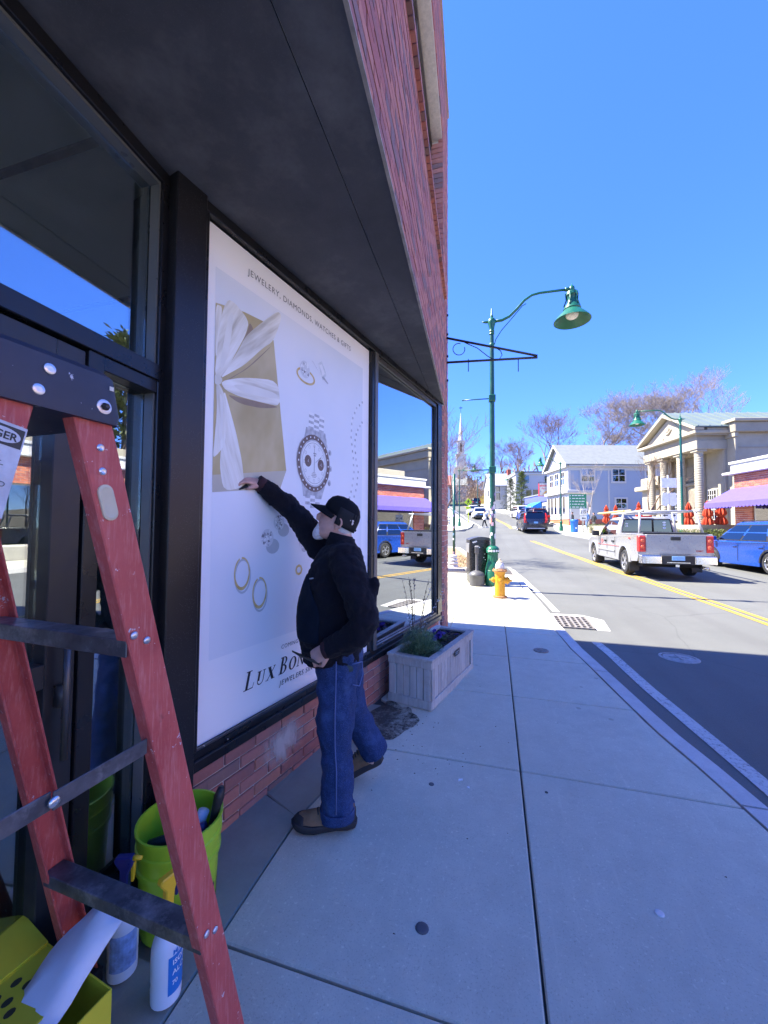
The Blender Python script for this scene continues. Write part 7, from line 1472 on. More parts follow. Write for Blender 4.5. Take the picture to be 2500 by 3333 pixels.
# facade window right of the portico, facing the street
f_ = kb('street_window', -.18, .18, 1.02, 1.10, .55, 2.15, WHITE, None, .01); kb('pane', -.14, .14, 1.012, 1.018, .60, 2.10, DARKGL, f_)
for k in range(1, 3): kb('glazing_bar', -.14 + .093 * k - .012, -.14 + .093 * k + .012, 1.0, 1.011, .60, 2.10, WHITE, f_)
for k in range(1, 6): kb('glazing_bar', -.14, .14, 1.002, 1.0115, .60 + .25 * k - .012, .60 + .25 * k + .012, WHITE, f_)
# ---- red umbrellas, hedge, tables
REDU = mat('umbrella_red', (.45, .055, .018), .85, var=.15, scale=6)
def umbrella(x, y, z, label, s=1.0, tilt=0, seed=0):
    t = thing('closed_umbrella', label, 'umbrella', (x, y, z), seed, 'closed red umbrellas on the terrace'); t.scale = (s, s, s)
    mb = MB(); mb.tube([(0, 0, -.55), (0, 0, 1.08)], .02, 8); mb.build('pole', mat('umbrella_pole', (.25, .17, .10), .6), t, True)
    mb = MB(); mb.lathe([(.22, -.60), (.22, -.55), (.05, -.52)], n=14); mb.build('base', TRIM, t, 40)
    mb = MB(); rings = []; rn = random.Random(seed * 7 + 1)
    for z_, r, am in ((-.02, .150, .42), (.02, .17, .42), (.14, .150, .40), (.26, .115, .30), (.31, .09, .12), (.36, .135, .40), (.42, .150, .42), (.54, .13, .38), (.64, .10, .28), (.69, .075, .12), (.73, .105, .36), (.82, .085, .34), (.94, .05, .25), (1.04, .012, .0)):
        ph = z_ * 1.3 + seed; rings.append([(r * (1 + am * math.cos(8 * a + ph)) * math.cos(a), r * (1 + am * math.cos(8 * a + ph)) * math.sin(a), z_ + .05 * math.cos(8 * a + ph)) for a in [2 * math.pi * k / 56 for k in range(56)]])
    mb.loft(rings); mb.build('folded_canopy', REDU, t, True)
    for z_ in (.29, .69): mb = MB(); mb.lathe([(.09, z_ - .01), (.098, z_), (.09, z_ + .01)], n=16); mb.build('tie_strap', REDU, t, True)
    return t
umbrella(11.0, 24.7, 1.78, 'closed red umbrella nearest the brick shop but one, tall and narrow', 1.22, 0, 1)
umbrella(11.65, 24.83, 1.81, 'closed red umbrella under the end of the purple awning', 1.28, 0, 2)
umbrella(10.62, 25.87, 1.78, 'closed red umbrella behind the bank lamp post', 1.22, 0, 3)
umbrella(9.70, 30.8, 2.3, 'closed red umbrella left of the bank by the ladder rack', 1.05, 0, 4)
umbrella(8.46, 31.5, 2.15, 'closed red umbrella in front of the blue house, middle one', 1.05, 0, 5)
umbrella(7.68, 30.8, 2.0, 'closed red umbrella in front of the blue house, leftmost one', 1.15, 0, 6)
def hedge(name, label, a, b_, w_, h_, n, c1, c2, seed):
    t = thing(name, label, 'hedge', (a[0], a[1], a[2])); mb = MB(); rn = random.Random(seed); d = Vector(b_) - Vector(a)
    for k in range(n):
        u = rn.random(); q = d * u + Vector((rn.gauss(0, w_ * .4), rn.gauss(0, w_ * .4), h_ * rn.random() ** .6 * (1 + .12 * math.sin(u * 40)))); blade(mb, q, Vector((rn.gauss(0, 1), rn.gauss(0, 1), rn.gauss(.6, .7))), rn.uniform(.05, .11), .022)
    o = stuff(mb.build('foliage', leafmat(name + '_leaf%d' % seed, c1, c2), t)); mb = MB()
    for k in range(12): q = d * (k + .5) / 12; mb.tube([q, q + Vector((.03, 0, h_ * .7))], [.02, .008], 6)
    stuff(mb.build('stems', BARK, t)); return t
hedge('hedge', 'clipped green hedge along the bank terrace behind the cars', (9.0, 24.1, .75), (11.2, 23.3, .75), .42, .72, 3400, (.05, .09, .02), (.22, .25, .07), 3)
hedge('hedge', 'round green shrub beside the bench in front of the blue house', (7.4, 34.8, 1.1), (8.6, 35.2, 1.1), .5, .75, 1500, (.06, .10, .02), (.22, .26, .06), 4)
# ---- blue house
BLUE = None
def siding(name, rgb):
    m, nt, N, L, b = newmat(name); co = objco(nt); sep = node(nt, 'ShaderNodeSeparateXYZ'); L.new(co, sep.inputs[0]); f = math_(nt, 'FRACT', math_(nt, 'MULTIPLY', sep.outputs[2], 7.0))
    c = mix(nt, ramp(nt, f, [(.0, .35), (.12, 0.0)]), rgb, [x * .6 for x in rgb]); L.new(c, b.inputs['Base Color']); b.inputs['Roughness'].default_value = .7; bump(nt, b, f, .3, .02); return m
BLUE = siding('blue_siding', (.30, .36, .46)); WSID = siding('white_siding', (.44, .45, .465)); SHING = mat('grey_shingle', (.20, .215, .21), .9, var=.12, scale=2.5, bmp=.4, bscale=12)
HO = Vector((7.43, 43.69, 0)); hs_ = thing('blue_house', 'blue grey two storey house with white gable front and pale roof', 'house', (HO.x, HO.y, 1.9), math.atan2(.272, .962))
# local x along the long side (to the right), local y away along the gable front
def hb(nm, x0, x1, y0, y1, z0, z1, m, parent=None, bevel=0):
    mb = MB(); mb.box(x0, x1, y0, y1, z0, z1); return mb.build(nm, m, parent or hs_, bevel=bevel)
EV, RG, GW, HL = 6.30, 8.75, 5.2, 11.0
hb('brick_base', .02, HL, .02, GW, -.6, .62, BRICK2); wl2 = hb('wall', .0, HL, .0, GW, .62, EV - .22, BLUE); hb('gable_wall', -.03, -.001, .0, GW, .62, EV - .22, WHITE)
mb = MB(); mb.prism([(0, EV - .2), (GW, EV - .2), (GW / 2, RG - .1)], (-.03, 0, 0), (0, 1, 0), (0, 0, 1), (.1, 0, 0)); mb.build('gable', WSID, hs_)
for s_, y0, y1 in ((0, -.35, GW / 2), (1, GW + .35, GW / 2)):
    mb = MB(); mb.add([(-.4, y0, EV - .12), (HL, y0, EV - .12), (HL, y1, RG), (-.4, y1, RG), (-.4, y0, EV - .0), (HL, y0, EV - .0), (HL, y1, RG + .12), (-.4, y1, RG + .12)], [(0, 1, 2, 3), (4, 5, 6, 7), (0, 1, 5, 4), (2, 3, 7, 6), (0, 3, 7, 4), (1, 2, 6, 5)]); mb.build('roof', SHING, hs_)
    mb = MB(); mb.add([(-.44, y0, EV - .32), (-.405, y0, EV - .32), (-.405, y1, RG - .16), (-.44, y1, RG - .16), (-.44, y0, EV - .0), (-.405, y0, EV - .0), (-.405, y1, RG + .10), (-.44, y1, RG + .10)], [(0, 1, 2, 3), (4, 5, 6, 7), (0, 1, 5, 4), (2, 3, 7, 6), (0, 3, 7, 4), (1, 2, 6, 5)]); mb.build('barge_board', WHITE, hs_)
hb('eaves_fascia', -.02, HL, -.33, -.02, EV - .24, EV - .12, WHITE); hb('frieze_board', 0, HL, -.04, -.001, EV - .62, EV - .24, WHITE)
hb('gable_cornice', -.34, -.031, -.1, GW + .1, EV - .30, EV - .12, WHITE); hb('corner_board', -.045, .22, -.045, .0, .62, EV - .62, WHITE); hb('corner_board', 4.08, 4.24, -.03, .0, .2, EV - .62, WHITE)
hb('shop_ledge', -.30, 2.6, -.30, .02, 3.28, 3.62, WHITE, None, .04); hb('shop_ledge', -.34, -.03, .02, GW, 3.30, 3.60, WHITE, None, .03); hb('shop_front', -.06, 2.4, -.06, -.001, .62, 3.28, WHITE)
def hwin(x0, x1, z0, z1, cols, rows, face='x'):
    t_ = .13
    if face == 'x':
        f = hb('window', x0 - t_, x1 + t_, -.07, -.001, z0 - t_, z1 + t_, WHITE); w_ = (x1 - x0) / cols; h_ = (z1 - z0) / rows
        for i in range(cols):
            for j in range(rows): hb('pane', x0 + w_ * i + .045, x0 + w_ * (i + 1) - .045, -.078, -.0705, z0 + h_ * j + .045, z0 + h_ * (j + 1) - .045, DARKGL if (i + j) % 2 else glass_mat('far_glass_b', .22, (.06, .06, .06)) if 'fgb' not in _mc else _mc['fgb'], f)
    else:
        f = hb('window', -.09, -.031, x0 - t_ * .6, x1 + t_ * .6, z0 - t_ * .6, z1 + t_ * .6, WHITE); w_ = (x1 - x0) / cols; h_ = (z1 - z0) / rows
        for i in range(cols):
            for j in range(rows): hb('pane', -.098, -.0905, x0 + w_ * i + .045, x0 + w_ * (i + 1) - .045, z0 + h_ * j + .05, z0 + h_ * (j + 1) - .05, DARKGL, f)
_mc['fgb'] = glass_mat('far_glass_b', .22, (.06, .06, .06))
hwin(1.32, 2.66, 4.50, 5.82, 2, 2); hwin(4.18 + .35, 4.18 + 1.65, 4.50, 5.82, 2, 2); hwin(8.0, 9.0, 4.50, 5.72, 2, 2); hwin(4.85, 5.95, 1.75, 2.78, 2, 2); hwin(8.0, 9.0, 1.75, 2.78, 2, 2)
for y_ in (.75, 2.1, 3.45): hwin(y_, y_ + .85, 4.25, 5.65, 2, 2, 'y')
for y_ in (.6, 1.5, 2.6, 3.5, 4.3): hwin(y_, y_ + .55, 1.15, 3.05, 1, 1, 'y')
for y_ in (.6, 2.6, 4.0): hb('blue_panel', -.075, -.0305, y_, y_ + .6, .75, .95, mat('pale_blue_panel', (.35, .55, .70), .6))
# ---- pizza restaurant behind it
pz_ = thing('pizza_restaurant', 'white restaurant with blue awning below the blue house', 'building', (6.2, 50.2, 2.3), R(106))
def pb(nm, x0, x1, y0, y1, z0, z1, m, parent=None, bevel=0): mb = MB(); mb.box(x0, x1, y0, y1, z0, z1); return mb.build(nm, m, parent or pz_, bevel=bevel)
pb('wall', -.6, 7, -6, 0, -.6, 3.4, WSID); pb('blue_fascia', -.7, 7.1, -6.1, .12, 2.55, 3.35, mat('fascia_blue', (.10, .12, .42), .6)); pb('roof', -.8, 7.2, -6.2, .2, 3.4, 3.55, SHING)
for x_ in (.3, 2.0, 3.7): f_ = pb('window', x_, x_ + 1.1, .0, .05, .7, 2.1, WHITE); pb('pane', x_ + .08, x_ + .52, .051, .058, .8, 2.0, DARKGL, f_); pb('pane', x_ + .58, x_ + 1.02, .051, .058, .8, 2.0, DARKGL, f_)
mb = MB(); mb.prism([(0, 2.6), (1.1, 2.0), (1.1, 1.8), (0, 1.8)], (1.6, .06, 0), (0, 1, 0), (0, 0, 1), (3.4, 0, 0)); ab = mb.build('awning', mat('awning_blue', (.03, .28, .75), .7), pz_); mb = MB(); mb.box(2.2, 4.4, 1.161, 1.166, 1.84, 1.96); mb.build('awning_band', WHITE, ab)
sg = thing('pizza_sign', 'white hanging sign with red lettering and a pizza slice', 'sign', (5.75, 49.0, 5.35), R(15))
mb = MB(); mb.box(-.68, .68, -.06, .06, 0, 1.45); mb.build('board', WHITE, sg); mb = MB(); mb.box(-.70, -.62, -.07, .07, -.02, 1.47); mb.box(-.62, .70, -.07, .07, -.03, .03); mb.build('red_edge', mat('sign_red', (.65, .03, .06), .5), sg)
mb = MB(); mb.tube([(-.7, 0, 1.62), (1.3, 0, 1.62)], .025, 6); mb.tube([(-.7, 0, 1.62), (-.7, 0, 1.45)], .02, 6); mb.tube([(.6, 0, 1.62), (.6, 0, 1.45)], .02, 6); mb.tube([(1.2, 0, 1.62), (1.2, 0, -3.2)], .05, 6); mb.build('sign_frame', BLKP, sg)
RT = mat('sign_red', (.65, .03, .06), .5)
text_mesh('sign_text', 'MYSTIC', .30, RT, sg, fn=lambda x_, y_, z_: Vector((-.55 + x_ * .98, -.066, 1.10 + y_ * .9)), off=.012); text_mesh('sign_text', 'Pizza', .28, RT, sg, shear=.25, fn=lambda x_, y_, z_: Vector((-.38 + x_, -.066, .80 + y_ * .9)))
mb = MB(); mb.prism([(-.32, .12), (.42, .52), (.10, .62)], (0, -.064, 0), (1, 0, 0), (0, 0, 1), (0, -.004, 0)); mb.build('pizza_slice', mat('pizza', (.60, .33, .08), .6, var=.3, scale=15), sg)
text_mesh('sign_text', '&', .24, mat('sign_blue', (.12, .2, .5), .5), sg, fn=lambda x_, y_, z_: Vector((-.55 + x_, -.066, .45 + y_)))
# ---- white houses on the hill
def house(name, label, loc, rz, L_, W_, H_, R_, wall, roofm, wins, chim=True, flat=False):
    t = thing(name, label, 'house', loc, rz); 
    def b(nm, x0, x1, y0, y1, z0, z1, m, par=None): mb = MB(); mb.box(x0, x1, y0, y1, z0, z1); return mb.build(nm, m, par or t)
    b('wall', 0, L_, 0, W_, -2.5, H_, wall)
    if flat: rf = b('roof', -.25, L_ + .25, -.25, W_ + .25, H_, H_ + .25, roofm); b('cornice', -.2, L_ + .2, -.2, W_ + .2, H_ - .25, H_ - .01, WHITE)
    else:
        mb = MB(); mb.prism([(0, H_), (W_, H_), (W_ / 2, H_ + R_ - .1)], (.01, 0, 0), (0, 1, 0), (0, 0, 1), (L_ - .02, 0, 0)); mb.build('gable', wall, t)
        for y0, y1 in ((-.35, W_ / 2), (W_ + .35, W_ / 2)):
            mb = MB(); mb.add([(-.3, y0, H_ - .2), (L_ + .3, y0, H_ - .2), (L_ + .3, y1, H_ + R_), (-.3, y1, H_ + R_), (-.3, y0, H_ - .03), (L_ + .3, y0, H_ - .03), (L_ + .3, y1, H_ + R_ + .15), (-.3, y1, H_ + R_ + .15)], [(0, 1, 2, 3), (4, 5, 6, 7), (0, 1, 5, 4), (2, 3, 7, 6), (0, 3, 7, 4), (1, 2, 6, 5)]); rf = mb.build('roof', roofm, t)
    if chim: b('chimney', L_ * .6, L_ * .6 + .7, W_ * .4, W_ * .4 + .6, H_, H_ + R_ + .9, BRICK2, rf)
    for face, a, z, w_, h_ in wins:
        if face == 'x': f = b('window', a - .1, a + w_ + .1, -.06, -.001, z - .1, z + h_ + .1, WHITE); b('pane', a, a + w_, -.07, -.0605, z, z + h_, DARKGL, f)
        else: f = b('window', -.06, -.001, a - .1, a + w_ + .1, z - .1, z + h_ + .1, WHITE); b('pane', -.07, -.0605, a, a + w_, z, z + h_, DARKGL, f)
    return t
house('white_house', 'white flat roofed house with bay above the pizza restaurant', (3.6, 68.5, 4.4), R(10), 8.5, 7, 6.4, 0, WSID, SHING, [('x', 1.3, 4.7, .8, 1.3), ('x', 4.6, 4.7, .8, 1.2), ('x', 1.6, 2.5, .9, 1.1), ('x', 2.7, 2.5, .9, 1.1), ('x', 6.5, 2.5, .9, 1.1)], False, True)
house('white_house', 'white gabled house with red chimney behind the dark fir trees', (-.6, 78.0, 5.2), R(12), 6.5, 6.5, 4.6, 2.6, WSID, mat('slate_grey', (.30, .32, .36), .8, var=.1), [('x', 1.0, 1.8, .8, 1.4), ('x', 4.2, 1.8, .8, 1.4), ('x', 1.0, 3.4, .8, 1.1), ('y', 1.5, 2.6, .8, 1.2), ('y', 4, 2.6, .8, 1.2)], True)
house('white_house', 'white house with red roof low on the left behind bare branches', (-19, 92, 7.2), R(5), 9, 7, 4.5, 2.6, WSID, mat('red_roof', (.35, .12, .10), .8), [('x', 1.5, 1.5, .9, 1.4), ('x', 5.5, 1.5, .9, 1.4)], True)
house('white_house', 'white cottage with green shutters set among trees up the road', (-13.5, 112, 9.5), R(5), 6, 6, 4.2, 2.4, WSID, SHING, [('x', 1.0, 1.5, .9, 1.4), ('x', 3.8, 1.5, .9, 1.4)], True)
# ---- opposite shops seen only as reflections: peach building and neighbour
pch = thing('peach_shop', 'peach rendered shop with orange striped awning, reflected in the door glass', 'building', (15.2, 6.2, -.1), math.atan2(-FD.y, -FD.x))
def qb(nm, x0, x1, y0, y1, z0, z1, m, parent=None, bevel=0): a, b_ = sorted((YB(y0), YB(y1))); mb = MB(); mb.box(x0, x1, a, b_, z0, z1); return mb.build(nm, m, parent or pch, bevel=bevel)
qb('wall', 0, 14, -7, 0, 0, 6.3, mat('peach_render', (.72, .40, .26), .9, var=.05)); qb('cornice', -.1, 14.1, -.1, .3, 3.2, 3.5, WHITE); qb('parapet', -.1, 14.1, -.3, .15, 6.3, 6.7, WHITE)
for k in range(6):
    f_ = qb('window', 1 + 2.2 * k, 2 + 2.2 * k, 0, .06, 4.1, 5.6, WHITE); qb('pane', 1.1 + 2.2 * k, 1.9 + 2.2 * k, .061, .067, 4.2, 5.5, DARKGL, f_)
for k in range(3): f_ = qb('shop_window', .6 + 4.5 * k, 4.6 + 4.5 * k, 0, .05, .5, 2.4, TRIM); qb('pane', .7 + 4.5 * k, 4.5 + 4.5 * k, .051, .057, .6, 2.3, glass_mat('shop3_glass%d' % k, .3, (.08, .09, .08)), f_)
ORG = mat('awning_orange', (.75, .38, .05), .8)
for k in range(20): mb = MB(); mb.prism([(0, 3.1), (.8, 2.6), (.8, 2.5), (0, 3.0)], (.4 + .65 * k, 0, 0), (0, sgn, 0), (0, 0, 1), (.325 if k % 2 else .32, 0, 0)); mb.build('awning_stripe', ORG, pch); mb = MB(); mb.prism([(0, 3.1), (.8, 2.6), (.8, 2.5), (0, 3.0)], (.4 + .65 * k + .326, 0, 0), (0, sgn, 0), (0, 0, 1), (.322, 0, 0)); mb.build('awning_stripe', mat('awning_cream', (.78, .62, .30), .8), pch)
# ---- church steeple on the hill
ch = thing('church', 'white church steeple with tall spire beyond the trees', 'church', (-12.15, 151.2, 13.0), R(8))
def cb(nm, h, z0, z1, m=WHITE, par=None): mb = MB(); mb.box(-h, h, -h, h, z0, z1); return mb.build(nm, m, par or ch)
cb('tower', 2.3, -3, 11.0); cb('tower_cornice', 2.55, 11.0, 11.6); cb('clock_stage', 1.75, 11.6, 16.2); cb('clock_cornice', 2.0, 16.2, 16.7); cb('belfry', 1.25, 16.7, 21.6); cb('belfry_cornice', 1.45, 21.6, 22.0)
for a in range(4):
    mb = MB(); mb.box(-.35, .35, -1.28, -1.251, 17.6, 20.8, Matrix.Rotation(R(90 * a), 4, 'Z')); mb.build('louvre', DGL, ch)
    mb = MB(); mb.lathe([(.7, 0), (.7, .05)], n=16, T=Matrix.Rotation(R(90 * a), 4, 'Z') @ Matrix.Translation((0, -1.75, 14)) @ Matrix.Rotation(R(90), 4, 'X')); mb.build('clock_face', mat('clock_pale', (.40, .40, .40), .6), ch)
mb = MB(); mb.lathe([(1.15, 22.0), (.9, 23.2), (.04, 33.2)], n=8); mb.build('spire', WHITE, ch); mb = MB(); mb.tube([(0, 0, 33), (0, 0, 35.6)], .06, 6); mb.box(-.6, .6, -.04, .04, 34.8, 35.1); mb.build('weather_vane', BLKP, ch)
mb = MB(); mb.box(-6, 6, 2.3, 24, -3, 6); mb.build('nave', WHITE, ch); mb = MB(); mb.prism([(-6.4, 6), (6.4, 6), (0, 10.5)], (0, 2.2, 0), (1, 0, 0), (0, 0, 1), (0, 22, 0)); mb.build('nave_roof', SHING, ch)

# ================================================================== SIGNS AND PEOPLE
METAL = mat('galvanised', (.45, .46, .46), .45, metal=.6)
t = thing('direction_sign', 'green five line direction sign on two posts by the blue bin', 'sign', (6.86, 36.15, 1.15), R(16))
SGREEN = mat('sign_green', (.01, .25, .13), .5); SWHITE = mat('sign_white', (.78, .80, .78), .5)
for x_ in (-.58, .38): mb = MB(); mb.tube([(x_, .03, -.2), (x_, .03, 3.3)], .035, 8); mb.build('post', METAL, t, True)
rnd = random.Random(6)
for k in range(5):
    z0 = 2.10 + .245 * k; mb = MB(); mb.box(-.72, .72, -.02, .0, z0, z0 + .238); pn = mb.build('panel', SGREEN, t)
    x = -.5
    while x < .5:
        L_ = rnd.uniform(.12, .3); mb = MB(); mb.box(x, min(x + L_, .58), -.024, -.0205, z0 + .08, z0 + .155); mb.build('legend', SWHITE, pn); x += L_ + .06
    mb = MB(); mb.box(-.68, -.60, -.024, -.0205, z0 + .07, z0 + .16); mb.build('legend', SWHITE, pn)
t = thing('route_sign', 'white 215 route marker with a left arrow plate below it', 'sign', (7.25, 35.95, 1.15), R(16))
mb = MB(); mb.tube([(0, .02, -.2), (0, .02, 2.1)], .03, 8); mb.build('post', METAL, t, True)
mb = MB(); mb.rbox(-.30, .30, -.30, .30, 0, .012, .05, Matrix.Translation((0, 0, 1.80)) @ Matrix.Rotation(R(90), 4, 'X')); pn = mb.build('shield', SWHITE, t, 40); text_mesh('number', '215', .36, BLKP, pn, fn=lambda x_, y_, z_: Vector((-.27 + x_ * .86, -.016, 1.68 + y_)), off=.008)
for a in ((-.28, .28, 2.06, 2.075), (-.28, .28, 1.525, 1.54)): mb = MB(); mb.box(a[0], a[1], -.016, -.0125, a[2], a[3]); mb.build('border', BLKP, pn)
mb = MB(); mb.box(-.28, .28, -.012, 0, 1.08, 1.46); pn = mb.build('arrow_plate', SWHITE, t); mb = MB(); mb.prism([(.16, -.03), (-.04, -.03), (-.04, -.09), (-.18, 0), (-.04, .09), (-.04, .03), (.16, .03)], (0, -.016, 1.27), (1, 0, 0), (0, 0, 1), (0, .003, 0)); mb.build('arrow', BLKP, pn)
t = thing('litter_bin', 'bright blue recycling bin below the green road sign', 'litter bin', (6.48, 35.7, g(35.7)), R(16)); BINBL = mat('bin_blue', (.02, .14, .50), .5)
mb = MB(); mb.lathe([(.24, 0), (.28, .03), (.30, .85), (.31, .88)], n=20); mb.build('body', BINBL, t, 40); mb = MB(); mb.lathe([(.33, .88), (.34, 1.0), (.30, 1.06), (.10, 1.08)], n=20); mb.build('lid', BINBL, t, 40); mb = MB(); mb.lathe([(.07, 0), (.07, .004)], n=12, T=Matrix.Translation((0, -.295, .35)) @ Matrix.Rotation(R(90), 4, 'X')); mb.build('logo_disc', SWHITE, t)
t = thing('crossing_sign', 'yellow green diamond pedestrian crossing sign on the far corner', 'sign', (-2.62, 42.4, g(42.4)), R(12)); FLU = mat('fluoro_yellow', (.62, .78, .02), .5)
mb = MB(); mb.tube([(0, .03, 0), (0, .03, 2.9)], .035, 8); mb.build('post', FLU, t, True); mb = MB(); mb.prism([(-.43, 0), (0, -.43), (.43, 0), (0, .43)], (0, 0, 2.55), (1, 0, 0), (0, 0, 1), (0, -.02, 0)); dm = mb.build('diamond', FLU, t)
mb = MB(); y_ = -.0235
mb.lathe([(.05, 0), (.05, .003)], n=10, T=Matrix.Translation((.01, y_, 2.75)) @ Matrix.Rotation(R(90), 4, 'X'))
for pts in ([(-.05, .15), (.06, .15), (.05, -.02), (-.06, -.02)], [(-.06, 0), (0, 0), (-.10, -.22), (-.16, -.22)], [(0, 0), (.05, 0), (.14, -.2), (.08, -.22)], [(-.05, .14), (-.02, .10), (-.14, .0), (-.16, .03)], [(.05, .14), (.03, .10), (.12, .02), (.15, .05)]): mb.prism(pts, (0, y_, 2.55), (1, 0, 0), (0, 0, 1), (0, .003, 0))
stuff(mb.build('walking_figure', BLKP, dm)); mb = MB(); mb.box(-.26, .26, -.02, 0, 1.82, 2.05); mb.build('plate', FLU, t); mb = MB(); mb.prism([(.12, .02), (-.1, -.06), (-.06, -.08), (.14, 0)], (0, -.023, 1.94), (1, 0, 0), (0, 0, 1), (0, .003, 0)); mb.build('plate_arrow', BLKP, t)
t = thing('parking_sign', 'small teal notice sign on a thin post on the far corner', 'sign', (-4.55, 38.0, g(38)), R(8)); mb = MB(); mb.tube([(0, 0, 0), (0, 0, 2.2)], .025, 6); mb.build('post', METAL, t, True); mb = MB(); mb.box(-.38, .38, -.05, -.02, 2.0, 2.5); mb.build('panel', mat('teal_sign', (.20, .50, .52), .5), t)
t = thing('railing', 'grey three rail guard fence along the far corner pavement', 'railing', (-5.6, 40.6, g(40.6)), R(4))
for x_ in (-2.4, -1.2, 0, 1.2): mb = MB(); mb.box(x_ - .05, x_ + .05, -.05, .05, 0, 1.15); mb.build('post', METAL, t)
for z_ in (.35, .7, 1.05): mb = MB(); mb.box(-3, 1.3, -.08, -.051, z_ - .07, z_ + .07); mb.build('rail', METAL, t, bevel=.01)
t = thing('shield_sign', 'column of white route shield signs seen from behind the pickup', 'sign', (8.45, 22.6, g(22.6) - 1.45), R(16)); t.scale = (1.2, 1.2, 1.2); mb = MB(); mb.tube([(0, .03, 0), (0, .03, 4.35)], .035, 8); mb.build('post', METAL, t, True)
for z0, z1 in ((3.75, 4.30), (2.98, 3.72), (2.38, 2.95)):
    for sx in (-.16, .16):
        mb = MB(); mb.prism([(-.15, -.22), (-.08, -.27), (0, -.30), (.08, -.27), (.15, -.22), (.155, .05), (.13, .24), (.06, .27), (0, .24), (-.06, .27), (-.13, .24), (-.155, .05)] if z0 < 3.6 and z0 > 2.9 else [(-.16, -.2), (.16, -.2), (.16, .2), (-.16, .2)], (sx, 0, (z0 + z1) / 2), (1, 0, 0), (0, 0, 1), (0, -.015, 0)); sh_ = mb.build('plate', SWHITE, t)
        if z0 < 2.5: mb = MB(); s_ = 1 if sx > 0 else -1; mb.prism([(-.09, -.02), (.03, -.02), (.03, -.06), (.11, 0), (.03, .06), (.03, .02), (-.09, .02)], (sx, -.018, 2.66), (s_, 0, 0), (0, 0, 1), (0, .002, 0)); mb.build('arrow', BLKP, sh_)
# ---- people further off
def figure(label, loc, rz, top, legs, pose, s=1.0, sit=False):
    t = thing('person', label, 'person', loc, rz); t.scale = (s, s, s)
    st, ar_ = pose; hip = .92; 
    mb = MB(); mb.ell((0.02, 0, 1.60), .085, .075, .11, 12, 10); mb.tube([(0, 0, 1.36), (.01, 0, 1.52)], [.055, .05], 10); mb.loft([ring(0, 0, z, a, b_, 14) for z, a, b_ in ((.90, .10, .15), (1.1, .10, .14), (1.3, .11, .18), (1.42, .07, .12))])
    LEG = []
    for sy, f in ((1, st), (-1, -st)): kn = (f * .5 + .05, sy * .09, .50); an = (f, sy * .09, .09); LEG.append(((0, sy * .09, hip), kn, an)); mb.tube([(0, sy * .09, hip), kn, an, (an[0] + .10, an[1], .04)], [.075, .052, .038, .035], 10)
    ARM = []
    for sy, f in ((1, -ar_), (-1, ar_)): el = (f * .4 - .03, sy * .23, 1.12); ha = (f + .05, sy * .20, .92); ARM.append(((0, sy * .18, 1.38), el, ha)); mb.tube([(0, sy * .17, 1.36), el, ha, (ha[0] + .05, ha[1], ha[2] - .07)], [.05, .04, .03, .025], 8)
    bd = mb.build('body', SKIN, t); remesh(bd, .02, 3)
    mb = MB(); mb.loft([ring(0, 0, z, a, b_, 16) for z, a, b_ in ((.80, .15, .20), (.95, .145, .195), (1.15, .135, .18), (1.32, .14, .21), (1.44, .09, .14), (1.48, .06, .07))])
    for a, b_, c in ARM: mb.tube([a, b_, c], [.075, .062, .05], 10)
    j = mb.build('jacket', top, t); remesh(j, .02, 4); folds(j, .03, .1, 'f' + label[:6])
    mb = MB(); mb.loft([ring(0, 0, z, a, b_, 16) for z, a, b_ in ((.98, .11, .16), (.88, .125, .175), (.80, .11, .16))])
    for a, b_, c in LEG: mb.tube([a, b_, c], [.10, .078, .06], 10)
    j = mb.build('trousers', legs, t); remesh(j, .02, 4)
    for a, b_, c in LEG: mb = MB(); mb.rbox(-.08, .18, -.045, .045, 0, .09, .03, Matrix.Translation((c[0], c[1], .0))); mb.build('shoe', mat('white_shoe', (.6, .6, .6), .6), t, 40)
    mb = MB(); mb.ell((-.005, 0, 1.635), .095, .085, .10, 12, 10); mb.build('hair', mat('dark_hair', (.05, .035, .03), .8), t, True)
    return t
figure('person in white jacket and black trousers walking over the crossing', (-.92, 42.0, g(42) - .12), R(185), mat('jacket_white', (.72, .72, .72), .8), mat('trouser_black', (.015, .015, .017), .8), (.24, .18))
figure('person in blue jacket and jeans standing by the blue bin', (8.05, 38.6, g(38.6)), R(200), mat('jacket_blue', (.06, .14, .36), .8), mat('jeans_far', (.10, .16, .30), .8), (.06, .10))
figure('person in black coat beside the one in blue', (8.55, 38.3, g(38.3)), R(210), mat('coat_black', (.02, .02, .022), .8), mat('trouser_grey', (.10, .10, .11), .8), (.05, .08), .9)
figure('person in dark clothes half hidden behind the route sign posts', (7.0, 39.4, g(39.4)), R(170), mat('coat_black', (.02, .02, .022), .8), mat('jeans_far', (.10, .16, .30), .8), (.05, .08), .92)

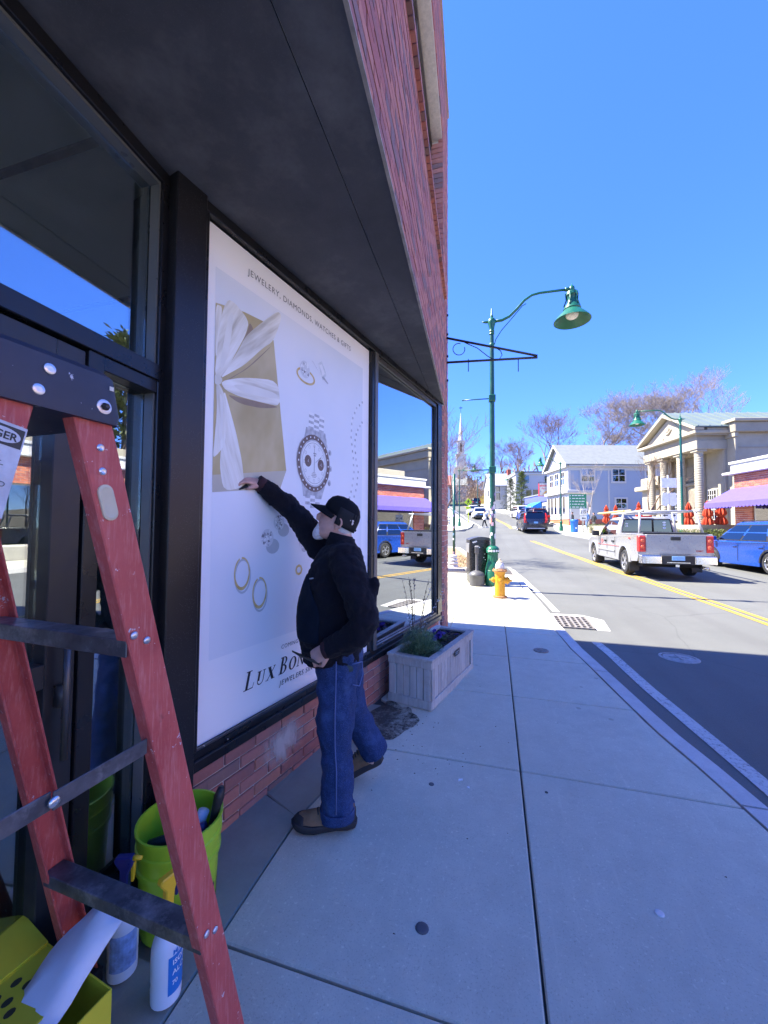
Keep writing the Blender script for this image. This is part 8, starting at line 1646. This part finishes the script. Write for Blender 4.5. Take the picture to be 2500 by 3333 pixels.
# ================================================================== TREES
def bare_tree(name, label, loc, H_, spread, seed, levels=6, m=None, trunk=.035, low=.12, rep=3, lean=(0, 0), upb=.35, sides=5):
    t = thing(name, label, 'tree', loc, 0); rn = random.Random(seed); mbT, mbC = MB(), MB(); cnt = [0]
    def grow(p, d, L_, r, lv):
        n_ = 3; pts = [p]; q = p; dd = d.normalized()
        for k in range(n_):
            dd = (dd + Vector((rn.gauss(0, .10), rn.gauss(0, .10), rn.gauss(.04, .08)))).normalized(); q = q + dd * L_ / n_; pts.append(q)
        rr = [r * (1 - .42 * k / n_) for k in range(n_ + 1)]
        (mbT if lv == 0 else mbC).tube(pts, rr, 8 if lv == 0 else (sides if lv < 3 else 3), caps=lv < 2)
        if lv >= levels: return
        ch_ = rep if lv < levels - 1 else rep + 1
        for c in range(ch_):
            f = 1.0 if c == 0 else rn.uniform(.45, .95); i = min(n_ - 1, int(f * n_)); b = pts[i].lerp(pts[i + 1], f * n_ - i) if f < 1 else pts[-1]
            a = rn.uniform(0, 6.283); sp_ = spread * (rn.uniform(.35, .6) if c == 0 else rn.uniform(.7, 1.15)); side = Vector((math.cos(a), math.sin(a), 0))
            nd = (dd + side * sp_ + Vector((0, 0, upb * (.5 if lv < 2 else .25)))).normalized()
            grow(b, nd, L_ * rn.uniform(.66, .82), max(rr[i] * rn.uniform(.52, .66), H_ * .0007), lv + 1)
    grow(Vector((0, 0, -.3)), Vector((lean[0], lean[1], 1)), H_ * .30, H_ * trunk, 0)
    mbT.build('trunk', m, t, True); stuff(mbC.build('crown', m, t, True)); return t
TW1 = mat('bark_grey', (.27, .23, .215), .9, var=.2); TW2 = mat('bark_brown', (.20, .14, .11), .9, var=.2); TW3 = mat('bark_pale', (.42, .36, .31), .9, var=.15)
bare_tree('bare_tree', 'great spreading bare tree rising behind the blue house roof', (19.0, 82.5, 8.2), 21, .95, 21, 8, TW1, .030, rep=3)
bare_tree('bare_tree', 'large bare tree between the blue house and the bank roof', (29.5, 78.0, 8.5), 20, .9, 22, 8, TW1, .028)
bare_tree('bare_tree', 'tall bare tree beyond the bank roof, rightmost of the hill trees', (38.5, 84.0, 8.5), 23, .75, 27, 6, TW1, .028)
bare_tree('bare_tree', 'reddish bare tree beside the great tree, lower and rounder', (25.0, 78.0, 8.0), 13, .95, 23, 7, TW2, .026)
bare_tree('bare_tree', 'bare tree left of the blue house gable on the skyline', (10.8, 88.0, 9.0), 18, .85, 24, 7, TW2, .028)
bare_tree('bare_tree', 'bare multi stemmed tree above the white houses', (6.6, 96, 9.5), 16, .85, 25, 7, TW2, .028)
bare_tree('bare_tree', 'bare tree on the skyline just right of the stickered pole', (2.2, 104, 10), 15, .85, 26, 7, TW2, .028)
bare_tree('bare_tree', 'slim bare tree against the blue house wall', (8.7, 41.3, 1.7), 7.4, .42, 31, 5, TW3, .016)
bare_tree('bare_tree', 'small bare tree with fairy lights before the bank columns', (9.9, 30.2, 1.2), 7.5, .6, 32, 5, TW2, .018)
bare_tree('bare_tree', 'young bare street tree just past the brick corner', (-2.25, 15.8, .22), 7.6, 1.0, 34, 6, TW2, .014, lean=(.10, 0), upb=.40)
bare_tree('bare_tree', 'bare tree on the left verge in front of the church', (-9.5, 72, 4.3), 14, .85, 35, 7, TW2, .02)
bare_tree('bare_tree', 'bare pale tree in the left hillside thicket', (-8.8, 98, 7.5), 13, .9, 36, 7, TW3, .02)
bare_tree('bare_tree', 'bare brown tree in the hillside thicket near the road', (-5.0, 112, 9.5), 13, .9, 37, 7, TW2, .02)
def fir(name, label, loc, H_, W_, seed, c1, c2, n=5200, dens=1):
    t = thing(name, label, 'tree', loc, 0); rn = random.Random(seed); mb = MB(); mb.tube([(0, 0, -.3), (0, 0, H_ * .97)], [H_ * .018, .02], 8); mb.build('trunk', TW2, t, True); mb = MB()
    nb = 46
    for k in range(nb):
        u = .08 + .90 * k / nb; z = H_ * u; L0 = W_ * (1 - u) ** .8 * rn.uniform(.7, 1.15) + .08; a = k * 2.399 + rn.uniform(-.3, .3); d = Vector((math.cos(a), math.sin(a), -.12 + .35 * u))
        for q in range(int(n / nb)):
            f = rn.random() ** .7; p = Vector((0, 0, z)) + d * L0 * f + Vector((rn.gauss(0, .10 * W_ * f + .02), rn.gauss(0, .10 * W_ * f + .02), rn.gauss(-.05 * f, .06 * W_)))
            blade(mb, p, d + Vector((rn.gauss(0, .6), rn.gauss(0, .6), rn.gauss(.1, .5))), H_ * rn.uniform(.025, .05), H_ * .006)
    stuff(mb.build('crown', leafmat(name + '_needles%d' % seed, c1, c2), t)); return t
fir('fir_tree', 'dark fir tree before the white gabled house, shorter one', (2.6, 65.2, 3.9), 5.6, 1.9, 41, (.03, .05, .025), (.14, .16, .08))
fir('fir_tree', 'sunlit green fir tree beside the distant lamp, taller one', (4.0, 61.3, 3.6), 6.6, 1.6, 42, (.05, .09, .02), (.24, .28, .08))
fir('fir_tree', 'spreading cedar bush at the foot of the great bare tree', (14.6, 76.5, 8.2), 7.8, 3.0, 43, (.06, .06, .02), (.26, .22, .09))
fir('fir_tree', 'tall pine behind the opposite shops, reflected in the window', (28.5, 32, .5), 20, 5, 44, (.05, .07, .02), (.18, .20, .08), 6500)
# brushy hillside and shrubs
def thicket(name, label, cx, cy, rx, ry, h, n, c1, c2, seed, cat=None):
    mb = MB(); rn = random.Random(seed)
    for k in range(n):
        a = rn.uniform(0, 6.283); r = math.sqrt(rn.random()); x, y = cx + rx * r * math.cos(a), cy + ry * r * math.sin(a); z = terr(x, y); hh = h * (1 - r * r * .6)
        blade(mb, Vector((x, y, z + hh * rn.random())), Vector((rn.gauss(0, 1.1), rn.gauss(0, 1.1), 1)), rn.uniform(.5, 1.1) * (.3 + h * .10), .030)
    o = mb.build(name, leafmat(name + '%d' % seed, c1, c2)); return stuff(o)
thicket('hillside_brush', '', -9, 118, 9, 14, 7, 12000, (.20, .13, .08), (.42, .31, .20), 1); thicket('hillside_brush', '', 2, 118, 9, 14, 8, 11000, (.22, .14, .09), (.40, .30, .21), 2); thicket('hillside_brush', '', 16, 100, 12, 9, 6, 10000, (.22, .15, .11), (.38, .29, .22), 3)
thicket('hillside_brush', '', -22, 100, 9, 14, 6, 9000, (.22, .16, .10), (.42, .33, .22), 5); thicket('hillside_brush', '', 34, 92, 14, 8, 6, 9000, (.20, .15, .11), (.36, .29, .22), 6)
thicket('forsythia', '', -1.3, 98, 2.2, 2.2, 3.2, 1500, (.45, .34, .04), (.62, .50, .10), 7); thicket('verge_grass', '', -6.5, 101, 4.5, 5, .5, 2600, (.20, .28, .05), (.40, .45, .12), 8)
hedge('hedge', 'clipped brown beech hedge at the roadside up the hill', (1.5, 82, 5.6), (3.0, 80.5, 5.5), .8, 2.2, 1800, (.16, .09, .04), (.34, .22, .12), 9)
# far ridge of trees closing the horizon
mb = MB(); rn = random.Random(77)
for k in range(9000):
    a = rn.uniform(-62, 75); d = rn.uniform(210, 300); x, y = d * math.sin(R(a)), d * math.cos(R(a)); blade(mb, Vector((x, y, terr(x, y) + rn.random() * 11)), Vector((rn.gauss(0, .5), rn.gauss(0, .5), 1)), rn.uniform(2, 5), .5)
stuff(mb.build('far_woodland', leafmat('far_wood', (.16, .12, .11), (.30, .25, .23))))
